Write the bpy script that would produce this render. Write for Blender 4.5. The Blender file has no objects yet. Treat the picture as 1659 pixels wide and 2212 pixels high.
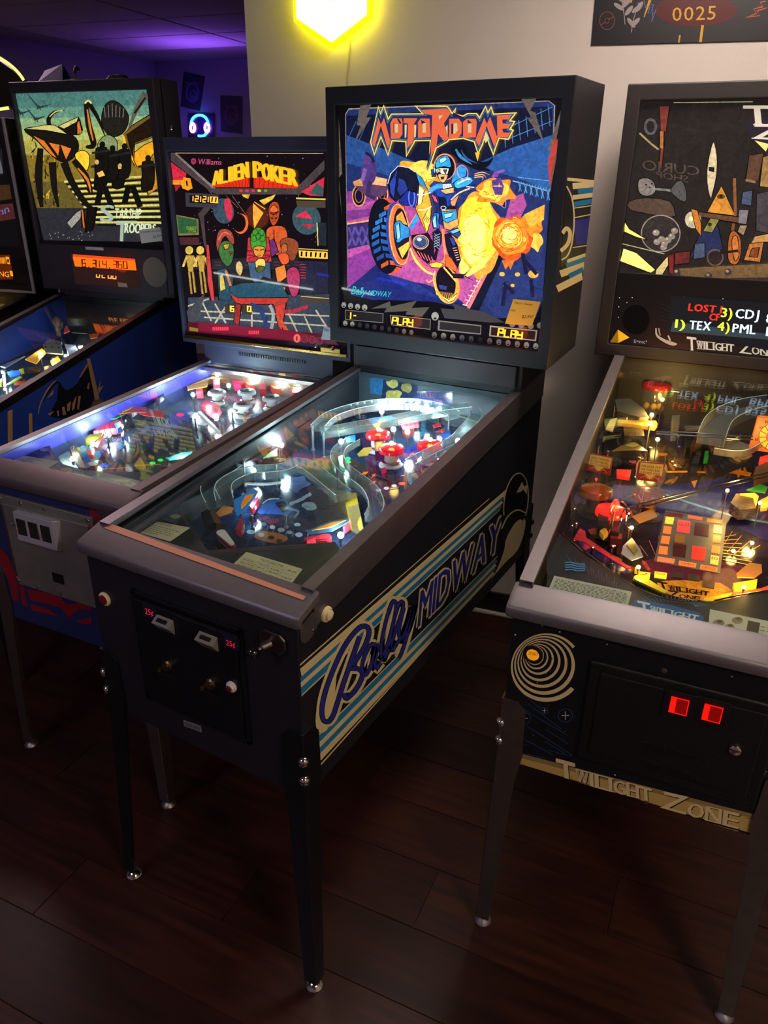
import bpy, bmesh, math, random
from mathutils import Vector, Matrix

random.seed(7)
scene = bpy.context.scene
COL = scene.collection

# ------------------------------------------------------------------ camera
FPX, IW, IH = 1623.48, 1659.0, 2212.0
CAM = Vector((1.0065, -0.9325, 1.7561))
YAW, PITCH, ROLL = 0.5246, -0.4294, 0.0103
_fw = Vector((-math.sin(YAW) * math.cos(PITCH), math.cos(YAW) * math.cos(PITCH), math.sin(PITCH)))
_r = _fw.cross(Vector((0, 0, 1))).normalized()
_u = _r.cross(_fw)
_c, _s = math.cos(ROLL), math.sin(ROLL)
RIGHT, UP = _c * _r + _s * _u, -_s * _r + _c * _u
cam_data = bpy.data.cameras.new('camera')
cam = bpy.data.objects.new('camera', cam_data)
COL.objects.link(cam)
cam_data.sensor_fit = 'HORIZONTAL'
cam_data.sensor_width = 36.0
cam_data.lens = FPX * 36.0 / IW
cam_data.clip_start = 0.02
m = Matrix.Identity(4)
for i in range(3):
    m[i][0], m[i][1], m[i][2], m[i][3] = RIGHT[i], UP[i], -_fw[i], CAM[i]
cam.matrix_world = m
scene.camera = cam

# ------------------------------------------------------------------ world, exposure
vs = scene.view_settings
vs.view_transform = 'Standard'
vs.look = 'None'
vs.exposure = 0.0
vs.gamma = 1.0
vs.use_curve_mapping = False
scene.cycles.use_denoising = True
scene.cycles.max_bounces = 5
scene.cycles.diffuse_bounces = 2
scene.cycles.glossy_bounces = 3
scene.cycles.transmission_bounces = 2
scene.cycles.use_light_tree = False
scene.cycles.use_adaptive_sampling = True
scene.cycles.adaptive_threshold = 0.05
scene.cycles.transparent_max_bounces = 10
scene.cycles.sample_clamp_indirect = 4.0
scene.cycles.caustics_reflective = False
scene.cycles.caustics_refractive = False
world = bpy.data.worlds.new('world')
scene.world = world
world.use_nodes = True
world.node_tree.nodes['Background'].inputs[0].default_value = (0.30, 0.22, 0.36, 1)
world.node_tree.nodes['Background'].inputs[1].default_value = 0.02


def lin(c):
    """sRGB hex string or 0-255 triple to linear rgb"""
    if isinstance(c, str):
        c = c.lstrip('#')
        c = [int(c[i:i + 2], 16) for i in (0, 2, 4)]
    return [((x / 255) / 12.92 if x / 255 <= 0.04045 else ((x / 255 + 0.055) / 1.055) ** 2.4) for x in c]


def area_light(name, loc, size, power, color, rot=(0, 0, 0), size_y=None):
    d = bpy.data.lights.new(name, 'AREA')
    d.energy = power
    d.color = lin(color)
    d.size = size
    if size_y:
        d.shape = 'RECTANGLE'
        d.size_y = size_y
    o = bpy.data.objects.new(name, d)
    COL.objects.link(o)
    o.location = loc
    o.rotation_euler = rot
    return o


def point_light(name, loc, power, color, radius=0.01, parent=None):
    d = bpy.data.lights.new(name, 'POINT')
    d.energy = power
    d.color = lin(color)
    d.shadow_soft_size = radius
    o = bpy.data.objects.new(name, d)
    COL.objects.link(o)
    o.location = loc
    if parent:
        o.parent = parent
    return o


# unseen ceiling lamps added to brighten wall and fronts; violet light in the far room
area_light('ceiling_fill_warm', (2.4, -1.0, 2.57), 0.6, 38.0, 'ffe6cf')
area_light('ceiling_fill_wall', (0.7, 1.05, 2.57), 0.5, 16.0, 'ffeadb')
area_light('ceiling_fill_violet', (-0.8, -1.9, 2.57), 1.0, 15.0, 'e0d0ff')
area_light('far_lamp_violet', (-3.5, 4.0, 2.25), 0.5, 5.0, '8a50ff', rot=(math.pi, 0, 0))
area_light('far_fill_dim', (-3.0, 1.6, 2.57), 0.8, 34.0, 'ffd0d8')  # unseen warm fill added for the far room

# ------------------------------------------------------------------ materials
MATS = {}


def mat(name, color='808080', rough=0.5, metal=0.0, emit=None, estr=0.0, spec=0.5, bump=0.0, bscale=200.0, vary=0.0, vscale=8.0, coat=0.0, alpha=None):
    if name in MATS:
        return MATS[name]
    mt = bpy.data.materials.new(name)
    mt.use_nodes = True
    nt = mt.node_tree
    b = nt.nodes['Principled BSDF']
    c = lin(color)
    b.inputs['Base Color'].default_value = (*c, 1)
    b.inputs['Roughness'].default_value = rough
    b.inputs['Metallic'].default_value = metal
    b.inputs['Specular IOR Level'].default_value = spec
    b.inputs['Coat Weight'].default_value = coat
    if emit is not None:
        b.inputs['Emission Color'].default_value = (*lin(emit), 1)
        b.inputs['Emission Strength'].default_value = estr
        if estr < 1.7 or estr > 8:
            mt.cycles.emission_sampling = 'NONE'
    if vary > 0 or bump > 0:
        tc = nt.nodes.new('ShaderNodeTexCoord')
    if vary > 0:
        n = nt.nodes.new('ShaderNodeTexNoise')
        n.inputs['Scale'].default_value = vscale
        n.inputs['Detail'].default_value = 6
        nt.links.new(tc.outputs['Object'], n.inputs['Vector'])
        r = nt.nodes.new('ShaderNodeValToRGB')
        r.color_ramp.elements[0].position = 0.3
        r.color_ramp.elements[1].position = 0.7
        r.color_ramp.elements[0].color = (*[x * (1 - vary) for x in c], 1)
        r.color_ramp.elements[1].color = (*[min(1, x * (1 + vary)) for x in c], 1)
        nt.links.new(n.outputs['Fac'], r.inputs['Fac'])
        nt.links.new(r.outputs['Color'], b.inputs['Base Color'])
    if bump > 0:
        n2 = nt.nodes.new('ShaderNodeTexNoise')
        n2.inputs['Scale'].default_value = bscale
        nt.links.new(tc.outputs['Object'], n2.inputs['Vector'])
        bp = nt.nodes.new('ShaderNodeBump')
        bp.inputs['Strength'].default_value = bump
        bp.inputs['Distance'].default_value = 0.002
        nt.links.new(n2.outputs['Fac'], bp.inputs['Height'])
        nt.links.new(bp.outputs['Normal'], b.inputs['Normal'])
    MATS[name] = mt
    return mt


def clear_mat(name, tint='ffffff', ior=1.45, rough=0.02, extra=0.0, milk=0.0):
    """thin clear sheet: Fresnel reflection over see-through"""
    if name in MATS:
        return MATS[name]
    mt = bpy.data.materials.new(name)
    mt.use_nodes = True
    nt = mt.node_tree
    nt.nodes.clear()
    out = nt.nodes.new('ShaderNodeOutputMaterial')
    mix = nt.nodes.new('ShaderNodeMixShader')
    tr = nt.nodes.new('ShaderNodeBsdfTransparent')
    gl = nt.nodes.new('ShaderNodeBsdfGlossy')
    fr = nt.nodes.new('ShaderNodeFresnel')
    # same reflectance from either face of the sheet
    ge = nt.nodes.new('ShaderNodeNewGeometry')
    io = nt.nodes.new('ShaderNodeMapRange')
    io.inputs['To Min'].default_value = ior
    io.inputs['To Max'].default_value = 1.0 / ior
    nt.links.new(ge.outputs['Backfacing'], io.inputs['Value'])
    nt.links.new(io.outputs[0], fr.inputs['IOR'])
    tr.inputs['Color'].default_value = (*lin(tint), 1)
    gl.inputs['Roughness'].default_value = rough
    gl.inputs['Color'].default_value = (0.9, 0.9, 0.9, 1)
    if extra:
        ad = nt.nodes.new('ShaderNodeMath')
        ad.operation = 'ADD'
        ad.use_clamp = True
        ad.inputs[1].default_value = extra
        nt.links.new(fr.outputs[0], ad.inputs[0])
        nt.links.new(ad.outputs[0], mix.inputs[0])
    else:
        nt.links.new(fr.outputs[0], mix.inputs[0])
    nt.links.new(tr.outputs[0], mix.inputs[1])
    nt.links.new(gl.outputs[0], mix.inputs[2])
    if milk:
        df = nt.nodes.new('ShaderNodeBsdfTranslucent')
        d2 = nt.nodes.new('ShaderNodeBsdfDiffuse')
        ash = nt.nodes.new('ShaderNodeAddShader')
        m2 = nt.nodes.new('ShaderNodeMixShader')
        m2.inputs[0].default_value = milk
        nt.links.new(df.outputs[0], ash.inputs[0])
        nt.links.new(d2.outputs[0], ash.inputs[1])
        nt.links.new(mix.outputs[0], m2.inputs[1])
        nt.links.new(ash.outputs[0], m2.inputs[2])
        nt.links.new(m2.outputs[0], out.inputs[0])
    else:
        nt.links.new(mix.outputs[0], out.inputs[0])
    MATS[name] = mt
    return mt


def print_mat(name='printed_ink', rough=0.35, k=1.0, paint=0.0, spec=0.4):
    """flat print: the colour attribute is the ink, its alpha says how strongly the panel is lit from behind"""
    if name in MATS:
        return MATS[name]
    mt = bpy.data.materials.new(name)
    mt.use_nodes = True
    nt = mt.node_tree
    b = nt.nodes['Principled BSDF']
    a = nt.nodes.new('ShaderNodeAttribute')
    a.attribute_name = 'ink'
    b.inputs['Roughness'].default_value = rough
    b.inputs['Specular IOR Level'].default_value = spec
    mm = nt.nodes.new('ShaderNodeMath')
    mm.operation = 'MULTIPLY'
    mm.inputs[1].default_value = k
    src = a.outputs['Color']
    if paint:
        # painterly mottling of the ink
        tc = nt.nodes.new('ShaderNodeTexCoord')
        n1 = nt.nodes.new('ShaderNodeTexNoise')
        n1.inputs['Scale'].default_value = 55
        n1.inputs['Detail'].default_value = 5
        n1.inputs['Distortion'].default_value = 1.6
        mr = nt.nodes.new('ShaderNodeMapRange')
        mr.inputs['From Min'].default_value = 0.3
        mr.inputs['From Max'].default_value = 0.7
        mr.inputs['To Min'].default_value = 1.0 - paint
        mr.inputs['To Max'].default_value = 1.0 + paint * 0.7
        mx = nt.nodes.new('ShaderNodeMix')
        mx.data_type = 'RGBA'
        mx.blend_type = 'MULTIPLY'
        mx.inputs[0].default_value = 1.0
        nt.links.new(tc.outputs['Object'], n1.inputs['Vector'])
        nt.links.new(n1.outputs['Fac'], mr.inputs['Value'])
        nt.links.new(a.outputs['Color'], mx.inputs[6])
        nt.links.new(mr.outputs[0], mx.inputs[7])
        src = mx.outputs[2]
    nt.links.new(src, b.inputs['Base Color'])
    nt.links.new(src, b.inputs['Emission Color'])
    nt.links.new(a.outputs['Alpha'], mm.inputs[0])
    nt.links.new(mm.outputs[0], b.inputs['Emission Strength'])
    mt.cycles.emission_sampling = 'NONE'
    MATS[name] = mt
    return mt


# ------------------------------------------------------------------ mesh helpers
class B:
    def __init__(s):
        s.v, s.f = [], []

    def add(s, vs_, fs):
        o = len(s.v)
        s.v += [tuple(p) for p in vs_]
        s.f += [tuple(i + o for i in f) for f in fs]
        return s

    def hexa(s, p):
        return s.add(p, [(3, 2, 1, 0), (4, 5, 6, 7), (0, 1, 5, 4), (1, 2, 6, 5), (2, 3, 7, 6), (3, 0, 4, 7)])

    def box(s, x0, y0, z0, x1, y1, z1):
        return s.hexa([(x0, y0, z0), (x1, y0, z0), (x1, y1, z0), (x0, y1, z0), (x0, y0, z1), (x1, y0, z1), (x1, y1, z1), (x0, y1, z1)])

    def prism(s, poly, vec):
        n = len(poly)
        vec = Vector(vec)
        a = [Vector(p) for p in poly]
        nrm = Vector((0, 0, 0))
        for i in range(n):
            nrm += a[i].cross(a[(i + 1) % n])
        if nrm.dot(vec) > 0:
            a.reverse()
        vv = a + [p + vec for p in a]
        fs = [tuple(range(n)), tuple(range(2 * n - 1, n - 1, -1))]
        fs += [(i, i + n, (i + 1) % n + n, (i + 1) % n) for i in range(n)]
        return s.add(vv, fs)

    def cyl(s, a, b, r0, r1=None, n=12, cap=True):
        r1 = r0 if r1 is None else r1
        a, b = Vector(a), Vector(b)
        d = (b - a).normalized()
        u = d.orthogonal().normalized()
        w = d.cross(u)
        vv = []
        for c, r in ((a, r0), (b, r1)):
            for i in range(n):
                t = 2 * math.pi * i / n
                vv.append(c + (u * math.cos(t) + w * math.sin(t)) * r)
        fs = [(i, (i + 1) % n, (i + 1) % n + n, i + n) for i in range(n)]
        if cap:
            fs += [tuple(range(n - 1, -1, -1)), tuple(range(n, 2 * n))]
        return s.add(vv, fs)

    def lathe(s, c, axis, prof, n=16):
        """prof: list of (radius, height along axis)"""
        c, d = Vector(c), Vector(axis).normalized()
        u = d.orthogonal().normalized()
        w = d.cross(u)
        vv, fs = [], []
        for r, hh in prof:
            for i in range(n):
                t = 2 * math.pi * i / n
                vv.append(c + d * hh + (u * math.cos(t) + w * math.sin(t)) * max(r, 1e-5))
        k = len(prof)
        for j in range(k - 1):
            for i in range(n):
                fs.append((j * n + i, j * n + (i + 1) % n, (j + 1) * n + (i + 1) % n, (j + 1) * n + i))
        fs.append(tuple(range(n - 1, -1, -1)))
        fs.append(tuple(range((k - 1) * n, k * n)))
        return s.add(vv, fs)

    def ball(s, c, r, n=12, squash=1.0, axis=(0, 0, 1)):
        k = max(4, n // 2)
        return s.lathe(c, axis, [(r * math.sin(math.pi * i / k), -r * squash * math.cos(math.pi * i / k)) for i in range(k + 1)], n)

    def tube(s, pts, r, n=6, closed=False):
        pts = [Vector(p) for p in pts]
        k = len(pts)
        vv, fs = [], []
        prev = None
        for i, p in enumerate(pts):
            if closed:
                t = pts[(i + 1) % k] - pts[i - 1]
            else:
                t = pts[min(i + 1, k - 1)] - pts[max(i - 1, 0)]
            t = t.normalized() if t.length > 1e-9 else Vector((0, 0, 1))
            u = t.orthogonal().normalized() if prev is None else (prev - t * prev.dot(t))
            u = u.normalized() if u.length > 1e-6 else t.orthogonal().normalized()
            prev = u
            w = t.cross(u)
            for j in range(n):
                q = 2 * math.pi * j / n
                vv.append(p + (u * math.cos(q) + w * math.sin(q)) * r)
        for i in range(k if closed else k - 1):
            a, b = i * n, ((i + 1) % k) * n
            fs += [(a + j, a + (j + 1) % n, b + (j + 1) % n, b + j) for j in range(n)]
        if not closed:
            fs += [tuple(range(n - 1, -1, -1)), tuple(range((k - 1) * n, k * n))]
        return s.add(vv, fs)


def link(name, me, parent=None):
    o = bpy.data.objects.new(name, me)
    COL.objects.link(o)
    if parent:
        o.parent = parent
    return o


def obj(name, b, material, parent=None, smooth=False, bevel=0.0, label=None, seg=2):
    me = bpy.data.meshes.new(name)
    me.from_pydata(b.v, [], b.f)
    me.update()
    me.materials.append(material)
    if smooth:
        me.polygons.foreach_set('use_smooth', [True] * len(me.polygons))
        me.set_sharp_from_angle(angle=math.radians(40))
    o = link(name, me, parent)
    if bevel:
        md = o.modifiers.new('bevel', 'BEVEL')
        md.width = bevel
        md.segments = seg
        md.limit_method = 'ANGLE'
    if label:
        o['label'] = label
    return o


def tag(o, label, cat=None, group=None, kind=None):
    o['label'] = label
    if cat:
        o['category'] = cat
    if group:
        o['group'] = group
    if kind:
        o['kind'] = kind
    return o


def catmull(pts, n=6, closed=False):
    k = len(pts)
    out = []
    rng = range(k if closed else k - 1)
    for i in rng:
        p0 = pts[i - 1] if (closed or i > 0) else pts[i]
        p1, p2 = pts[i], pts[(i + 1) % k]
        p3 = pts[(i + 2) % k] if (closed or i + 2 < k) else p2
        for j in range(n):
            t = j / n
            out.append(tuple(0.5 * (2 * p1[a] + (p2[a] - p0[a]) * t + (2 * p0[a] - 5 * p1[a] + 4 * p2[a] - p3[a]) * t * t + (3 * p1[a] - p0[a] - 3 * p2[a] + p3[a]) * t ** 3) for a in range(len(p1))))
    if not closed:
        out.append(tuple(pts[-1]))
    return out


# ------------------------------------------------------------------ letters (built-in font outlines as polygons)
GLYPH = {}


def make_glyphs():
    chars = [chr(i) for i in range(33, 127)] + ['\u00a2', '\u00b2']
    obs = []
    for ch in chars:
        cu = bpy.data.curves.new('g', 'FONT')
        cu.body = ch
        cu.resolution_u = 2
        o = bpy.data.objects.new('g', cu)
        COL.objects.link(o)
        obs.append((ch, o, cu))
    dg = bpy.context.evaluated_depsgraph_get()
    for ch, o, cu in obs:
        me = bpy.data.meshes.new_from_object(o.evaluated_get(dg))
        vv = [(v.co.x, v.co.y) for v in me.vertices]
        ff = [tuple(p.vertices) for p in me.polygons]
        if vv:
            x0 = min(v[0] for v in vv)
            x1 = max(v[0] for v in vv)
            GLYPH[ch] = ([(v[0] - x0, v[1]) for v in vv], ff, x1 - x0)
        bpy.data.meshes.remove(me)
    for ch, o, cu in obs:
        bpy.data.objects.remove(o)
        bpy.data.curves.remove(cu)


make_glyphs()

# segment / stroke letters on a 0..1 by 0..1 cell
STROKE = {
    '0': [[(0, 0), (1, 0), (1, 1), (0, 1), (0, 0)]], '1': [[(.5, 0), (.5, 1)]], '2': [[(0, 1), (1, 1), (1, .5), (0, .5), (0, 0), (1, 0)]],
    '3': [[(0, 1), (1, 1), (1, 0), (0, 0)], [(0, .5), (1, .5)]], '4': [[(0, 1), (0, .5), (1, .5)], [(1, 1), (1, 0)]],
    '5': [[(1, 1), (0, 1), (0, .5), (1, .5), (1, 0), (0, 0)]], '6': [[(1, 1), (0, 1), (0, 0), (1, 0), (1, .5), (0, .5)]],
    '7': [[(0, 1), (1, 1), (1, 0)]], '8': [[(0, 0), (1, 0), (1, 1), (0, 1), (0, 0)], [(0, .5), (1, .5)]],
    '9': [[(1, 0), (1, 1), (0, 1), (0, .5), (1, .5)]], '-': [[(0, .5), (1, .5)]], ',': [[(.5, .1), (.3, -.15)]], '.': [[(.5, .05), (.5, 0)]],
    'P': [[(0, 0), (0, 1), (1, 1), (1, .5), (0, .5)]], 'L': [[(0, 1), (0, 0), (1, 0)]], 'A': [[(0, 0), (0, 1), (1, 1), (1, 0)], [(0, .5), (1, .5)]],
    'Y': [[(0, 1), (0, .5), (1, .5)], [(1, 1), (1, 0), (0, 0)]], 'n': [[(0, 0), (0, .9), (1, .9), (1, 0)]], 'u': [[(0, 1), (0, 0), (1, 0), (1, 1)]],
}


class Art:
    """flat print on a plane of a machine (or the world): shapes are given in pixels of a crop of the photograph"""

    def __init__(s, to_local, normal, crop=(0, 0, 1.0), eps=0.00012, lift=0.0004):
        s.to_local, s.n = to_local, Vector(normal).normalized()
        s.ox, s.oy, s.sc = crop
        s.eps, s.lift = eps, lift
        s.outline = None
        s.shapes = []          # (layer, faces of px points, colour, em, bbox)

    def crop(s, ox, oy, sc):
        s.ox, s.oy, s.sc = ox, oy, sc
        return s

    def _px(s, p):
        return (s.ox + p[0] / s.sc, s.oy + p[1] / s.sc)

    def faces(s, col, faces, em=1.0):
        ff = [[s._px(p) for p in f] for f in faces]
        xs = [p[0] for f in ff for p in f]
        ys = [p[1] for f in ff for p in f]
        bb = (min(xs), min(ys), max(xs), max(ys))
        lay = 0
        for sh in s.shapes:
            q = sh[4]
            if sh[0] >= lay and not (bb[0] > q[2] or bb[2] < q[0] or bb[1] > q[3] or bb[3] < q[1]):
                lay = sh[0] + 1
        s.shapes.append((lay, ff, lin(col), em, bb))
        return s

    def poly(s, col, pts, em=1.0, smooth=0):
        if smooth:
            pts = catmull(pts, smooth, True)
        s.faces(col, [pts], em)
        if s.outline:
            s.line(s.outline[0], list(pts), s.outline[1], s.outline[2], closed=True)
        return s

    def disc(s, col, c, rx, ry=None, em=1.0, n=20, rot=0.0):
        ry = rx if ry is None else ry
        cr, sr_ = math.cos(rot), math.sin(rot)
        return s.faces(col, [[(c[0] + rx * math.cos(t) * cr - ry * math.sin(t) * sr_, c[1] + rx * math.cos(t) * sr_ + ry * math.sin(t) * cr) for t in [2 * math.pi * i / n for i in range(n)]]], em)

    def ring(s, col, c, rx, ry, w, em=1.0, n=28, rot=0.0, a0=0.0, a1=2 * math.pi):
        cr, sr_ = math.cos(rot), math.sin(rot)
        f = []
        e = lambda t, k: (c[0] + (rx + k) * math.cos(t) * cr - (ry + k) * math.sin(t) * sr_, c[1] + (rx + k) * math.cos(t) * sr_ + (ry + k) * math.sin(t) * cr)
        for i in range(n):
            t0, t1 = a0 + (a1 - a0) * i / n, a0 + (a1 - a0) * (i + 1) / n
            f.append([e(t0, 0), e(t1, 0), e(t1, -w), e(t0, -w)])
        return s.faces(col, f, em)

    def line(s, col, pts, w, em=1.0, smooth=0, w1=None, closed=False):
        """ribbon along a polyline; w..w1 tapering width, or a list of widths"""
        if isinstance(w, (list, tuple)):
            pts = [(p[0], p[1], ww) for p, ww in zip(pts, w)]
        else:
            k = len(pts)
            w1 = w if w1 is None else w1
            pts = [(p[0], p[1], w + (w1 - w) * i / max(1, k - 1)) for i, p in enumerate(pts)]
        if smooth:
            pts = catmull(pts, smooth, closed)
        if closed:
            pts = pts + [pts[0]]
        k = len(pts)
        L, R = [], []
        for i in range(k):
            a, b = pts[max(i - 1, 0)], pts[min(i + 1, k - 1)]
            if closed and i in (0, k - 1):
                a, b = pts[k - 2], pts[1]
            dx, dy = b[0] - a[0], b[1] - a[1]
            d = math.hypot(dx, dy) or 1.0
            # mitre
            sc = 1.0
            if 0 < i < k - 1:
                e1 = (pts[i][0] - pts[i - 1][0], pts[i][1] - pts[i - 1][1])
                l1 = math.hypot(*e1) or 1.0
                cosv = abs((e1[0] * dx + e1[1] * dy) / (l1 * d))
                sc = min(2.0, 1.0 / max(cosv, 0.4))
            hw = pts[i][2] * 0.5 * sc
            nx, ny = -dy / d * hw, dx / d * hw
            L.append((pts[i][0] + nx, pts[i][1] + ny))
            R.append((pts[i][0] - nx, pts[i][1] - ny))
        return s.faces(col, [[L[i], L[i + 1], R[i + 1], R[i]] for i in range(k - 1)], em)

    def text(s, col, txt, quad, em=1.0, gap=0.09, space=0.32, grow=0.0):
        """letters of the built-in font stretched into quad = (bottom left, bottom right, top right, top left)"""
        x = 0.0
        parts = []
        for ch in txt:
            if ch == ' ' or ch not in GLYPH:
                x += space
                continue
            g = GLYPH[ch]
            parts.append((x, g))
            x += g[2] + gap
        tot = max(x - gap, 1e-3)
        H = 0.72
        bl, br, tr, tl = quad

        def mp(u, v):
            u, v = u / tot, v / H
            return tuple((bl[a] * (1 - u) + br[a] * u) * (1 - v) + (tl[a] * (1 - u) + tr[a] * u) * v for a in (0, 1))
        faces = []
        for x0, (vv, ff, w) in parts:
            for f in ff:
                faces.append([mp(x0 + vv[i][0], vv[i][1]) for i in f])
        if faces:
            s.faces(col, faces, em)
        return s

    def strokes(s, col, txt, quad, w, em=1.0, gap=0.55):
        bl, br, tr, tl = quad
        n = len(txt)
        tot = n + gap * (n - 1)

        def mp(u, v):
            u = u / tot
            return tuple((bl[a] * (1 - u) + br[a] * u) * (1 - v) + (tl[a] * (1 - u) + tr[a] * u) * v for a in (0, 1))
        for i, ch in enumerate(txt):
            for st in STROKE.get(ch, []):
                s.line(col, [mp(i * (1 + gap) + p[0], p[1]) for p in st], w, em)
        return s

    def build_each(s, name, parent, material):
        """one object for every separate mark of the print (marks that touch stay together)"""
        todo = list(s.shapes)
        while todo:
            grp = [todo.pop(0)]
            grew = True
            while grew:
                grew = False
                for sh in list(todo):
                    if any(not (sh[4][0] > q[4][2] + 1 or sh[4][2] < q[4][0] - 1 or sh[4][1] > q[4][3] + 1 or sh[4][3] < q[4][1] - 1) for q in grp):
                        grp.append(sh)
                        todo.remove(sh)
                        grew = True
            a = Art(s.to_local, s.n, (0, 0, 1), s.eps, s.lift)
            a.shapes = grp
            a.build(name, parent, material)

    def build(s, name, parent, material, label=None):
        vv, ff, cc = [], [], []
        for lay, faces, col, em, bb in s.shapes:
            off = s.n * (s.lift + lay * s.eps)
            for f in faces:
                q = [s.to_local(p) + off for p in f]
                # orient
                nn = Vector((0, 0, 0))
                for i in range(len(q)):
                    nn += (q[i] - q[0]).cross(q[(i + 1) % len(q)] - q[0])
                if nn.dot(s.n) < 0:
                    q.reverse()
                b = len(vv)
                vv += [tuple(p) for p in q]
                ff.append(tuple(range(b, b + len(q))))
                cc += [(*col, em)] * len(q)
        me = bpy.data.meshes.new(name)
        me.from_pydata(vv, [], ff)
        at = me.color_attributes.new('ink', 'FLOAT_COLOR', 'POINT')
        at.data.foreach_set('color', [x for c in cc for x in c])
        me.materials.append(material)
        o = link(name, me, parent)
        if label:
            o['label'] = label
        return o


# ------------------------------------------------------------------ measured frames: photograph pixel -> point on a real plane
class Frame:
    """a thing's own frame on the floor: origin, heading"""

    def __init__(s, x, y, yaw):
        s.M = Matrix.Translation((x, y, 0)) @ Matrix.Rotation(yaw, 4, 'Z')
        s.I = s.M.inverted()
        s.cam = s.I @ CAM

    def ray(s, px):
        d = RIGHT * ((px[0] - IW / 2) / FPX) + UP * (-(px[1] - IH / 2) / FPX) + _fw
        return s.I.to_3x3() @ d

    def hit(s, px, pt, n):
        d, n = s.ray(px), Vector(n)
        return s.cam + d * ((Vector(pt) - s.cam).dot(n) / d.dot(n))


WORLD = Frame(0, 0, 0)
INK = print_mat('printed_ink', rough=0.35)
INKG = print_mat('printed_ink_gloss', rough=0.12)
INKP = print_mat('painted_artwork', rough=0.12, k=1.25, paint=0.38)
# ================================================================== the room
WA = 0.176                                   # heading of the near wall
WD = Vector((math.cos(WA), math.sin(WA), 0))
WN = Vector((math.sin(WA), -math.cos(WA), 0))    # towards the room
WC = Vector((-1.02, 1.546, 0))               # free end of the near wall
CEIL = 2.6


def wood_mat():
    mt = bpy.data.materials.new('dark_wood_laminate')
    mt.use_nodes = True
    nt = mt.node_tree
    b = nt.nodes['Principled BSDF']
    tc = nt.nodes.new('ShaderNodeTexCoord')
    mp = nt.nodes.new('ShaderNodeMapping')
    mp.inputs['Scale'].default_value = (1.4, 16, 16)
    n = nt.nodes.new('ShaderNodeTexNoise')
    n.inputs['Scale'].default_value = 3.0
    n.inputs['Detail'].default_value = 8
    oi = nt.nodes.new('ShaderNodeObjectInfo')
    va = nt.nodes.new('ShaderNodeVectorMath')
    va.operation = 'ADD'
    sc = nt.nodes.new('ShaderNodeMath')
    sc.operation = 'MULTIPLY'
    sc.inputs[1].default_value = 40.0
    r = nt.nodes.new('ShaderNodeValToRGB')
    r.color_ramp.elements[0].position = 0.32
    r.color_ramp.elements[0].color = (*lin('26120d'), 1)
    r.color_ramp.elements[1].position = 0.72
    r.color_ramp.elements[1].color = (*lin('432218'), 1)
    mx = nt.nodes.new('ShaderNodeMix')
    mx.data_type = 'RGBA'
    mx.blend_type = 'MULTIPLY'
    mx.inputs[0].default_value = 1.0
    rr = nt.nodes.new('ShaderNodeMapRange')
    rr.inputs['To Min'].default_value = 0.6
    rr.inputs['To Max'].default_value = 1.25
    nt.links.new(oi.outputs['Random'], sc.inputs[0])
    nt.links.new(tc.outputs['Object'], va.inputs[0])
    nt.links.new(sc.outputs[0], va.inputs[1])
    nt.links.new(va.outputs[0], mp.inputs['Vector'])
    nt.links.new(mp.outputs[0], n.inputs['Vector'])
    nt.links.new(n.outputs['Fac'], r.inputs['Fac'])
    nt.links.new(oi.outputs['Random'], rr.inputs['Value'])
    nt.links.new(r.outputs['Color'], mx.inputs[6])
    nt.links.new(rr.outputs[0], mx.inputs[7])
    nt.links.new(mx.outputs[2], b.inputs['Base Color'])
    b.inputs['Roughness'].default_value = 0.36
    return mt


WOOD = wood_mat()
wall_paint = mat('wall_paint', 'ddd4cd', 0.7, bump=0.15, bscale=350)
dark_paint = mat('far_wall_paint', '8f8796', 0.8, bump=0.1, bscale=200)
ceil_mat = mat('ceiling_tile_board', 'b9b2ac', 0.9, bump=0.3, bscale=120)
black_vinyl = mat('black_vinyl', '17161a', 0.45)
white_trim = mat('white_trim_paint', 'cfc6b8', 0.5)


def struct(name, b, mt, label, bevel=0.0):
    o = obj(name, b, mt, bevel=bevel)
    o['kind'] = 'structure'
    o['label'] = label
    return o


flo = struct('floor', B().box(-6, -3.4, -0.05, 3.6, 6.5, -0.003), WOOD, 'dark reddish brown wood laminate floor')
# planks, each a board of its own where the photograph shows the floor
PW, PL_ = 0.19, 1.22
pme = bpy.data.meshes.new('plank')
_b = B().hexa([(0, 0, -0.004), (PL_ - .0015, 0, -0.004), (PL_ - .0015, PW - .0015, -0.004), (0, PW - .0015, -0.004),
               (.001, .001, 0), (PL_ - .0025, .001, 0), (PL_ - .0025, PW - .0025, 0), (.001, PW - .0025, 0)])
pme.from_pydata(_b.v, [], _b.f)
pme.materials.append(WOOD)
ROTP = Matrix.Rotation(0.10, 4, 'Z')
for j in range(-6, 11):
    for i in range(-4, 4):
        x = i * PL_ + ((j * 0.37) % 1.0) * PL_
        y = j * PW
        p = ROTP @ Vector((x, y, 0))
        if p.x < -3.4 or p.x > 2.4 or p.y < -1.0 or p.y > 1.9:
            continue
        o = link('plank', pme, flo)
        o.matrix_local = Matrix.Translation(p) @ ROTP

# near wall (thick, with a free end) and its skirting
a, b_ = WC, WC + WD * 4.6
back = -WN * 0.14
wall_b = struct('wall_back', B().prism([a, b_, b_ + back, a + back], (0, 0, CEIL)), wall_paint, 'pale grey painted wall behind the machines')
wf = WN * 0.014
struct('baseboard_back', B().prism([a, b_, b_ + wf, a + wf], (0, 0, 0.104)), black_vinyl, 'black vinyl skirting along the pale wall', bevel=0.003)
wf2 = WN * 0.034
struct('trim_1', B().prism([a + wf, b_ + wf, b_ + wf2, a + wf2], (0, 0, 0.018)), white_trim, 'thin cream quarter round at the foot of the skirting', bevel=0.006)

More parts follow.
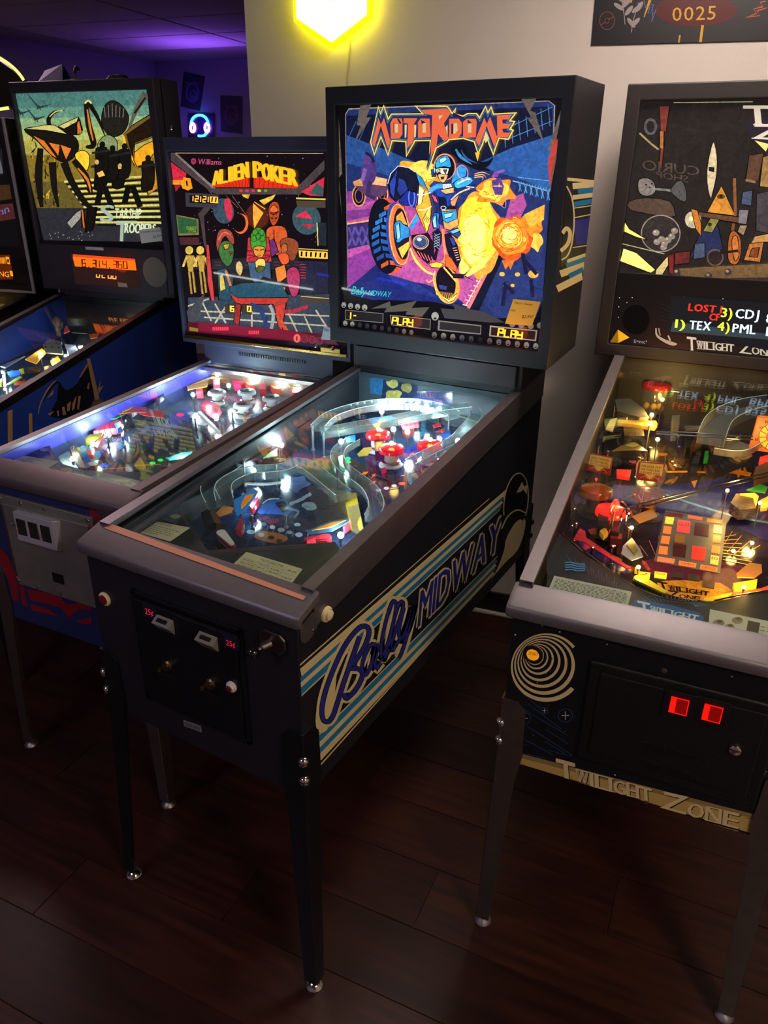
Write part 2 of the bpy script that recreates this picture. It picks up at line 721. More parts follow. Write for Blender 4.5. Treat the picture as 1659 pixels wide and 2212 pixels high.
fa, fb = Vector((-4.9, 4.69, 0)), Vector((1.5, 6.2, 0))
fn = Vector((fb.y - fa.y, fa.x - fb.x, 0)).normalized()
struct('wall_far', B().prism([fa, fb, fb - fn * .1, fa - fn * .1], (0, 0, CEIL)), dark_paint, 'violet lit wall of the far room')
struct('wall_left', B().box(-4.82, -3.4, 0, -4.70, 4.95, CEIL), dark_paint, 'violet lit side wall of the far room')
struct('wall_right', B().box(3.3, -3.3, 0, 3.42, 2.4, CEIL), wall_paint, 'pale wall to the right of the row')
struct('wall_front', B().box(-4.8, -3.42, 0, 3.42, -3.3, CEIL), dark_paint, 'dim wall opposite the machines')
cei = struct('ceiling', B().box(-5.2, -3.4, CEIL, 3.6, 6.5, CEIL + 0.06), mat('ceiling_grid_paint', '8d8780', 0.7), 'suspended tile ceiling')
tme = bpy.data.meshes.new('ceiling_tile')
_b = B().hexa([(0.012, 0.012, -0.012), (1.188, 0.012, -0.012), (1.188, 0.588, -0.012), (0.012, 0.588, -0.012),
               (0.006, 0.006, 0), (1.194, 0.006, 0), (1.194, 0.594, 0), (0.006, 0.594, 0)])
tme.from_pydata(_b.v, [], _b.f)
tme.materials.append(ceil_mat)
RT = Matrix.Rotation(WA, 4, 'Z')
for i in range(-5, 1):
    for j in range(0, 11):
        p = RT @ Vector((i * 1.2, j * 0.6, 0))
        if p.x < -4.6 or p.x > -0.9 or p.y < 0.2 or p.y > 4.0 + 0.2 * (p.x + 4.7):
            continue
        o = link('ceiling_tile', tme, cei)
        o.matrix_local = Matrix.Translation((p.x, p.y, CEIL)) @ RT


def on_wall(off=0.0):
    return lambda px: WORLD.hit(px, WC + WN * off, WN)


def slab_on(name, pts, nrm, depth, mt, bevel=0.0, parent=None):
    """a flat thing hung on a wall: outline pts (world), standing depth off the wall"""
    return obj(name, B().prism(pts, Vector(nrm) * depth), mt, parent, bevel=bevel)


# ---- hexagonal yellow wall light
hc = on_wall(0.03)((721, -18))
hexp = []
for k in range(6):
    t = math.pi / 2 + k * math.pi / 3 + math.pi
    t = -math.pi / 2 + k * math.pi / 3
    hexp.append(hc + WD * (0.165 * math.cos(t)) + Vector((0, 0, 0.165 * math.sin(t))))
hexl = link('wall_light', None)
hexl.location = (hc.x, hc.y, hc.z)
tag(hexl, 'glowing yellow hexagonal wall light at the top of the pale wall', 'light')


def rel(pts, o):
    return [Vector(p) - Vector(o) for p in pts]


glow_w = mat('yellow_lamp_face', 'fff7c0', 0.4, emit='fff6a0', estr=2.6)
glow_y = mat('yellow_lamp_rim', 'fff200', 0.4, emit='fff200', estr=4.0)
hx = rel(hexp, hc)
obj('rim', B().prism([p * 1.0 for p in hx], WN * 0.02), glow_y, hexl, bevel=0.004)
obj('diffuser', B().prism([p * 0.9 + WN * 0.02 for p in hx], WN * 0.012), glow_w, hexl, bevel=0.004)
obj('mounting_bracket', B().box(-0.03, -0.03, -0.03, 0.03, 0.03, 0.03), black_vinyl, hexl)
point_light('wall_light_glow', hc + WN * 0.10 + Vector((0, 0, -0.05)), 0.5, 'fff000', 0.05)
pts = [on_wall(0.003)(p) for p in ((757, 60), (756, 100), (753, 140), (751, 185), (752, 330))]
tag(obj('power_cable', B().tube(catmull(pts, 4), 0.0016, 5), mat('pale_cable', 'c9c0a0', 0.5), smooth=True), 'thin pale cable running down the wall from the hexagonal light', 'cable')

# ---- banner on the near wall
W_ = on_wall(0.004)
bp = [W_(p) for p in ((1277, 97.5), (1700, 86), (1700, -60), (1290.5, -60))]
banner = tag(slab_on('poster', bp, WN, 0.002, mat('poster_black', '1c1c22', 0.4)), 'black poster with yellow number 0025 on the pale wall', 'poster')
A = Art(on_wall(0.0062), WN, (1260, 0, 4.158), lift=0.0002)
A.disc('5a2022', (1010, 95), 370, 145, 0)
A.poly('5a2022', [(640, 100), (740, 40), (1290, 20), (1390, 60), (1240, 150), (800, 170)], 0)
A.text('d8a93a', '0025', ((800, 190), (1185, 175), (1195, 45), (800, 62)), 0, gap=0.12)
A.ring('8d4a45', (213, 186), 70, 84, 7, 0).ring('8d4a45', (213, 186), 22, 26, 6, 0).line('8d4a45', [(160, 222), (196, 200)], 9, 0).line('8d4a45', [(232, 172), (272, 152)], 9, 0)
for pts_ in ([(375, 220), (365, 120), (340, -20)], [(432, 290), (450, 180), (500, 20)]):
    A.line('a79aa0', pts_, 7, 0, smooth=4)
for c, r0 in (((320, 60), .6), ((410, 95), -0.9), ((385, 30), -.8), ((430, 205), .9), ((470, 200), -.8), ((480, 80), -.7), ((350, 0), .6), ((505, 60), -1.0)):
    A.disc('a79aa0', c, 55, 20, 0, 12, r0)
A.line('d8a93a', [(600, 0), (545, 155)], 26, 0, w1=6).line('d8a93a', [(440, -10), (425, 25)], 12, 0)
A.line('6a72b8', [(545, 0), (560, 70), (600, 60), (580, 120), (625, 110), (612, 195), (655, 85), (615, 100), (630, 40), (590, 45)], 6, 0)
A.line('c05a48', [(1640, 10), (1590, 20), (1610, 60), (1530, 80), (1555, 120), (1465, 155), (1590, 140), (1560, 100), (1650, 70)], 8, 0)
A.line('d8a93a', [(1072, 225), (1052, 380)], 24, 0).line('c7964a', [(868, 315), (858, 385)], 14, 0)
A.build('poster_print', banner, INK)

# ---- far wall: two small posters and the neon headset
fo = fa
far = lambda off: (lambda px: WORLD.hit(px, fo + fn * off, fn))
for nm, quad, col, lab, cc in (
        ('poster', [(397, 154), (443, 165), (432, 240), (390, 230)], '2c2340', 'small dark tilted poster above the neon headset', '5b4a86'),
        ('poster', [(476, 206), (524, 208), (523, 289), (477, 284)], '2a2030', 'small dark poster to the right of the neon headset', '584048')):
    po = slab_on(nm, [far(0.002)(p) for p in quad], fn, 0.003, mat(nm + col, col, 0.5))
    tag(po, lab, 'poster')
    A = Art(far(0.0052), fn, (0, 0, 1))
    cx = sum(p[0] for p in quad) / 4
    cy = sum(p[1] for p in quad) / 4
    A.ring(cc, (cx, cy + 3), 15, 22, 5, 0).ring(cc, (cx + 2, cy + 8), 8, 12, 4, 0).line(cc, [(cx - 14, cy - 20), (cx - 4, cy - 16), (cx + 6, cy - 20), (cx + 14, cy - 15)], 3, 0).disc(cc, (cx + 1, cy + 16), 5, 8, 0)
    A.build('poster_print', po, INK)

hs0 = far(0.03)((432, 270))
hs = link('neon_sign', None)
hs.location = hs0
tag(hs, 'glowing blue and pink neon headset sign on the far wall', 'neon sign')
cyan = mat('neon_cyan', '40c8ff', 0.4, emit='35a8ff', estr=6.0)
pink = mat('neon_pink', 'ffc0f0', 0.4, emit='ff8cf0', estr=6.0)


def hp(px):
    return far(0.03)(px) - hs0


arc = [(431 + 18.5 * math.cos(t), 268 + 19.5 * math.sin(t)) for t in [math.radians(a_) for a_ in range(180, 361, 15)]]
obj('headband_tube', B().tube([hp(p) for p in arc], 0.011, 6), cyan, hs, smooth=True)
obj('microphone_tube', B().tube([hp(p) for p in [(449, 281), (447, 287), (441, 293), (432, 294), (428, 293)]], 0.011, 6), cyan, hs, smooth=True)
for sx, cx in ((-1, 416), (1, 447)):
    obj('ear_cup_tube', B().tube([hp((cx + 4.5 * math.cos(t), 276 + 9 * math.sin(t))) for t in [2 * math.pi * i / 14 for i in range(14)]], 0.012, 6, closed=True), pink, hs, smooth=True)
obj('backing_panel', B().prism([hp(p) - fn * 0.012 for p in ((405, 245), (460, 245), (460, 300), (405, 300))], -fn * 0.008), mat('clear_backing', '201040', 0.3), hs)
point_light('neon_glow', hs0 + fn * 0.12, 1.2, '3a10ff', 0.05)

# ---- blue zigzag neon above the hexagonal light (mirrored in the glass of the motorcycle machine)
nb0 = on_wall(0.03)((721, -18)) + Vector((0, 0, .225))
nb = link('neon_sign', None)
nb.location = nb0
tag(nb, 'blue zigzag neon high on the pale wall above the hexagonal light', 'neon sign')
bl_ = mat('neon_blue', '3060ff', 0.4, emit='2040ff', estr=6.0)
obj('neon_tube', B().tube([WD * a_ + Vector((0, 0, c_)) for a_, c_ in ((-.06, .03), (.02, .02), (-.02, .0), (.05, -.01), (.01, -.035))], .007, 6), bl_, nb, smooth=True)
obj('backing_panel', B().prism([WD * a_ + Vector((0, 0, c_)) - WN * .012 for a_, c_ in ((-.08, -.045), (.08, -.045), (.08, .045), (-.08, .045))], -WN * .016), black_vinyl, nb)

# ---- housings added to go with the unseen ceiling lamps
for nm, x, y, w, lab in (('added_ceiling_panel', 2.4, -1.0, .6, 'added unseen square ceiling panel light behind the photographer to the right'), ('added_ceiling_panel', .7, 1.05, .5, 'added unseen square ceiling panel light above the motorcycle machine'), ('added_ceiling_panel', -.8, -1.9, 1.0, 'added unseen large violet tinted ceiling panel light behind the photographer'), ('added_ceiling_panel', -3.0, 1.6, .8, 'added unseen dim ceiling panel light in the far room')):
    o = link(nm, None)
    o.location = (x, y, CEIL - .012)
    tag(o, lab, 'light', 'added ceiling panel lights')
    k = w / 2
    obj('frame', B().box(-k - .03, -k - .03, 0, k + .03, k + .03, .012), white_trim, o, bevel=.003)
    obj('diffuser', B().box(-k, -k, -.006, k, k, 0), mat('panel_diffuser', 'fff4e8', .5, emit='fff0e0', estr=1.2), o)
# ================================================================== pinball machines: shells
H = 0.285                                     # half the cabinet width
chrome = mat('chrome', 'd8d4d0', 0.12, 1.0)
steel = mat('brushed_steel', '807a7e', 0.48, 0.72, vary=0.05, vscale=30)
steel_d = mat('dull_steel', '8f8880', 0.42, 1.0, vary=0.08, vscale=40)
black_metal = mat('black_metal', '131318', 0.42, 0.3, bump=0.1, bscale=300)
glassm = clear_mat('machine_glass', 'f4faf8', 1.5, 0.015)
panem = clear_mat('backglass_pane', 'ffffff', 1.45, 0.02)
clear_plastic = clear_mat('clear_plastic', 'e8f2f2', 1.5, 0.12, extra=0.02, milk=0.05)
bulb_w = mat('bulb_cool_white', 'ffffff', 0.3, emit='d8f6ff', estr=45.0)
bulb_y = mat('bulb_warm', 'ffe8b0', 0.3, emit='ffc860', estr=25.0)
bulb_r = mat('bulb_red', 'ff3020', 0.3, emit='ff1808', estr=9.0)
white_plastic = mat('white_plastic', 'e8e4dc', 0.35)
red_plastic = mat('red_plastic', 'c8141c', 0.25, emit='ff2020', estr=0.15)
black_plastic = mat('black_plastic', '101014', 0.35)
cream_plastic = mat('cream_plastic', 'e9d9a8', 0.35)
rubber_white = mat('white_rubber', 'd8d4cc', 0.6)


class Pin:
    def __init__(s, x, y, yaw, label, d):
        s.F = Frame(x, y, yaw)
        s.root = link('pinball_machine', None)
        s.root.location = (x, y, 0)
        s.root.rotation_euler = (0, 0, yaw)
        tag(s.root, label, 'pinball machine', 'pinball machines in a row along the wall')
        s.__dict__.update(d)
        s.slope = (s.hr - s.hf - 0.045) / s.L

    def rail_z(s, y):
        return s.hf + 0.045 + s.slope * y

    def pf_z(s, y):
        return s.pz + s.ps * (y - s.py)

    # photograph pixel -> point on one of the machine's planes
    def front(s, off=0.0):
        return lambda px: s.F.hit(px, (0, -off, 0), (0, 1, 0))

    def side(s, sg, off=0.0):
        def f(px):
            q = s.F.hit(px, (sg * (H + off), 0, 0), (1, 0, 0))
            y = max(.002, min(s.L - .002, q.y))
            return Vector((q.x, y, max(s.b0 + (s.b1 - s.b0) * y / s.L + .002, min(s.rail_z(y) - .02, q.z))))
        return f

    def boxside(s, off=0.0):
        def f(px):
            q = s.F.hit(px, (s.WB / 2 + off, 0, 0), (1, 0, 0))
            return Vector((q.x, max(s.yb + .002, min(s.yb + s.D - .004, q.y)), max(s.zb + .002, min(s.zt - .002, q.z))))
        return f

    def bg(s, off=0.0):
        def f(px):
            q = s.F.hit(px, (0, s.yb + 0.02 - off, 0), (0, 1, 0))
            x0, x1, z0, z1 = s.inner               # print ends at the frame
            return Vector((max(x0, min(x1, q.x)), q.y, max(z0, min(z1, q.z))))
        return f

    def pf(s, h=0.0):
        def f(px):
            q = s.F.hit(px, (0, s.py, s.pz + h), (0, -s.ps, 1))
            # nothing on the board reaches into the cabinet walls
            x, y = max(-H + .0215, min(H - .0215, q.x)), max(.035, min(s.yb + .016, q.y))
            return Vector((x, y, s.pf_z(y) + h))
        return f

    def back(s, y):
        return lambda px: s.F.hit(px, (0, y, 0), (0, 1, 0))

    def lvl(s, z):
        return lambda px: s.F.hit(px, (0, 0, z), (0, 0, 1))

    def upn(s):
        return Vector((0, -s.ps, 1)).normalized()


def make_leg(p, sx, sy, mt, boltm, footm):
    y0 = 0.0 if sy < 0 else p.L
    bz = p.b0 if sy < 0 else p.b1
    o = Vector((sx * (H + 0.0015), y0 + sy * 0.0015, 0))
    foot = Vector((sx * (H + p.sp), y0 + sy * p.sp, 0.03))
    lv = [(bz + 0.172, 0.030, o), (bz + 0.150, 0.050, o), (bz + 0.03, 0.054, o), (bz - 0.05, 0.044, o), (0.026, 0.029, foot)]
    t = 0.004
    b = B()
    vv, fs = [], []
    for z, w, c in lv:
        c = Vector((c.x, c.y, z))
        if z > 0.1:
            k = max(0.0, (bz + 0.02 - z) / (bz + 0.02 - 0.026))
            c = Vector((o.x + (foot.x - o.x) * k, o.y + (foot.y - o.y) * k, z))
        q = [(0, 0), (-sx * w, 0), (-sx * w, sy * t), (sx * t * .6, sy * t), (sx * t, sy * t * .6), (sx * t, -sy * w), (0, -sy * w)]
        vv += [c + Vector((x, y, 0)) for x, y in q]
    n = 7
    for j in range(len(lv) - 1):
        fs += [(j * n + i, j * n + (i + 1) % n, (j + 1) * n + (i + 1) % n, (j + 1) * n + i) for i in range(n)]
    fs += [tuple(range(n)), tuple(range(len(vv) - 1, len(vv) - 1 - n, -1))]
    b.add(vv, fs)
    leg = obj('leg', b, mt, p.root)
    bm = bmesh.new()
    bm.from_mesh(leg.data)
    bmesh.ops.recalc_face_normals(bm, faces=bm.faces)
    bm.to_mesh(leg.data)
    bm.free()
    d = Vector((sx, sy, 0)).normalized()
    for z in (bz + 0.105, bz + 0.055):
        c = Vector((o.x + sx * t * .5, o.y + sy * t * .5, z))
        obj('bolt', B().lathe(c, d, [(0.0115, -0.002), (0.0115, 0.003), (0.009, 0.007), (0.004, 0.0095), (0, 0.01)], 12), boltm, leg, smooth=True)
    c = Vector((foot.x - sx * 0.012, foot.y - sy * 0.012, 0))
    obj('leveler_foot', B().lathe(c, (0, 0, 1), [(0.021, 0), (0.022, 0.004), (0.017, 0.012), (0.006, 0.017), (0.005, 0.05), (0.0, 0.052)], 14), footm, leg, smooth=True)
    return leg


def make_shell(p, cab_m, rail_m, leg_m, box_m, frame, rail_h=0.03, bar_m=None, bolt_m=None, foot_m=None, neck=True, rails=True):
    """cabinet, lockdown bar, rails, legs, glass, playfield board, backbox shell"""
    r = p.root
    t = 0.019
    zt0, ztL = p.rail_z(0) - 0.012, p.rail_z(p.L) - 0.012
    zfr = p.hf + 0.004
    # cabinet: one hollow trough with a sloping rim
    O = [(-H, 0, p.b0), (H, 0, p.b0), (H, p.L, p.b1), (-H, p.L, p.b1)]
    zt0 = p.hf + 0.012                        # the front edge stays under the lockdown bar
    T = [(-H, 0, zt0), (H, 0, zt0), (H, p.L, ztL), (-H, p.L, ztL)]
    I = [(-H + t, t, zt0), (H - t, t, zt0), (H - t, p.L - t, ztL), (-H + t, p.L - t, ztL)]
    J = [(-H + t, t, p.b0 + .03), (H - t, t, p.b0 + .03), (H - t, p.L - t, p.b1 + .03), (-H + t, p.L - t, p.b1 + .03)]
    fs = [(3, 2, 1, 0), (12, 13, 14, 15)]
    for a_ in range(4):
        c_ = (a_ + 1) % 4
        fs += [(a_, c_, 4 + c_, 4 + a_), (4 + a_, 4 + c_, 8 + c_, 8 + a_), (8 + a_, 8 + c_, 12 + c_, 12 + a_)]
    p.cab = obj('cabinet', B().add(O + T + I + J, fs), cab_m, r, bevel=0.0025)
    # lockdown bar
    hf = p.hf
    prof = [(-0.012, hf), (-0.0135, hf + 0.004), (-0.0135, hf + 0.0195), (-0.0115, hf + 0.0240), (-0.007, hf + 0.0268), (0.058, hf + 0.0475), (0.060, hf + 0.044), (0.060, hf + 0.030), (-0.002, hf + 0.012), (-0.004, hf)]
    wbar = H + 0.0125
    bar = B()
    n = len(prof)
    xs = [(-wbar, .9), (-wbar + .004, .97), (-wbar + 0.011, 1.0), (wbar - 0.011, 1.0), (wbar - .004, .97), (wbar, .9)]
    vv, fs = [], []
    cy, cz = 0.02, hf + 0.024
    for x, k in xs:
        vv += [(x, cy + (y - cy) * k, cz + (z - cz) * k) for y, z in prof]
    for j in range(len(xs) - 1):
        fs += [(j * n + i, (j + 1) * n + i, (j + 1) * n + (i + 1) % n, j * n + (i + 1) % n) for i in range(n)]
    fs += [tuple(range(n)), tuple(range(len(vv) - 1, len(vv) - 1 - n, -1))]
    p.bar = obj('lockdown_bar', bar.add(vv, fs), bar_m or steel, r, smooth=True)
    # side rails
    if rails:
        for sg in (-1, 1):
            ys, ye = 0.050, p.L - 0.005
            a0, a1 = p.rail_z(ys), p.rail_z(ye)
            q = [(sg * (H - 0.026), 0, -0.010), (sg * (H - 0.026), 0, 0.0), (sg * (H + 0.0035), 0, 0.0), (sg * (H + 0.0035), 0, -rail_h), (sg * (H + 0.0005), 0, -rail_h), (sg * (H + 0.0005), 0, -0.003), (sg * (H - 0.023), 0, -0.003), (sg * (H - 0.023), 0, -0.010)]
            vv = [Vector((x, ys, a0 + z)) for x, y, z in q] + [Vector((x, ye, a1 + z)) for x, y, z in q]
            k = len(q)
            b = B().add(vv, [(i, (i + 1) % k, (i + 1) % k + k, i + k) for i in range(k)] + [tuple(range(k)), tuple(range(2 * k - 1, k - 1, -1))])
            o = obj('side_rail', b, rail_m, r)
            bm = bmesh.new()
            bm.from_mesh(o.data)
            bmesh.ops.recalc_face_normals(bm, faces=bm.faces)
            bm.to_mesh(o.data)
            bm.free()
    # glass
    y0, y1 = 0.056, p.yb + 0.03
    gz = lambda y: p.rail_z(y) - 0.012 - p.__dict__.get('gtilt', 0.0) * (1.1 - y)
    w = H - 0.0205
    p.glass = obj('playfield_glass', B().hexa([(-w, y0, gz(y0)), (w, y0, gz(y0)), (w, y1, gz(y1)), (-w, y1, gz(y1)), (-w, y0, gz(y0) + .004), (w, y0, gz(y0) + .004), (w, y1, gz(y1) + .004), (-w, y1, gz(y1) + .004)]), glassm, r)
    # playfield board
    yf0, yf1 = 0.03, p.yb + 0.05
    w = H - 0.0195
    z0, z1 = p.pf_z(yf0), p.pf_z(yf1)
    p.board = obj('playfield', B().hexa([(-w, yf0, z0 - .012), (w, yf0, z0 - .012), (w, yf1, z1 - .012), (-w, yf1, z1 - .012), (-w, yf0, z0), (w, yf0, z0), (w, yf1, z1), (-w, yf1, z1)]), p.board_m, r)
    # legs
    for sx in (-1, 1):
        for sy in (-1, 1):
            make_leg(p, sx, sy, leg_m, bolt_m or chrome, foot_m or chrome)
    # backbox
    hb, y0, y1, z0, z1 = p.WB / 2, p.yb, p.yb + p.D, p.zb, p.zt
    fl, fr_, ft, fb = frame
    O = [(-hb, y0, z0), (hb, y0, z0), (hb, y0, z1), (-hb, y0, z1)]
    Bk = [(-hb, y1, z0 + p.chamf), (hb, y1, z0 + p.chamf), (hb, y1, z1), (-hb, y1, z1)]
    I = [(-hb + fl, y0, z0 + fb), (hb - fr_, y0, z0 + fb), (hb - fr_, y0, z1 - ft), (-hb + fl, y0, z1 - ft)]
    J = [(x, y0 + 0.03, z) for x, y, z in I]
    fs = [(7, 6, 5, 4), (12, 13, 14, 15)]
    vv = O + Bk + I + J
    if p.chamf:
        # extra edge where the underside turns up towards the back
        pass
    for a_ in range(4):
        c_ = (a_ + 1) % 4
        fs += [(a_, 4 + a_, 4 + c_, c_), (a_, c_, 8 + c_, 8 + a_), (8 + a_, 8 + c_, 12 + c_, 12 + a_)]
    o = obj('backbox', B().add(vv, fs), box_m, r, bevel=0.003)
    bm = bmesh.new()
    bm.from_mesh(o.data)
    bmesh.ops.recalc_face_normals(bm, faces=bm.faces)
    bm.to_mesh(o.data)
    bm.free()
    p.box = o
    yp = y0 + 0.012
    x0, x1, za, zc = -hb + fl, hb - fr_, z0 + fb, z1 - ft
    p.inner = (x0, x1, za, zc)
    p.pane = obj('backglass_pane', B().box(x0, yp, za, x1, yp + 0.003, zc), panem, o)
    if neck:
        ya, yb_ = p.yb + 0.02, p.L - 0.002
        zA, zB = p.rail_z(ya) - 0.012, p.rail_z(yb_) - 0.012
        obj('neck', B().hexa([(-H, ya, zA), (H, ya, zA), (H, yb_, zB), (-H, yb_, zB), (-H, ya, z0 + .001), (H, ya, z0 + .001), (H, yb_, z0 + .001), (-H, yb_, z0 + .001)]), box_m, r, bevel=0.002)
    # back panel inside the cabinet, closing the playfield's far end
    yb_ = p.yb + 0.02
    w = H - 0.0195
    p.backpanel = obj('back_panel', B().box(-w, yb_, p.pf_z(yb_) - 0.01, w, yb_ + 0.02, p.rail_z(yb_) - 0.014), p.back_m, r)


MDB = mat('navy_black_paint', '16171f', 0.5, bump=0.12, bscale=260, vary=0.12, vscale=5)
MD = Pin(0, 0, 0, 'black pinball machine with motorcycle backglass and cream and blue striped side', dict(
    hf=.989, b0=.564, b1=.572, L=1.295, hr=1.198, yb=1.075, WB=.724, D=.25, zb=1.249, zt=1.962, sp=.026, chamf=.022, gtilt=.02,
    py=.284, pz=.94, ps=.114, board_m=mat('md_board', '20304a', 0.3), back_m=mat('md_backpanel', '35404c', 0.5)))
make_shell(MD, MDB, mat('worn_dark_rail', '77747a', 0.42, 0.8, vary=0.08, vscale=20), black_metal, MDB, (.031, .032, .046, .048), rail_h=0.082)

AP = Pin(-.688, .198, .075, 'blue and red pinball machine with card table backglass and steel coin door', dict(
    hf=.961, b0=.51, b1=.53, L=1.30, hr=1.09, yb=1.03, WB=.736, D=.22, zb=1.138, zt=1.845, sp=.018, chamf=.01,
    py=.1, pz=.922, ps=.052, board_m=mat('ap_board', '3a3c48', 0.3), back_m=mat('ap_backpanel', '6a5040', 0.4)))
APB = mat('deep_blue_paint', '1f2a58', 0.5, bump=0.1, bscale=240, vary=0.12, vscale=6)
APX = mat('slate_violet_paint', '34344e', 0.5, bump=0.1, bscale=240)
make_shell(AP, APB, steel, steel_d, APX, (.011, .014, .043, .026), rail_h=0.022, bar_m=mat('worn_steel_bar', '7c7276', 0.40, 0.75, vary=0.06, vscale=30), bolt_m=steel_d, foot_m=steel_d)

TZ = Pin(.859, .376, .106, 'black pinball machine with starry spiral front and gold lit playfield', dict(
    hf=.921, b0=.538, b1=.55, L=1.304, hr=1.283, yb=1.103, WB=.702, D=.22, zb=1.23, zt=1.971, sp=.014, chamf=.01,
    py=.25, pz=.918, ps=.135, board_m=mat('tz_board', '2c2440', 0.3), back_m=mat('tz_backpanel', '201a18', 0.5)))
TZB = mat('starry_black_paint', '101218', 0.4, vary=0.1, vscale=5)
make_shell(TZ, TZB, steel, steel_d, mat('charcoal_paint', '282425', 0.5, bump=0.1, bscale=250), (.038, .038, .041, .037), rail_h=0.03, bolt_m=chrome, foot_m=steel)

ST = Pin(-1.608, .335, .151, 'blue pinball machine with insect battle backglass and orange score display', dict(
    hf=.942, b0=.51, b1=.53, L=1.305, hr=1.269, yb=1.082, WB=.717, D=.16, zb=1.241, zt=2.062, sp=.03, chamf=.0,
    py=.2, pz=.93, ps=.13, board_m=mat('st_board', '54606c', 0.3), back_m=mat('st_backpanel', '201c1a', 0.5)))
STB = mat('royal_blue_paint', '1d3a94', 0.45, vary=0.15, vscale=4)
make_shell(ST, STB, black_metal, black_metal, mat('charcoal_violet_paint', '302c38', 0.5, bump=0.1, bscale=250), (.012, .030, .040, .03), rail_h=0.03, bar_m=black_metal)

# the machine at the left edge of the picture: only the right end of its backbox and playfield show
LM = Pin(-2.43, .31, .20, 'pinball machine at the left edge with chrome edged backbox and yellow lit arch', dict(
    hf=.94, b0=.51, b1=.53, L=1.30, hr=1.21, yb=1.06, WB=.70, D=.30, zb=1.20, zt=1.94, sp=.03, chamf=.0,
    py=.2, pz=.93, ps=.12, board_m=mat('lm_board', 'a08a50', 0.3), back_m=mat('lm_backpanel', '201c1a', 0.5)))
make_shell(LM, mat('dark_olive_paint', '1c1c1e', 0.5), black_metal, black_metal, mat('olive_black_paint', '1d1c18', 0.5), (.03, .03, .04, .03), rail_h=0.03, bar_m=black_metal)
# ================================================================== playfield furniture
def K(crop):
    ox, oy, sc = crop
    return lambda q: (ox + q[0] / sc, oy + q[1] / sc)


def cmat(col, rough=0.3, em=0.0):
    return mat('plastic_%s_%d' % (col, int(em * 100)), col, rough, emit=col if em else None, estr=em)


def plate(p, crop, pts, h, col, th=0.0022, name='plastic', em=0.0, rough=0.25, smooth=0, mt=None, parent=None):  # em: glow put into the colour for bulb light from beneath
    k = K(crop)
    if smooth:
        pts = catmull(pts, smooth, True)
    q = [p.pf(h)(k(a)) for a in pts]
    return obj(name, B().prism(q, -p.upn() * th), mt or cmat(col, rough, em), parent or p.root)


def post(p, crop, pt, h, r=0.003, mt=None, name='post'):
    top = p.pf(h)(K(crop)(pt))
    z = p.pf_z(top.y)
    return obj(name, B().lathe((top.x, top.y, z), (0, 0, 1), [(r * 1.8, 0), (r * 1.8, .004), (r, .006), (r, h - .003), (r * 1.6, h - .003), (r * 1.6, h), (r * .6, h + .002)], 8), mt or steel, p.root, smooth=True)


def bulb(p, crop, pt, h, kind='w', power=0.3, r=0.0078, name='lamp_bulb'):
    c = p.pf(h)(K(crop)(pt))
    mt, col = {'w': (bulb_w, 'd8f4ff'), 'y': (bulb_y, 'ffc468'), 'r': (bulb_r, 'ff2010')}[kind]
    z = p.pf_z(c.y)
    o = obj(name, B().ball(c, r, 10), mt, p.root, smooth=True)
    obj('socket', B().lathe((c.x, c.y, z), (0, 0, 1), [(r * .3, 0), (r * .3, max(.002, c.z - z - r * 2.2)), (r * .6, max(.003, c.z - z - r * 2)), (r * .6, c.z - z - r * .7)], 8), steel_d, o, smooth=True)
    if power:
        point_light('bulb_light', (c.x, c.y, c.z + r * 1.6), power * (3.9 if kind == 'w' else 2.8), col, 0.012, p.root)
    return o


def insert(p, crop, pt, rx, col, em=0.0, ry=None, name='insert_lens', ring=None, n=14):
    """flush lens in the playfield; rx, ry in crop pixels"""
    k = K(crop)
    ry = rx * 0.6 if ry is None else ry
    q = [p.pf(0.0012)(k((pt[0] + rx * math.cos(t), pt[1] + ry * math.sin(t)))) for t in [2 * math.pi * i / n for i in range(n)]]
    o = obj(name, B().prism(q, -p.upn() * 0.003), cmat(col, 0.15, em), p.board)
    if ring:
        c = sum(q, Vector()) / n
        q2 = [c + (a - c) * 1.28 - p.upn() * 0.0006 for a in q]
        obj('insert_ring', B().prism(q2, -p.upn() * 0.002), cmat(ring, 0.3), p.board)
    return o


def insert_poly(p, crop, pts, col, em=0.0, name='insert_lens'):
    return plate(p, crop, pts, 0.0012, col, 0.003, name, em, 0.15, parent=p.board)


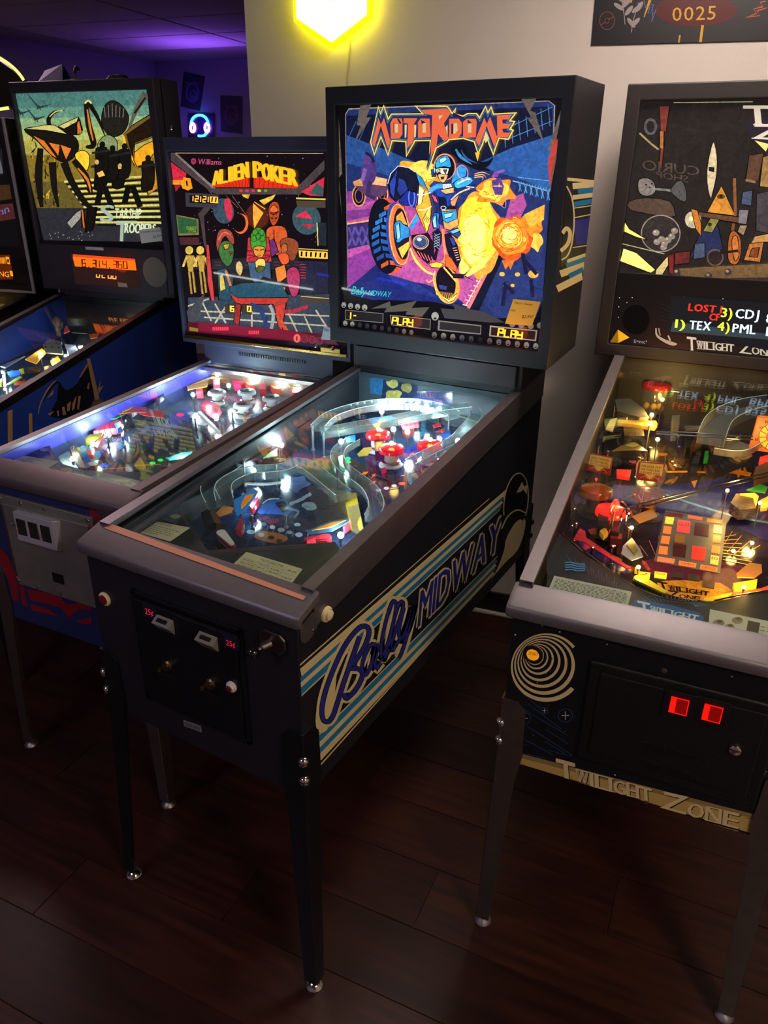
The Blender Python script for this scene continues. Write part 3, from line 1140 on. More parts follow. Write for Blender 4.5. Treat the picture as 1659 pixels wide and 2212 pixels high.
def strip(p, crop, pts, h, w, th, mt, name, wall=0.0, n=6, hs=None):
    """ramp / guide strip along a smoothed path; w in metres; side walls of height wall"""
    k = K(crop)
    if hs is None:
        hs = [h] * len(pts)
    cl = [p.pf(hh)(k(a)) for a, hh in zip(pts, hs)]
    cl = [Vector(q) for q in catmull([tuple(c) for c in cl], n)]
    nrm = p.upn()
    Ls, Rs = [], []
    for i, c in enumerate(cl):
        t = (cl[min(i + 1, len(cl) - 1)] - cl[max(i - 1, 0)]).normalized()
        s_ = t.cross(nrm).normalized() * (w / 2)
        Ls.append(c - s_)
        Rs.append(c + s_)
    b = B()
    m_ = len(cl)
    vv = []
    for i in range(m_):
        if wall:
            s_ = (Rs[i] - Ls[i]).normalized() * th
            prof = [Ls[i] + nrm * wall, Ls[i], Rs[i], Rs[i] + nrm * wall, Rs[i] + nrm * wall - s_, Rs[i] + nrm * th - s_, Ls[i] + nrm * th + s_, Ls[i] + nrm * wall + s_]
        else:
            prof = [Ls[i], Rs[i], Rs[i] + nrm * th, Ls[i] + nrm * th]
        vv += prof
    k_ = len(prof)
    fs = []
    for i in range(m_ - 1):
        fs += [(i * k_ + j, i * k_ + (j + 1) % k_, (i + 1) * k_ + (j + 1) % k_, (i + 1) * k_ + j) for j in range(k_)]
    fs += [tuple(range(k_)), tuple(range(len(vv) - 1, len(vv) - 1 - k_, -1))]
    o = obj(name, b.add(vv, fs), mt, p.root, smooth=False)
    if wall:
        for side in (Ls, Rs):
            obj('ramp_edge', B().tube([q + nrm * wall for q in side], .0011, 5), mat('edge_glint', 'dfeeee', 0.15, emit='dfeeee', estr=.06), o, smooth=True)  # pale, faintly glowing rim stands in for edge glints
    return o


def wire(p, crop, pts, hs, r=0.0022, mt=None, name='wire_rail', n=5):
    k = K(crop)
    cl = [tuple(p.pf(hh)(k(a))) for a, hh in zip(pts, hs)]
    return obj(name, B().tube(catmull(cl, n), r, 6), mt or chrome, p.root, smooth=True)


def bumper(p, crop, pt, h, cap_m, R=0.034, body=None, style='dome', name='pop_bumper'):
    c = p.pf(h)(K(crop)(pt))
    z = p.pf_z(c.y)
    o = obj(name, B().lathe((c.x, c.y, z), (0, 0, 1), [(R * .95, 0), (R * .95, .004), (R * .55, .010), (R * .55, h * .62), (R * .6, h * .64)], 20), body or white_plastic, p.root, smooth=True)
    zz = z + h * .66
    if style == 'dome':
        obj('cap', B().lathe((c.x, c.y, zz), (0, 0, 1), [(R, 0), (R, .010), (R * .92, .016), (R * .5, .020), (0, .021)], 22), cap_m, o, smooth=True)
    else:
        obj('cap', B().lathe((c.x, c.y, zz), (0, 0, 1), [(R * .98, 0), (R, .002), (R * .97, .009), (R * .86, .012), (R * .5, .0135), (0, .014)], 24), cap_m, o, smooth=True)
        obj('cap_disc', B().lathe((c.x, c.y, zz + .0145), (0, 0, 1), [(R * .78, 0), (R * .76, .001), (R * .3, .0016), (0, .0018)], 20), cmat('3a3c42', 0.4), o, smooth=True)
        obj('cap_hub', B().lathe((c.x, c.y, zz + .0165), (0, 0, 1), [(R * .26, 0), (R * .22, .0015), (0, .002)], 12), cmat('4a2a30', 0.4), o, smooth=True)
    obj('ring', B().lathe((c.x, c.y, z + .012), (0, 0, 1), [(R * .7, 0), (R * .78, .002), (R * .7, .004)], 18), chrome, o, smooth=True)
    return o


def flipper(p, crop, a, b_, h, col, rcol, name='flipper', w0=0.011, w1=0.006):
    k = K(crop)
    A_, B_ = p.pf(h)(k(a)), p.pf(h)(k(b_))
    n_ = p.upn()
    d = (B_ - A_).normalized()
    s_ = d.cross(n_).normalized()

    def outline(e):
        out = []
        for i in range(9):
            t = math.pi / 2 + math.pi * i / 8
            out.append(A_ + (d * math.cos(t) + s_ * math.sin(t)) * (w0 + e))
        for i in range(9):
            t = -math.pi / 2 + math.pi * i / 8
            out.append(B_ + (d * math.cos(t) + s_ * math.sin(t)) * (w1 + e))
        return out
    o = obj(name, B().prism(outline(0), -n_ * 0.020), cmat(col, 0.3), p.root)
    obj('flipper_rubber', B().prism([q - n_ * 0.004 for q in outline(0.0022)], -n_ * 0.010), cmat(rcol, 0.5), o)
    return o


def card(p, crop, pts, h, lines, title, col='d9cfae', ink='3a352c', name='instruction_card', parent=None, grid=0):
    """printed paper card on the apron; pts in order bottom left, bottom right, top right, top left"""
    k = K(crop)
    q = [p.pf(h)(k(a)) for a in pts]
    o = obj(name, B().prism(q, -p.upn() * 0.0006), mat('card_' + col, col, 0.6), p.root)
    A_ = Art(p.pf(h), p.upn(), crop, lift=0.0002)
    bl, br, tr, tl = pts[:4] if len(pts) == 4 else (pts[0], pts[1], pts[2], pts[3])

    def mp(u, v):
        return tuple((bl[a] * (1 - u) + br[a] * u) * (1 - v) + (tl[a] * (1 - u) + tr[a] * u) * v for a in (0, 1))
    if title:
        A_.text(ink, title, (mp(.3, .78), mp(.7, .78), mp(.7, .9), mp(.3, .9)), 0)
    rnd = random.Random(len(lines) * 7 + int(bl[0]))
    for (u0, u1, v) in lines:
        # rows of fine print
        x = u0
        while x < u1:
            w = rnd.uniform(.02, .07)
            A_.poly(ink, [mp(x, v), mp(min(x + w, u1), v), mp(min(x + w, u1), v + .028), mp(x, v + .028)], 0)
            x += w + .018
    if grid:
        for g in range(1, grid + 1):
            v = .08 + .16 * g
            A_.line('7a705c', [mp(.04, v - .05), mp(.96, v - .05)], 2.0, 0)
        for g in (.3, .52, .74):
            A_.line('7a705c', [mp(g, .06), mp(g, .68)], 2.0, 0)
    A_.build('card_print', o, INK)
    return o


# ================================================================== the motorcycle machine
p = MD
cD, cL, cR = (690, 140, 2.6333), (760, 220, 4.366), (780, 320, 5.184)
base = Art(p.bg(), (0, -1, 0), cD)
base.poly('121219', [(100, 190), (1410, 150), (1290, 1660), (100, 1520)], .35)
base.build('backglass_panel', p.box, INKG)
A = Art(p.bg(0.0012), (0, -1, 0), cD)
PIC = [(150, 285), (168, 255), (1305, 208), (1335, 232), (1325, 560), (1300, 900), (1270, 1340), (1230, 1440), (1000, 1440), (860, 1395), (700, 1360), (640, 1345), (300, 1330), (190, 1310), (163, 1270)]
A.line('b8ae98', PIC[:5], 9, .55).line('b8ae98', [(150, 285), (156, 700), (163, 1270)], 7, .5)
A.poly('22336e', PIC, .8)
A.poly('141b38', [(155, 290), (1325, 235), (1325, 420), (900, 560), (500, 560), (155, 420)], .6)
A.poly('2a5090', [(156, 400), (420, 500), (560, 560), (420, 640), (300, 600), (156, 560)], .85)
A.poly('2c5aa0', [(900, 560), (1100, 470), (1325, 400), (1318, 720), (1120, 640), (1000, 610)], .85)
for i in range(7):
    A.line('4a86bc', [(1060 + i * 42, 470 - i * 20), (1050 + i * 42, 360 - i * 22)], 4, .8)
A.line('4a86bc', [(1050, 370), (1325, 240)], 4, .8).line('4a86bc', [(1055, 430), (1325, 320)], 4, .8)
for i in range(4):
    A.line('3a6aa4', [(160 + i * 60, 430 + i * 14), (210 + i * 60, 320 + i * 10)], 4, .6)
A.line('6fb0cc', [(1100, 660), (1310, 720)], 7, .9).line('5a9cc0', [(1130, 640), (1315, 660)], 5, .9)
for i in range(6):
    A.line('5a9cc0', [(1130 + i * 32, 660 + i * 8), (1150 + i * 32, 720 + i * 10)], 5, .9).line('5a9cc0', [(1150 + i * 32, 665 + i * 8), (1135 + i * 32, 722 + i * 10)], 5, .9)
A.poly('b04f96', [(156, 720), (420, 700), (640, 880), (1000, 1090), (1090, 760), (1160, 730), (1180, 800), (1000, 1140), (850, 1390), (640, 1340), (300, 1290), (163, 1260)], .95)
A.poly('8e3f8e', [(156, 720), (420, 700), (480, 760), (156, 790)], .9).poly('7a3a86', [(158, 830), (330, 815), (330, 850), (158, 890)], .9)
A.poly('342a66', [(160, 905), (320, 885), (330, 1010), (162, 1050)], .9)
for i in range(4):
    A.line('5a4a92', [(168 + i * 40, 1030), (205 + i * 40, 920)], 12, .9).line('5a4a92', [(205 + i * 40, 1025), (168 + i * 40, 925)], 12, .9)
A.line('f0b45a', [(158, 905), (330, 880)], 9, .9)
for a_, b_ in (((162, 1160), (420, 1010)), ((330, 1240), (560, 1080)), ((600, 1330), (800, 1180))):
    A.line('e06a6a', [a_, b_], 6, .9)
A.poly('8a3a92', [(162, 1100), (300, 1040), (420, 1180), (162, 1260)], .85)
A.poly('1c2668', [(163, 1270), (250, 1200), (330, 1130), (420, 1215), (600, 1245), (760, 1300), (860, 1390), (640, 1345), (300, 1335), (190, 1310)], .85)
A.poly('25347c', [(390, 1190), (560, 1240), (690, 1330), (560, 1300), (430, 1240)], .8)
# right lower blue chute and rail
A.poly('27366e', [(1040, 1060), (1285, 1010), (1270, 1340), (1225, 1440), (990, 1440), (880, 1400)], .85)
A.poly('14182e', [(1010, 1080), (1050, 1090), (900, 1420), (850, 1400)], .6)
A.line('f07a7a', [(1000, 1090), (850, 1385)], 16, .95).line('ffd0b0', [(990, 1090), (835, 1370)], 5, .95)
for i in range(11):
    A.line('ffcf8a', [(995 - i * 15, 1100 + i * 27), (968 - i * 15, 1092 + i * 27)], 6, .9)
# explosions
def lumps(A, cx, cy, rx, ry, n, col, em, seed=1, jig=.22):
    r_ = random.Random(seed)
    pts = []
    for i in range(n):
        t = 2 * math.pi * i / n
        k = 1 + jig * (r_.random() - .5) * 2
        pts.append((cx + rx * k * math.cos(t), cy + ry * k * math.sin(t)))
    A.poly(col, pts, em, smooth=4)


lumps(A, 560, 640, 150, 88, 15, 'e8a832', .95, 3)
lumps(A, 600, 610, 80, 60, 11, 'ffdf5a', .98, 4)
lumps(A, 900, 960, 130, 235, 20, 'f4a03a', .98, 5, .12)
lumps(A, 905, 950, 112, 205, 18, 'ffd83a', 1.0, 6, .10)
lumps(A, 880, 985, 70, 150, 14, 'fff07a', 1.0, 7, .10)
A.poly('ffe46a', [(800, 1080), (860, 1160), (990, 1050), (940, 1150), (840, 1210), (800, 1180)], 1.0)
rc = random.Random(17)
for k_ in range(46):
    t, q_ = rc.uniform(0, 6.28), rc.uniform(.35, .95)
    A.ring(['e09a1c', 'f0b830', 'fff4a8'][k_ % 3], (905 + 108 * q_ * math.cos(t), 955 + 205 * q_ * math.sin(t)), rc.uniform(10, 24), rc.uniform(10, 22), 4, .95, 7, 0, t - 1.2, t + 1.0)
lumps(A, 1005, 720, 108, 78, 15, 'e88a2a', .95, 8)
lumps(A, 1000, 715, 80, 58, 13, 'ffcc48', .95, 9)
lumps(A, 1100, 985, 118, 122, 18, 'd8541f', .95, 10, .1)
lumps(A, 1092, 975, 100, 104, 16, 'f0902c', .95, 11, .1)
lumps(A, 1085, 970, 74, 76, 14, 'ffb93a', 1.0, 12, .1)
lumps(A, 1082, 966, 46, 48, 12, 'ffe27a', 1.0, 13, .1)
lumps(A, 1215, 900, 62, 66, 12, 'e08a28', .95, 14)
A.poly('f0a83a', [(1170, 850), (1285, 795), (1280, 880), (1200, 930)], .95)
lumps(A, 1240, 1010, 30, 50, 9, 'f7c04a', .95, 15)
for i in range(7):
    A.ring('c8621c', (1085 + 14 * math.cos(i * 2.1), 970 + 12 * math.sin(i * 1.7)), 30 + i * 11, 28 + i * 11, 4, .95, a0=i * 1.1, a1=i * 1.1 + 2.4, n=14)
for k_ in range(34):
    t, q_ = rc.uniform(0, 6.28), rc.uniform(.3, 1.0)
    A.ring(['b8481a', 'e87a20', 'ffd070'][k_ % 3], (1095 + 105 * q_ * math.cos(t), 978 + 108 * q_ * math.sin(t)), rc.uniform(8, 18), rc.uniform(8, 16), 4, .95, 7, 0, t - 1.3, t + 1.0)
    if k_ < 18:
        A.ring(['b8601a', 'ffe07a'][k_ % 2], (1003 + 95 * q_ * math.cos(t * 1.7), 718 + 66 * q_ * math.sin(t * 1.7)), rc.uniform(8, 15), rc.uniform(7, 13), 4, .95, 7, 0, t - 1.3, t + 1.0).ring(['c8801a', 'fff0a0'][k_ % 2], (575 + 110 * q_ * math.cos(t * 1.3), 630 + 66 * q_ * math.sin(t * 1.3)), rc.uniform(8, 16), rc.uniform(7, 14), 4, .9, 7, 0, t - 1.3, t + 1.0)
A.poly('d0702a', [(1040, 1110), (1115, 1110), (1090, 1165), (1080, 1140), (1062, 1165)], .9)
for cx, cy, r in ((1042, 1190, 16), (1128, 1192, 15), (1218, 1190, 30), (1060, 1250, 14), (1100, 1255, 12)):
    A.disc('e8b44a', (cx, cy), r, r * .8, .9, 10)
for a_, b_ in (((1160, 1100), (1240, 1190)), ((1180, 1190), (1160, 1070)), ((1050, 1240), (1110, 1300)), ((1205, 1220), (1215, 1320)), ((1060, 1260), (1045, 1370))):
    A.line('1a1c40', [a_, b_], 22, .7)
# lightning bolts of bare mirror
for pts_ in ([(232, 232), (296, 226), (268, 300), (296, 298), (200, 445), (236, 345), (212, 345)], [(1150, 190), (1235, 188), (1200, 262), (1228, 270), (1275, 435), (1180, 300), (1210, 305)],
             [(1395, 210), (1350, 420), (1378, 430), (1310, 740), (1330, 480), (1298, 490)], [(110, 300), (130, 620), (112, 640), (128, 860), (104, 700)]):
    A.poly('8a7e74', pts_, .35)
A.poly('d84a3a', [(1378, 320), (1340, 420), (1360, 430), (1312, 700), (1300, 560), (1330, 440)], .6)
A.build('backglass_scene', p.box, INKP)

# --- riders (plain generic riders in the same places and colours)
A = Art(p.bg(0.005), (0, -1, 0), cD)
for (wx, wy, rx, ry) in ((225, 745, 40, 62), (358, 735, 34, 58)):
    A.disc('191430', (wx, wy), rx, ry, .7).ring('e8a060', (wx, wy), rx, ry, 7, .9).ring('b06a50', (wx, wy), rx - 16, ry - 22, 5, .9)
A.poly('5a3a5e', [(190, 670), (260, 640), (330, 650), (390, 690), (380, 740), (300, 760), (230, 720)], .85)
A.poly('e8ac74', [(300, 630), (385, 650), (380, 690), (300, 680)], .9).poly('c88a5a', [(190, 665), (240, 645), (250, 690), (200, 690)], .9)
A.poly('4a3474', [(245, 570), (300, 545), (325, 580), (315, 660), (270, 690), (240, 640)], .85, smooth=3)
A.line('7a5a9a', [(262, 590), (245, 660)], 22, .85).line('3a2a5a', [(290, 660), (275, 740), (320, 760)], 26, .8)
A.disc('5a3c80', (270, 545), 22, 26, .85).line('2a2040', [(262, 500), (295, 520), (310, 555)], 16, .7, smooth=3)
A.disc('241a3c', (1040, 760), 18, 58, .8, rot=-.25).ring('c89ad0', (1040, 760), 18, 58, 4, .9, rot=-.25)
A.poly('5a3a86', [(980, 660), (1030, 640), (1050, 690), (1040, 740), (1000, 740), (985, 700)], .9)
A.line('8a5ab0', [(985, 640), (1010, 615), (1055, 600)], 14, .9, smooth=3).disc('7a4a9c', (1005, 622), 15, 18, .9).line('e8c090', [(990, 690), (1040, 690)], 6, .9)
A.crop(*cR)
A.outline = ('17101c', 7, .5)
# hair
A.line('0d111e', [(1010, 40), (1090, 10), (1150, 90), (1260, 180), (1400, 180), (1480, 110)], [60, 150, 130, 90, 60, 10], .8, smooth=5)
A.line('0d111e', [(1200, 160), (1320, 220), (1450, 250)], [70, 60, 8], .8, smooth=5)
A.line('3f84b8', [(1060, 10), (1120, 100), (1240, 180)], [20, 34, 6], .9, smooth=5).line('2a5a94', [(1120, 20), (1180, 110), (1300, 170)], [8, 22, 4], .9, smooth=5)
for k_ in range(3):
    A.line('f0b070', [(1270, 290 + k_ * 20), (1360, 270 + k_ * 25), (1440 - 40 * k_, 300 + k_ * 30)], [10, 12, 2], .9, smooth=4)
# big rear tyre
A.disc('e0562c', (300, 985), 205, 430, .95, 36, -.12)
A.disc('11131f', (265, 985), 178, 425, .75, 36, -.10)
for i in range(9):
    y = 640 + i * 80
    x0 = 118 + 0.0012 * (y - 980) ** 2
    c = ['c8562e', '2f6cb4', '2f74bc', '2a6ab4', '2762ac', '2458a0', '1f4c92', '24407c', 'c8562e'][i]
    A.poly(c, [(x0, y + 20), (x0 + 85, y - 30), (x0 + 90, y + 26), (x0 + 8, y + 70)], .92)
    A.poly(c, [(x0 + 100, y - 30), (x0 + 175, y - 10), (x0 + 232, y + 10), (x0 + 232, y + 58), (x0 + 160, y + 34), (x0 + 104, y + 28)], .92)
A.disc('2a3f9a', (400, 960), 110, 355, .9, 32, -.08).disc('e8703a', (430, 965), 112, 340, .95, 32, -.08).disc('241a30', (462, 960), 92, 290, .8, 30, -.08)
A.ring('f7a85a', (440, 965), 116, 345, 12, .95, 36, -.08)
A.poly('f4a23e', [(400, 760), (470, 700), (530, 860), (470, 850), (400, 820)], .95).poly('f7b848', [(420, 1120), (540, 1040), (560, 1100), (470, 1240)], .95)
A.poly('3488c8', [(380, 850), (440, 810), (480, 850), (540, 890), (555, 940), (550, 990), (480, 1020), (420, 1060), (390, 1000)], .95, smooth=3)
A.poly('8accec', [(395, 870), (440, 840), (450, 1000), (410, 1030)], .95)
# frame tube and far arm
A.line('3a8ad0', [(560, 890), (620, 800), (640, 740)], [60, 50, 30], .95, smooth=3).line('f09a5a', [(545, 870), (600, 780), (625, 730)], 8, .95)
A.poly('1c2a80', [(430, 600), (480, 520), (540, 450), (600, 470), (640, 520), (620, 660), (560, 640), (500, 640)], .9, smooth=3)
A.ring('5a78e0', (575, 550), 40, 105, 14, .95, 24)
# shield
A.poly('171b30', [(308, 400), (340, 290), (425, 200), (540, 218), (620, 270), (660, 420), (640, 500), (520, 470), (440, 560), (400, 600), (330, 540)], .75)
A.poly('2b3fa0', [(325, 395), (425, 215), (405, 330), (380, 560), (335, 500)], .85).poly('2a3a88', [(430, 330), (500, 360), (540, 460), (450, 540), (410, 470)], .8)
A.line('c8d0e8', [(308, 400), (340, 290), (425, 200), (540, 218), (620, 270)], 8, .9).line('b08af0', [(660, 420), (632, 600), (620, 660)], 9, .95)
# fairing
A.poly('2a86c0', [(620, 270), (690, 330), (760, 470), (660, 400)], .95)
A.poly('f2a236', [(660, 410), (760, 480), (800, 640), (790, 820), (745, 965), (690, 840), (620, 680), (655, 520)], .98)
A.poly('ffd35a', [(700, 800), (785, 640), (788, 820), (745, 950)], 1.0).poly('ffe9a0', [(660, 420), (720, 470), (690, 620), (640, 640)], 1.0)
for k_ in range(4):
    A.line('3a2a30', [(700 + k_ * 18, 800 + k_ * 12), (735 + k_ * 14, 740 + k_ * 14)], 7, .8)
A.line('fff6d0', [(640, 520), (720, 520), (800, 490)], 12, 1.0, smooth=3).line('fff6d0', [(650, 690), (730, 690), (800, 650)], 12, 1.0, smooth=3)
# engine
A.poly('1d1422', [(575, 975), (760, 950), (830, 1080), (820, 1230), (760, 1290), (660, 1210), (590, 1100)], .8)
A.ring('f0906a', (680, 1050), 92, 82, 12, .95).disc('3a4a6a', (680, 1045), 60, 52, .85).disc('c8d8d0', (665, 1020), 26, 20, .9).ring('6a86c0', (680, 1050), 74, 64, 10, .9)
for k_ in range(5):
    A.line('e86a6a', [(640 + k_ * 40, 1150 + k_ * 16), (690 + k_ * 34, 1230 + k_ * 14)], 9, .95)
A.line('f0d060', [(565, 1120), (620, 1250), (730, 1370), (840, 1420)], [14, 26, 26, 16], .98, smooth=4).line('f0702a', [(600, 1130), (660, 1260), (770, 1360)], 14, .95, smooth=4)
# leg, thigh, boot
A.poly('f0a05a', [(900, 690), (1065, 680), (1095, 860), (1000, 920), (930, 900)], .95)
A.poly('2f9cdc', [(905, 710), (1060, 700), (1070, 790), (960, 840), (915, 800)], .98).poly('a8e4f4', [(930, 735), (1030, 720), (1010, 770), (940, 790)], 1.0)
A.poly('2c70c0', [(800, 800), (830, 720), (890, 730), (880, 820), (890, 900), (820, 900)], .95).poly('9ad4ec', [(810, 810), (850, 740), (860, 880), (820, 890)], .95)
A.poly('1a1a2c', [(815, 940), (880, 900), (915, 960), (910, 1060), (870, 1150), (850, 1260), (820, 1240), (850, 1140), (820, 1060)], .8)
for k_ in range(5):
    A.line('aab4cc', [(828, 985 + k_ * 30), (900, 955 + k_ * 30)], 5, .8).line('aab4cc', [(830, 950 + k_ * 32), (895, 1010 + k_ * 30)], 4, .8)
A.poly('2a4aa0', [(960, 930), (1080, 890), (1120, 960), (1080, 1010)], .9).poly('8acce0', [(1000, 930), (1090, 895), (1110, 930), (1030, 960)], .95)
A.line('f08a4a', [(930, 900), (940, 1050), (960, 1240), (880, 1310)], [30, 24, 34, 40], .98, smooth=4)
A.poly('ffb83a', [(780, 1290), (860, 1270), (940, 1290), (900, 1340), (800, 1330)], 1.0)
# torso, arms
A.poly('1f3f9c', [(780, 420), (830, 370), (960, 400), (1080, 480), (1080, 660), (900, 660), (880, 560)], .92)
A.poly('141a34', [(880, 540), (960, 560), (970, 640), (895, 650)], .8).poly('e85a8a', [(800, 520), (850, 540), (880, 620), (830, 590)], .95)
A.poly('f0945a', [(1010, 600), (1110, 520), (1060, 660), (1030, 660)], .95).line('ffd0a0', [(1020, 580), (1110, 500), (1230, 450)], 14, .98, smooth=3)
A.line('1a1c34', [(890, 665), (1075, 665)], 44, .8).ring('e0e4f0', (935, 668), 32, 22, 6, .95)
A.poly('2c8cd0', [(1020, 400), (1060, 240), (1130, 190), (1190, 230), (1180, 320), (1080, 360)], .95, smooth=3)
A.poly('3aa0dc', [(1060, 380), (1180, 320), (1250, 330), (1260, 380), (1180, 430), (1080, 450)], .98, smooth=3).line('c8ecf8', [(1090, 400), (1190, 350), (1240, 350)], 16, 1.0, smooth=3)
A.ring('f08a6a', (1150, 270), 62, 86, 9, .95, 24, -.3).line('f0e4dc', [(1190, 430), (1280, 440)], 9, .95)
A.line('4a98d4', [(780, 480), (860, 430), (930, 420)], 50, .95, smooth=3)
A.poly('d8ecf0', [(925, 400), (1020, 395), (1035, 440), (930, 460)], .98).poly('f4ac62', [(900, 470), (1050, 440), (1055, 500), (960, 515)], .98)
for k_ in range(3):
    A.line('2a5a94', [(945 + k_ * 28, 405), (950 + k_ * 28, 445)], 6, .9)
# helmet and face
A.disc('e8845a', (950, 210), 125, 150, .95, 28).disc('121522', (950, 215), 112, 138, .75, 28)
A.poly('e8b478', [(880, 290), (980, 290), (970, 350), (930, 390), (890, 350)], .95, smooth=3)
A.poly('5a2a2a', [(905, 325), (945, 320), (940, 345), (912, 348)], .9)
A.poly('2f9cdc', [(850, 220), (865, 130), (920, 90), (985, 90), (1015, 150), (1015, 215), (940, 205)], .98, smooth=3)
A.poly('9adcf4', [(890, 130), (950, 100), (975, 130), (910, 170)], 1.0, smooth=3)
A.poly('e8e0b8', [(850, 235), (900, 220), (1000, 225), (985, 290), (930, 300), (900, 275), (860, 285)], .98).poly('8cc8b0', [(870, 245), (900, 235), (900, 270), (875, 275)], .98).poly('3a4a6a', [(930, 240), (975, 240), (960, 290)], .9)
A.poly('2a4a90', [(800, 240), (850, 230), (850, 320), (810, 320)], .9).poly('b0d0e8', [(820, 200), (850, 230), (840, 300)], .95)
# front fork, fender, wheel
A.poly('1c1626', [(950, 960), (1010, 950), (1090, 1080), (1130, 1250), (1090, 1350), (1010, 1230), (970, 1100)], .8)
A.poly('2b3f9c', [(1000, 1000), (1050, 1000), (1080, 1080), (1040, 1100)], .9)
A.poly('f0602a', [(955, 1180), (1030, 1230), (1090, 1330), (1080, 1390), (960, 1320)], .98)
for k_ in range(6):
    A.line('f4b0a0', [(1040 + k_ * 9, 1120 + k_ * 26), (1085 + k_ * 7, 1112 + k_ * 26)], 7, .9)
A.disc('f2a03a', (980, 1535), 136, 205, .98, 32, -.18).disc('19131e', (965, 1500), 108, 178, .75, 30, -.18)
A.poly('ffe27a', [(900, 1640), (1000, 1690), (1095, 1620), (1060, 1700), (990, 1720)], 1.0)
A.poly('3a3a86', [(880, 1520), (980, 1540), (975, 1590), (900, 1580)], .85)
for k_ in range(7):
    A.line('f0a048', [(900 + k_ * 22, 1600 + k_ * 3), (905 + k_ * 22, 1660 + k_ * 4)], 7, .95)
A.line('f2b84a', [(845, 1370), (830, 1480), (870, 1640)], 14, .98, smooth=4).line('f7c25a', [(940, 1330), (1080, 1490)], 18, .98)
A.poly('241a24', [(1040, 1400), (1170, 1410), (1160, 1450), (1050, 1450)], .8).line('1a1420', [(1170, 1420), (1240, 1350)], [16, 3], .8).line('1a1420', [(1180, 1430), (1280, 1480)], [14, 3], .8)
A.line('e8ac5a', [(850, 1460), (770, 1500), (745, 1470)], 14, .95)
A.build('backglass_riders', p.box, INKP)

# --- title lettering
A = Art(p.bg(0.010), (0, -1, 0), cL)
OUT = [(172, 380), (250, 35), (272, 100), (302, 25), (345, 150), (372, 110), (660, 108), (590, 35), (905, 38), (948, 100), (985, 50), (975, 110), (1048, 128), (1090, 105), (1180, 105), (1205, 140), (1262, 32), (1285, 90), (1315, 35), (1340, 110), (1560, 98), (1500, 175), (1545, 180), (1500, 255), (1530, 265), (1480, 358), (1390, 350), (1335, 510), (1290, 400), (1265, 300), (1240, 400), (1190, 500), (1150, 380), (1050, 350), (920, 362), (905, 380), (870, 400), (800, 440), (722, 665), (735, 370), (600, 372), (512, 525), (505, 380), (385, 372), (342, 515), (275, 340), (212, 510)]
A.poly('f2cc5c', OUT, .95)


def shrink(pts, k):
    """inset an outline by k crop pixels"""
    n = len(pts)
    ar = sum(pts[i][0] * pts[(i + 1) % n][1] - pts[(i + 1) % n][0] * pts[i][1] for i in range(n))
    sg = 1 if ar > 0 else -1
    out = []
    for i in range(n):
        a_, b_, c_ = pts[i - 1], pts[i], pts[(i + 1) % n]
        d1 = Vector((b_[0] - a_[0], b_[1] - a_[1])).normalized()
        d2 = Vector((c_[0] - b_[0], c_[1] - b_[1])).normalized()
        n1, n2 = Vector((-d1.y, d1.x)) * sg, Vector((-d2.y, d2.x)) * sg
        bis = n1 + n2
        if bis.length < .3:
            out.append((b_[0] + n1.x * k, b_[1] + n1.y * k))
            continue
        bis.normalize()
        s_ = min(2.2, 1 / max(.35, bis.dot(n1)))
        out.append((b_[0] + bis.x * k * s_, b_[1] + bis.y * k * s_))
    return out


A.poly('1d2140', shrink(OUT, 12), .7).poly('3a7aa4', shrink(OUT, 18), .85).poly('262c58', shrink(OUT, 26), .75)
REDT = 'd8603e'
LET = [
    [(195, 395), (252, 150), (275, 215), (305, 150), (365, 370), (340, 440), (275, 225), (215, 430)],                       # M
    [(365, 200), (390, 155), (470, 155), (480, 190), (478, 310), (450, 345), (370, 345)],                                   # O
    [(490, 155), (620, 155), (590, 205), (582, 370), (525, 440), (530, 205), (490, 200)],                                   # T
    [(625, 190), (650, 158), (735, 158), (745, 330), (625, 340)],                                                            # O
    [(655, 75), (900, 65), (935, 105), (870, 205), (915, 350), (870, 370), (815, 300), (800, 420), (745, 520), (760, 125), (690, 115)],  # R
    [(920, 160), (1010, 158), (1040, 200), (1035, 300), (1000, 345), (915, 345)],                                           # D
    [(1050, 190), (1085, 160), (1170, 160), (1180, 190), (1170, 335), (1052, 338)],                                         # O
    [(1168, 355), (1250, 150), (1275, 210), (1305, 140), (1375, 340), (1345, 425), (1272, 225), (1200, 420)],               # M
    [(1370, 125), (1505, 125), (1480, 165), (1420, 168), (1425, 205), (1500, 205), (1475, 250), (1420, 255), (1430, 290), (1500, 290), (1470, 335), (1375, 335)],  # E
]
for q in LET:
    A.poly(REDT, q, .95)
    ys = [a_[1] for a_ in q]
    lo, hi = min(ys), max(ys)
    c = sum(a_[0] for a_ in q) / len(q), lo + (hi - lo) * .25
for q in ([(405, 210), (438, 210), (436, 290), (405, 292)], [(668, 200), (700, 200), (700, 290), (668, 292)], [(962, 205), (995, 200), (1000, 270), (975, 300), (960, 300)], [(1095, 205), (1130, 205), (1130, 290), (1098, 292)], [(820, 130), (862, 128), (825, 170)]):
    A.poly('d8c890', q, .7)
for q in ([(395, 200), (402, 200), (402, 295), (395, 295)], [(440, 150), (470, 200), (455, 210), (430, 165)], [(655, 170), (700, 195), (660, 210)], [(1090, 165), (1135, 200), (1095, 205)], [(940, 210), (958, 205), (958, 305), (940, 300)]):
    A.poly('232850', q, .6)
for q in ([(500, 215), (520, 215), (515, 330), (500, 345)], [(590, 220), (610, 215), (605, 330), (588, 340)], [(885, 240), (905, 215), (905, 320)], [(1245, 330), (1272, 290), (1298, 345), (1262, 390)]):
    A.poly('e8d08a', q, .75)
A.poly('f0b428', [(1163, 478), (1208, 478), (1186, 560)], 1.0)
A.build('title_lettering', p.box, INKG)

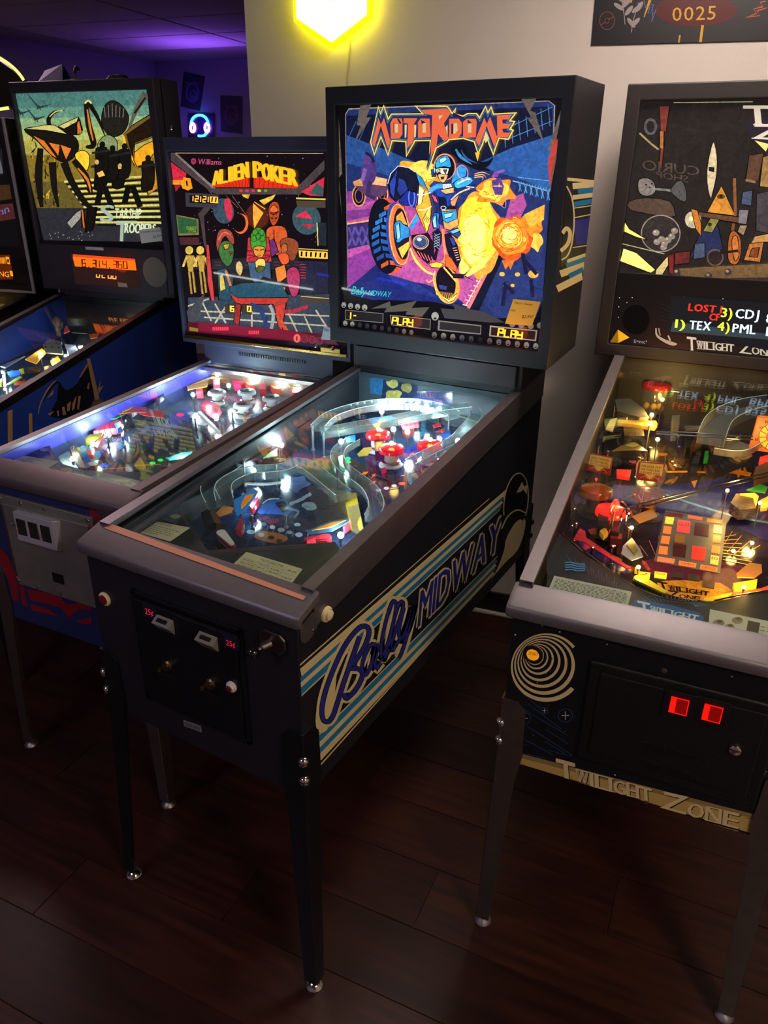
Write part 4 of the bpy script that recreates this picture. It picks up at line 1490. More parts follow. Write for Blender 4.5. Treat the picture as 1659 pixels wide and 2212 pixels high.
# --- maker's name, score windows, chrome dots
A = Art(p.bg(0.008), (0, -1, 0), cD)
A.text('32b4b4', 'Bally', ((180, 1304), (262, 1310), (276, 1268), (194, 1256)), .9, gap=.05).text('32b4b4', 'MIDWAY', ((276, 1310), (402, 1322), (412, 1290), (284, 1280)), .9, gap=.05)
A.crop(720, 640, 6.9125)
for q, txt, tq in (([(175, 350), (745, 400), (750, 255), (175, 200)], None, None), ([(865, 430), (1450, 500), (1455, 340), (845, 275)], None, None)):
    A.poly('8a8078', q, .3)
    A.poly('2a2528', shrink([q[0], q[1], q[2], q[3]], 10), .25)
A.poly('5a564e', [(565, 185), (845, 75), (860, 150), (1250, 65), (1170, 175), (1440, 160), (1330, 300), (1080, 270), (1110, 220), (760, 240), (800, 175)], .35)
A.strokes('ffb428', '1-', ((238, 335), (340, 335), (345, 240), (245, 240)), 20, 1.6)
A.strokes('ffb428', 'PLAY', ((880, 408), (1185, 450), (1190, 345), (893, 310)), 20, 1.6, gap=.35)
for cx, cy, r in ((157, 130, 36), (260, 143, 38), (364, 155, 38), (470, 168, 40), (180, 400, 34), (285, 412, 32), (1520, 298, 55)):
    A.disc('a8a498', (cx, cy), r, r * 1.15, .35, 18)
    A.poly('1c1b20', [(cx - r * .5, cy + r * .75), (cx, cy + r * .2), (cx + r * .55, cy + r * .75), (cx, cy + r * .9)], .1)
for k_ in range(8):
    A.disc('3a3a40' if k_ < 6 else '7a7468', (398 + k_ * 110, 428 + k_ * 16), 32, 40, .2, 16)
A.crop(940, 640, 6.3808)
A.poly('8a8078', [(35, 470), (630, 530), (640, 400), (45, 330)], .3).poly('302c2e', [(60, 455), (620, 512), (628, 415), (68, 350)], .25)
A.poly('a89a8c', [(745, 550), (1390, 618), (1410, 468), (755, 402)], .35).poly('33201e', [(768, 535), (1372, 598), (1388, 482), (775, 425)], .3)
A.strokes('ffb428', 'PLAY', ((865, 545), (1195, 585), (1205, 490), (880, 445)), 22, 1.6, gap=.4)
for k_ in range(12):
    A.disc(['7a7468', '8a8478', '8a8478', '5a5a60', '4a4a50', '26262a', '6a5a58', '7a6a66', '80706c', '80746c', '98948c', 'a8a49c'][k_], (-10 + k_ * 127, 532 + k_ * 14), 36, 42, .25, 18)
    A.poly('1c1b20', [(-28 + k_ * 127, 560 + k_ * 14), (-10 + k_ * 127, 540 + k_ * 14), (8 + k_ * 127, 560 + k_ * 14)], .1)
for cx, cy in ((1065, 385), (1190, 398), (1318, 412), (1445, 402)):
    A.disc('86827a', (cx, cy), 42, 42, .3, 18)
A.poly('4a464a', [(75, 165), (270, 180), (245, 95), (500, 180), (690, 215), (960, 360), (740, 360), (130, 300)], .3)
A.build('score_windows', p.box, INKG)
point_light('score_glow', p.bg(0.05)((870, 705)), 0.05, 'ff6a10', 0.02, p.root)
point_light('score_glow', p.bg(0.05)((1102, 730)), 0.05, 'ff6a10', 0.02, p.root)

# sticky note with handwriting (a thing of its own, stuck on the pane)
def hand_note(label, pin, quad, col, off, texts, ink='1c1a18'):
    """quad: top left, top right, bottom right, bottom left in photograph pixels"""
    q = [pin.F.M @ pin.bg(off)(a_) for a_ in quad]
    nrm = (pin.F.M.to_3x3() @ Vector((0, -1, 0))).normalized()
    o = obj('paper_note', B().prism(q, nrm * 0.0008), mat('note_' + col, col, 0.7))
    tag(o, label, 'note')
    A_ = Art(lambda px: pin.F.M @ pin.bg(off + 0.0009)(px), nrm, (0, 0, 1), lift=0.0001)
    for txt, tq in texts:
        A_.text(ink, txt, tq, 0)
    A_.build_each('handwriting', o, INK)
    return o


hand_note('yellow sticky note on the motorcycle backglass', p, [(1109, 646), (1168, 652), (1149, 704), (1091, 699)], 'f2b53c', 0.0115,
          [('Motor Dome', ((1111, 656), (1149, 660), (1150, 655), (1113, 651))), ('100', ((1104, 672), (1113, 673), (1114, 669), (1105, 668))), ('$2,997', ((1127, 687), (1151, 688), (1153, 681), (1129, 680)))])
# --- side decal of the motorcycle machine
p = MD
S = (620, 1000, 2.9625)
CR, BL_, NV = 'd8c690', '2076a6', '2a2f86'
A = Art(p.side(1, 0.0005), (1, 0, 0), S, eps=0.00006, lift=0.0002)
for col, a_, b_, w0, w1 in (
        (CR, (78, 1297), (1295, 228), 9, 4),
        (CR, (78, 1360), (1412, 180), 56, 30), (BL_, (78, 1402), (1385, 222), 34, 15), (CR, (78, 1436), (1378, 248), 34, 15), (BL_, (78, 1471), (1370, 275), 34, 15), (CR, (78, 1501), (1362, 298), 9, 5),
        (CR, (166, 1776), (1345, 598), 9, 5), (BL_, (172, 1803), (1340, 622), 36, 17), (CR, (178, 1838), (1335, 650), 32, 16), (BL_, (183, 1872), (1330, 676), 34, 16), (CR, (188, 1906), (1322, 702), 34, 16), (CR, (190, 1956), (1258, 768), 9, 5)):
    A.line(col, [a_, b_], w0, 0, w1=w1)
LB = [[(318, 1540), (290, 1620), (258, 1655), (226, 1635), (224, 1540), (270, 1380), (360, 1180), (450, 1062), (505, 1045), (522, 1090), (490, 1180), (430, 1270), (395, 1310), (455, 1318), (480, 1355), (450, 1430), (400, 1490), (372, 1502), (366, 1470)],
      [(462, 1110), (410, 1260), (355, 1420), (318, 1540)],
      [(568, 1165), (530, 1165), (485, 1260), (478, 1340), (505, 1350), (545, 1270), (575, 1170), (560, 1270), (570, 1310), (600, 1275)],
      [(600, 1270), (650, 1130), (690, 960), (692, 890), (665, 900), (625, 1030), (598, 1180), (612, 1245), (650, 1200)],
      [(650, 1200), (695, 1060), (735, 940), (738, 890), (712, 905), (675, 1030), (652, 1160), (672, 1195), (715, 1130)],
      [(745, 925), (722, 1020), (712, 1100), (735, 1120), (775, 1030), (806, 915), (770, 1080), (735, 1200), (712, 1250)]]
BW = [25, 25, 19, 17, 16, 17]
for st, w in zip(LB, BW):
    A.line(CR, st, w + 44, 0, smooth=4)
A.poly(CR, [(190, 1560), (250, 1380), (320, 1230), (300, 1500), (270, 1680), (212, 1728), (182, 1680)], 0, smooth=3)
MQ = ((834, 1052), (1350, 545), (1376, 328), (856, 806))
for dx, dy in ((-12, 6), (12, -6), (-10, -8), (10, 8), (0, 14), (0, -14)):
    A.text(CR, 'MIDWAY', tuple((q[0] + dx, q[1] + dy) for q in MQ), 0, gap=.10)
A.text('15161d', 'MIDWAY', tuple((q[0] - 4, q[1] + 3) for q in MQ), 0, gap=.10)
for st, w in zip(LB, BW):
    A.line('15161d', st, w + 9, 0, smooth=4)
for st, w in zip(LB, BW):
    A.line(NV, st, w, 0, smooth=4)
for dx in (-3, 3):
    A.text(NV, 'MIDWAY', tuple((q[0] + dx, q[1] - dx * .9) for q in MQ), 0, gap=.10)
# wave crest at the far end
A.poly('15161d', [(1370, 330), (1390, 200), (1440, 90), (1500, 65), (1540, 120), (1545, 230), (1520, 420), (1470, 540), (1400, 600), (1370, 500)], 0, smooth=4)
A.ring(CR, (1462, 250), 80, 190, 7, 0, 30, .12, math.radians(150), math.radians(385))
A.poly(CR, [(1340, 680), (1300, 745), (1390, 640), (1470, 560), (1515, 440), (1520, 360), (1470, 370), (1420, 440), (1395, 500), (1385, 560)], 0, smooth=4)
A.line(CR, [(1370, 420), (1410, 340), (1470, 300), (1525, 320)], 9, 0, smooth=4).line('15161d', [(1385, 480), (1420, 390), (1470, 350), (1510, 365)], 12, 0, smooth=4)
A.poly(CR, [(1465, 190), (1500, 120), (1515, 150), (1535, 140), (1530, 200), (1510, 170), (1490, 185)], 0)
A.build('side_decal', p.cab, INK)
# same emblem and stripes on the flank of the backbox
A = Art(p.boxside(0.0003), (1, 0, 0), cD, eps=0.00006, lift=0.0002)
for col, a_, b_, w in ((CR, (1410, 650), (1565, 665), 18), (CR, (1440, 690), (1565, 680), 34), (BL_, (1470, 725), (1562, 712), 34), (CR, (1440, 755), (1560, 740), 26), (BL_, (1445, 795), (1558, 775), 30), (CR, (1450, 815), (1556, 800), 6), (CR, (1450, 870), (1552, 850), 6), (NV, (1450, 955), (1545, 940), 140), (CR, (1440, 1040), (1530, 1025), 6),
                       (CR, (1410, 1125), (1525, 1085), 34), (BL_, (1405, 1145), (1518, 1105), 30), (CR, (1370, 1190), (1512, 1140), 40), (BL_, (1420, 1205), (1505, 1165), 34), (CR, (1350, 1275), (1500, 1200), 40)):
    A.line(col, [a_, b_], w, 0)
A.poly('15161d', [(1395, 680), (1430, 740), (1450, 860), (1440, 1020), (1410, 1110), (1370, 1140), (1390, 900)], 0, smooth=3)
A.line(CR, [(1405, 690), (1436, 760), (1448, 880), (1436, 1010), (1410, 1085), (1375, 1110)], 8, 0, smooth=4)
A.line(CR, [(1380, 960), (1405, 930), (1425, 960), (1410, 1020), (1370, 1060)], 22, 0, smooth=4)
A.build('flank_decal', p.box, INK)

# --- front: coin door, buttons, plunger
r = p.root
door_m = mat('black_door', '101118', 0.38, 0.2, bump=0.15, bscale=300)
door = obj('coin_door', B().box(-.140, -.012, .664, .140, .004, .922), door_m, r, bevel=0.004)
for nm, bx in (('door_frame', B().box(-.152, -.006, .650, -.141, .002, .936)), ('door_frame', B().box(.141, -.006, .650, .152, .002, .936)), ('door_frame', B().box(-.152, -.006, .925, .152, .002, .936)), ('door_frame', B().box(-.152, -.006, .650, .152, .002, .661))):
    obj(nm, bx, door_m, door, bevel=0.002)
slot_m = mat('grey_slot_plastic', '7d7a70', 0.45)
for sx, x in ((-1, -.049), (1, .070)):
    o = obj('coin_slot', B().hexa([(x - .024, -.012, .868), (x + .024, -.012, .868), (x + .024, -.010, .868), (x - .024, -.010, .868), (x - .024, -.030, .892), (x + .024, -.030, .892), (x + .024, -.010, .905), (x - .024, -.010, .905)]), slot_m, door, bevel=0.0015)
    obj('slot_opening', B().hexa([(x - .013, -.0312 + .006, .8965), (x + .013, -.0312 + .006, .8965), (x + .013, -.0252 + .006, .9002), (x - .013, -.0252 + .006, .9002), (x - .013, -.0312 + .006, .899), (x + .013, -.0312 + .006, .899), (x + .013, -.0252 + .006, .9026), (x - .013, -.0252 + .006, .9026)]), black_plastic, door)
    A = Art(p.front(0.0128), (0, -1, 0), (170, 1150, 2.9105), lift=0.0001)
    if sx < 0:
        A.poly('1a2030', [(400, 440), (490, 470), (495, 560), (408, 530)], 0).text('d02838', '25\u00a2', ((419, 512), (470, 525), (468, 488), (416, 474)), .7)
    else:
        A.poly('1a2030', [(905, 625), (1005, 655), (1008, 745), (910, 715)], 0).text('d02838', '25\u00a2', ((928, 708), (985, 724), (982, 688), (926, 672)), .7)
    A.build('price_plate', door, INK)
brass = mat('aged_brass', '8c7a56', 0.35, 1.0)
for x in (-.058, .064):
    o = obj('door_lock', B().lathe((x, -.011, .780), (0, -1, 0), [(.0125, 0), (.0125, .004), (.009, .007), (.009, .012), (0, .0125)], 16), brass, door, smooth=True)
    obj('lock_key', B().box(x - .006, -.032, .777, x - .0045, -.022, .783).cyl((x - .005, -.034, .776), (x - .005, -.034, .784), .004, n=8), brass, door)
    obj('coin_return', B().box(x - .03, -.0135, .728, x + .02, -.0115, .752), black_plastic, door, bevel=0.001)
obj('door_button', B().lathe((.121, -.011, .795), (0, -1, 0), [(.0125, 0), (.0125, .005), (.009, .006), (.0085, .010), (0, .0105)], 16), white_plastic, door, smooth=True)
obj('door_button_cap', B().lathe((.121, -.0218, .795), (0, -1, 0), [(.0075, 0), (.006, .002), (0, .003)], 14), mat('dark_red_button', '6a1620', 0.3), door, smooth=True)
o = obj('start_button', B().lathe((-.245, -.0005, .881), (0, -1, 0), [(.017, 0), (.0165, .004), (.012, .006), (.0118, .004)], 20), cream_plastic, r, smooth=True)
obj('button_cap', B().lathe((-.245, -.005, .881), (0, -1, 0), [(.0115, 0), (.011, .005), (.006, .0065), (0, .007)], 16), mat('dark_red_button', '6a1620', 0.3), o, smooth=True)
# plunger
pc = p.front(0.0)((592, 1383))
oc = [Vector((pc.x + a_, -.001, pc.z + b_)) for a_, b_ in ((-.032, .012), (-.018, .024), (.018, .024), (.032, .012), (.032, -.012), (.018, -.024), (-.018, -.024), (-.032, -.012))]
o = obj('plunger', B().prism(oc, (0, -.008, 0)), mat('pewter', '76706c', 0.3, 1.0), r, bevel=0.003)
obj('plunger_spring', B().cyl((pc.x - .004, -.008, pc.z - .004), (pc.x - .010, -.026, pc.z - .005), .009, .008, 12), steel_d, o, smooth=True)
obj('plunger_rod', B().cyl((pc.x - .010, -.026, pc.z - .005), (pc.x - .013, -.036, pc.z - .006), .0035, n=8), chrome, o, smooth=True)
obj('plunger_knob', B().ball((pc.x - .015, -.044, pc.z - .007), .0125, 14), mat('black_gloss', '0c0c10', 0.08, coat=1.0), o, smooth=True)
# serial sticker
A = Art(p.front(0.0006), (0, -1, 0), (170, 1150, 2.9105), lift=0.0002)
A.poly('7a7880', [(658, 1178), (770, 1216), (775, 1258), (663, 1218)], 0).text('18181c', '000413', ((672, 1216), (762, 1248), (758, 1222), (668, 1190)), 0)
A.build('serial_sticker', p.cab, INK)
# flipper buttons on the rails
for sg in (-1, 1):
    o = obj('flipper_button', B().lathe((sg * (H + .0035), .088, .968), (sg, 0, 0), [(.0165, 0), (.016, .004), (.0125, .006), (.0115, .0055)], 20), cream_plastic, r, smooth=True)
    obj('button_cap', B().lathe((sg * (H + .008), .088, .968), (sg, 0, 0), [(.0105, 0), (.0105, .006), (.006, .008), (0, .0083)], 16), cream_plastic, o, smooth=True)
    obj('rail_screw', B().lathe((sg * (H + .0035), .045, .955), (sg, 0, 0), [(.004, 0), (.003, .0015), (0, .002)], 10), chrome, r, smooth=True)
    # rounded tongue of the side plate at the front
    obj('rail_plate', B().prism([(sg * (H + .0006), y, z) for y, z in ((.004, .985), (.06, .995), (.06, .958), (.045, .946), (.03, .940), (.015, .942), (.006, .952))], (sg * .0026, 0, 0)), MATS['worn_dark_rail'], r)
obj('lock_bar_tape', B().prism([p.F.hit(q, (0, .06, p.hf + .0488), (0, -.28, 1)) for q in ((224, 1140), (655, 1296), (660, 1288), (240, 1131))], (0, 0, -.001)), mat('peach_tape', 'c98a6c', 0.5), p.bar)
# neck vents, speaker slit under the backbox
obj('neck_panel', B().box(-.27, p.yb + .008, p.rail_z(p.yb) + .012, .27, p.yb + .02, p.zb - .004), mat('purple_black_panel', '241c26', 0.45), r, bevel=0.002)

# ================================================================== playfield of the motorcycle machine
a4, b4, c4 = (420, 1000, 4.366), (460, 900, 4.608), (680, 800, 3.7705)
A = Art(p.pf(0.0), p.upn(), a4, lift=0.0003)
A.poly('1c2a44', [(-400, 200), (300, -300), (1300, -900), (2800, -500), (1600, 700), (1500, 1000), (-100, 1000)], 0)
A.poly('2c4f96', [(590, 470), (650, 380), (720, 345), (850, 350), (920, 440), (880, 490), (700, 480)], 0, smooth=3).poly('12141c', [(760, 380), (850, 360), (910, 440), (830, 470)], 0).line('d8d0b0', [(640, 390), (700, 345), (800, 340)], 9, 0, smooth=3)
A.line('8898a8', [(900, 390), (1000, 350), (1100, 290)], 30, 0, smooth=3).line('6a7a90', [(880, 430), (980, 460), (940, 520)], 24, 0, smooth=3)
A.poly('7a2c3c', [(680, 550), (790, 520), (810, 550), (720, 590)], 0)
for k_ in range(4):
    A.line('8c4a5a', [(610 + k_ * 14, 530 - k_ * 8), (700 + k_ * 14, 560 - k_ * 8)], 6, 0)
A.poly('a05c38', [(560, 690), (660, 640), (870, 690), (860, 740), (760, 760), (600, 720)], 0, smooth=2)
for k_ in range(8):
    A.line('5a6a86', [(580 + k_ * 60, 560 + k_ * 16), (560 + k_ * 60, 610 + k_ * 14)], 14, 0)
lumps(A, 1090, 410, 70, 40, 10, '8a98a4', 0, 21)
lumps(A, 960, 200, 120, 70, 12, '4a5880', 0, 22)
A.poly('5a4632', [(1000, 60), (1350, -80), (1500, 100), (1300, 260)], 0, smooth=3).poly('3a4a30', [(1180, 60), (1330, 20), (1330, 150), (1230, 200)], 0, smooth=3)
A.crop(*c4)
A.poly('3a2c24', [(150, 640), (450, 800), (750, 760), (700, 960), (300, 960)], 0, smooth=2).poly('1c2260', [(650, 700), (850, 600), (1000, 700), (850, 820), (650, 860)], 0, smooth=2)
for k_ in range(16):
    A.disc(['30507c', '6a3c20', '283048', '2c6a8a'][k_ % 4], (380 + (k_ * 173) % 700, 380 + (k_ * 97) % 330), 46, 20, 0, 9, k_)
A.line('b06a3a', [(760, 720), (800, 680), (860, 760), (870, 830)], 10, 0, smooth=3).line('b06a3a', [(760, 840), (760, 900), (780, 930)], 10, 0, smooth=3)
A.line('8a7a5a', [(480, 850), (600, 890)], 8, 0)
A.build('playfield_print', p.board, INKP)
for q, cr, col, em, ry in (((530, 650), 38, '9ab0b4', .25, 20), ((630, 678), 30, 'b0a890', 0, 20), ((725, 702), 30, '2a2426', 0, 18), ((800, 732), 30, '3a3230', 0, 18), ((655, 578), 26, '6a7a90', 0, 18), ((735, 604), 26, 'a8b0b4', .1, 18), ((818, 630), 34, '9098a4', 0, 20), ((900, 654), 26, '7a868c', .1, 16), ((985, 676), 36, 'a8b4c4', .05, 20), ((970, 580), 32, '98a8b8', .1, 15)):
    insert(p, a4, q, cr, col, em, ry)
for q in ((268, 718), (270, 746)):
    insert(p, c4, q, 24, '18c060', 1.2, 13)
for q in ((785, 793), (750, 818), (716, 848)):
    insert(p, c4, q, 23, '38c0c8', 1.3, 13)
for q in ((518, 976), (583, 960), (646, 940)):
    insert(p, c4, q, 22, 'c8d4f0', .8, 12, ring='202848')
insert(p, c4, (710, 922), 26, 'f05a20', 1.2, 13)
for (x0, y0), (x1, y1) in (((355, 855), (440, 825)), ((455, 882), (495, 838)), ((437, 935), (500, 900))):
    dx, dy = x1 - x0, y1 - y0
    insert_poly(p, c4, [(x0, y0), (x0 + dx * .55 - dy * .06, y0 + dy * .55 + dx * .06), (x0 + dx * .5 - dy * .25 + 4, y0 + dy * .5 + dx * .14), (x1, y1), (x0 + dx * .5 + dy * .25 - 4, y0 + dy * .5 - dx * .14), (x0 + dx * .55 + dy * .06, y0 + dy * .55 - dx * .06)], 'ff6020', 1.4, 'arrow_insert')
# apron with V notch, trims, cards
ap = plate(p, a4, [(-700, 620), (-340, 520), (0, 640), (125, 830), (440, 800), (1330, 745), (1365, 800), (1365, 1120), (1200, 1300), (-300, 900), (-900, 760)], 0.058, '17161e', 0.002, 'apron', rough=.35)
A = Art(p.pf(0.058), p.upn(), a4, lift=0.0003)
for off, w in ((0, 10), (26, 8)):
    A.line('5a3a4a', [(-150, 440 + off), (5 - off * .3, 655 + off), (118 - off * .4, 832 + off * .6), (440, 812 + off * .7), (1320, 752 + off)], w, 0)
A.line('4a3442', [(1360, 790), (920, 1130)], 9, 0)
A.disc('8c887c', (-178, 505), 50, 22, 0)
A.build('apron_print', ap, INK)
card(p, a4, [(-940, 760), (-500, 900), (-240, 760), (-560, 640), (-700, 620)][:0] or [(-700, 600), (-230, 740), (-40, 610), (-520, 500)], .0595, [(.06, .94, .62), (.06, .8, .5), (.06, .92, .38), (.06, .9, .26), (.06, .7, .14)], 'MOTORDOME', 'd2c4a2')
card(p, a4, [(330, 990), (900, 1160), (1020, 1000), (490, 838)], .0595, [(.06, .25, .6), (.33, .5, .6), (.55, .7, .55), (.8, .95, .72), (.06, .28, .42), (.34, .48, .42), (.56, .72, .38), (.06, .28, .26), (.34, .5, .24), (.56, .7, .2), (.78, .95, .3), (.06, .3, .1)], 'MOTORDOME', 'cfc49a', grid=4)
# flippers, slings, plastics
flipper(p, a4, (250, 650), (350, 755), .024, 'ddd6cc', '9a1c2c')
flipper(p, a4, (1240, 690), (1060, 715), .022, 'c8202c', 'b01828')
plate(p, a4, [(372, 350), (560, 240), (600, 268), (560, 340), (480, 440), (400, 500), (375, 430)], .045, '2b7fd0', name='sling_plastic', em=.25)
plate(p, a4, [(440, 390), (480, 310), (560, 285), (545, 320), (490, 380), (440, 430)], .0475, 'f08a1c', name='sling_plastic_flame', em=.35)
plate(p, a4, [(1060, 640), (1280, 545), (1440, 520), (1470, 545), (1300, 640), (1070, 672)], .042, '3a6a94', name='sling_plastic', em=.1)
plate(p, a4, [(1110, 632), (1290, 558), (1430, 535), (1280, 605)], .0445, 'd8863a', name='sling_plastic_flame', em=.25)
for cr_, q, col in ((a4, [(520, 400), (600, 310), (605, 340), (545, 430)], 'e0304a'), (a4, [(385, 620), (440, 500), (470, 560), (440, 640)], '7a1a24'), (a4, [(1400, 600), (1475, 520), (1480, 560), (1420, 605)], 'e0405a'), (a4, [(1060, 700), (1130, 680), (1140, 700), (1060, 735)], 'c02838')):
    plate(p, cr_, q, .03, col, .018, 'lamp_shield', em=.35)
plate(p, a4, [(200, 470), (280, 400), (370, 420), (350, 460), (230, 500)], .004, 'b0682c', .003, 'lane_guide')
plate(p, a4, [(60, 470), (130, 430), (190, 560), (120, 600)], .03, '1c2430', .02, 'side_target', mt=black_plastic)
plate(p, a4, [(130, 470), (190, 440), (255, 570), (200, 570)], .028, '7a4a34', .016, 'ball_guide')
for q in ((455, 290), (440, 460), (860, 490), (540, 500), (1060, 640)):
    post(p, a4, q, .035)
strip(p, a4, [(480, 200), (560, 205), (700, 205), (815, 190)], .03, .008, .004, rubber_white, 'rubber_band')
# clear ramps
strip(p, b4, [(1300, 830), (1130, 690), (960, 560), (840, 520), (720, 570), (560, 590), (400, 600), (250, 650), (140, 720), (110, 800), (130, 900)], .06, .042, .002, clear_plastic, 'clear_ramp', wall=.022)
strip(p, a4, [(385, 90), (330, 60), (190, 130), (115, 220), (140, 320), (190, 430)], .055, .036, .002, clear_plastic, 'clear_ramp', wall=.022)
strip(p, c4, [(30, 500), (150, 400), (430, 320), (750, 300), (1000, 340), (1130, 400)], .085, .042, .002, clear_plastic, 'clear_ramp', wall=.02)
strip(p, c4, [(60, 540), (350, 490), (700, 425), (1000, 365), (1265, 330)], .09, .036, .002, clear_plastic, 'clear_ramp', wall=.02)
strip(p, c4, [(1290, 360), (1310, 420), (1230, 520), (1130, 620), (950, 710), (780, 800)], .075, .036, .002, clear_plastic, 'clear_ramp', wall=.02)
strip(p, c4, [(330, 600), (210, 680), (190, 770), (260, 860), (420, 980), (480, 1060), (505, 1150), (470, 1240)], .06, .036, .002, clear_plastic, 'clear_ramp', wall=.02)
for q in ((1095, 345), (70, 500), (330, 780), (180, 790)):
    post(p, c4, q, .08, .0025)
for q in ((255, 430), (470, 440), (640, 420), (990, 90)):
    post(p, b4, q, .075, .0035)
plate(p, b4, [(270, 440), (330, 390), (480, 320), (590, 290), (580, 340), (470, 380), (300, 460)], .07, '6a4630', name='brown_plastic')
plate(p, b4, [(400, 440), (560, 415), (700, 410), (740, 430), (640, 460), (430, 465)], .07, '5c3c2c', name='brown_plastic')
plate(p, b4, [(480, 330), (600, 300), (640, 390), (500, 410)], .05, '8aa070', name='lit_plastic', em=.25)
plate(p, b4, [(710, 10), (760, -20), (800, 60), (760, 90)], .07, '5a3a24', name='brown_plastic')
plate(p, c4, [(165, 490), (235, 465), (270, 490), (200, 512)], .05, 'e0a818', name='yellow_plastic', em=.3)
plate(p, c4, [(245, 540), (330, 525), (330, 580), (260, 585)], .045, '2c70a8', name='blue_plastic', em=.15)
plate(p, c4, [(345, 680), (400, 630), (470, 625), (430, 690), (360, 700)], .05, 'd8c84a', name='yellow_plastic', em=.25)
plate(p, c4, [(485, 570), (560, 555), (580, 650), (490, 660)], .05, '5a1a20', .03, 'dark_red_target')
plate(p, c4, [(430, 390), (620, 370), (660, 390), (560, 420), (450, 425)], .055, '1f6a9c', name='blue_plastic', em=.2)
plate(p, c4, [(1010, 520), (1100, 480), (1110, 530), (1060, 560)], .05, '28509c', name='blue_plastic', em=.2)
plate(p, c4, [(975, 500), (1060, 470), (1050, 500)], .055, 'c8302c', name='red_plastic_arrow', em=.25)
plate(p, c4, [(960, 445), (1020, 425), (1030, 450), (970, 465)], .06, 'e02840', name='red_plastic_arrow', em=.4)
plate(p, c4, [(700, 430), (840, 400), (850, 440), (720, 460)], .05, 'd04a60', .01, 'pink_lane_guide', em=.3)
plate(p, c4, [(1260, 280), (1400, 260), (1500, 255), (1420, 330), (1330, 420)], .04, '7c9a68', name='green_plastic', em=.2)
plate(p, c4, [(1330, 240), (1480, 230), (1450, 270), (1340, 275)], .05, '2a70a8', name='blue_plastic', em=.2)
plate(p, c4, [(190, 700), (230, 690), (225, 740), (245, 800), (200, 770)], .03, '18b050', .012, 'green_lamp_shield', em=.9)
plate(p, c4, [(780, 950), (870, 880), (890, 900), (820, 980)], .04, 'c8c0a0', name='lane_plastic', em=.2)
plate(p, c4, [(540, 800), (575, 785), (590, 830), (550, 840)], .02, 'b01828', .012, 'red_star_post', em=.2)
for q in ((515, 490), (622, 605), (938, 575)):
    bumper(p, c4, q, .062, mat('red_bumper_cap', 'c80c08', 0.2, emit='ff1406', estr=.75), .036)
    bulb(p, c4, (q[0] + 3, q[1] - 12), .072, 'y', .05, .0062)
for cr_, q, h, pw in ((c4, (545, 335), .07, .3), (c4, (640, 480), .05, .35), (c4, (755, 500), .05, .35), (c4, (215, 580), .05, .35), (c4, (1165, 575), .04, .35), (b4, (660, 275), .06, .4), (b4, (500, 245), .05, .2), (a4, (1380, 680), .03, .45), (c4, (905, 222), .05, .03), (c4, (975, 245), .05, .03), (c4, (1100, 245), .05, .03), (a4, (555, 420), .02, .18), (a4, (430, 40), .03, .15)):
    bulb(p, cr_, q, h, 'w', pw)
# back panel print and speaker sign
A = Art(p.back(p.yb + .0195), (0, -1, 0), c4, lift=0.0003)
A.poly('2a6a9c', [(450, 55), (560, 70), (560, 200), (450, 185)], 0).poly('1a2c48', [(560, 80), (840, 120), (840, 270), (540, 230)], 0)
lumps(A, 636, 110, 56, 34, 12, 'b8a860', 0, 31)
lumps(A, 640, 210, 70, 45, 12, 'a89a52', 0, 32)
lumps(A, 750, 140, 40, 40, 10, '8c7c4a', 0, 33)
A.poly('2a3a66', [(835, 175), (1120, 172), (1120, 300), (835, 290)], 0).line('7a6a8c', [(835, 175), (1120, 172), (1120, 300)], 6, 0)
A.text('8a4a6a', 'TURBO', ((850, 222), (985, 225), (985, 185), (850, 182)), 0).text('8a4a6a', 'BLASTER', ((850, 270), (1045, 280), (1045, 240), (850, 232)), 0)
A.build('back_panel_print', p.backpanel, INKP)
# ================================================================== the card table machine
p = AP
E_ = (340, 290, 3.7705)
A = Art(p.bg(), (0, -1, 0), E_)
A.poly('191016', [(95, 130), (1500, 130), (1590, 1830), (240, 1660)], .5)
A.build('backglass_panel', p.box, INKG)
A = Art(p.bg(0.001), (0, -1, 0), E_)
BM = '5a4c4e'
rs = random.Random(5)
for k_ in range(90):
    A.disc('d8d0e0', (rs.uniform(300, 1330), rs.uniform(170, 900)), rs.uniform(1.5, 4), None, .8, 5)
# beams of the space window
A.poly(BM, [(110, 150), (155, 150), (470, 440), (440, 490), (400, 440), (110, 215)], .5).poly('9a8a86', [(150, 150), (475, 440), (462, 455), (140, 160)], .6)
A.poly(BM, [(1360, 210), (1362, 290), (1165, 490), (1130, 440)], .5).poly(BM, [(450, 440), (1130, 440), (1165, 495), (1120, 490), (500, 490), (455, 480)], .5)
A.line('c8b48c', [(150, 153), (1352, 157)], 6, .7)
A.poly(BM, [(330, 650), (480, 490), (500, 520), (380, 670), (395, 860), (420, 1000), (380, 900), (350, 700)], .45)
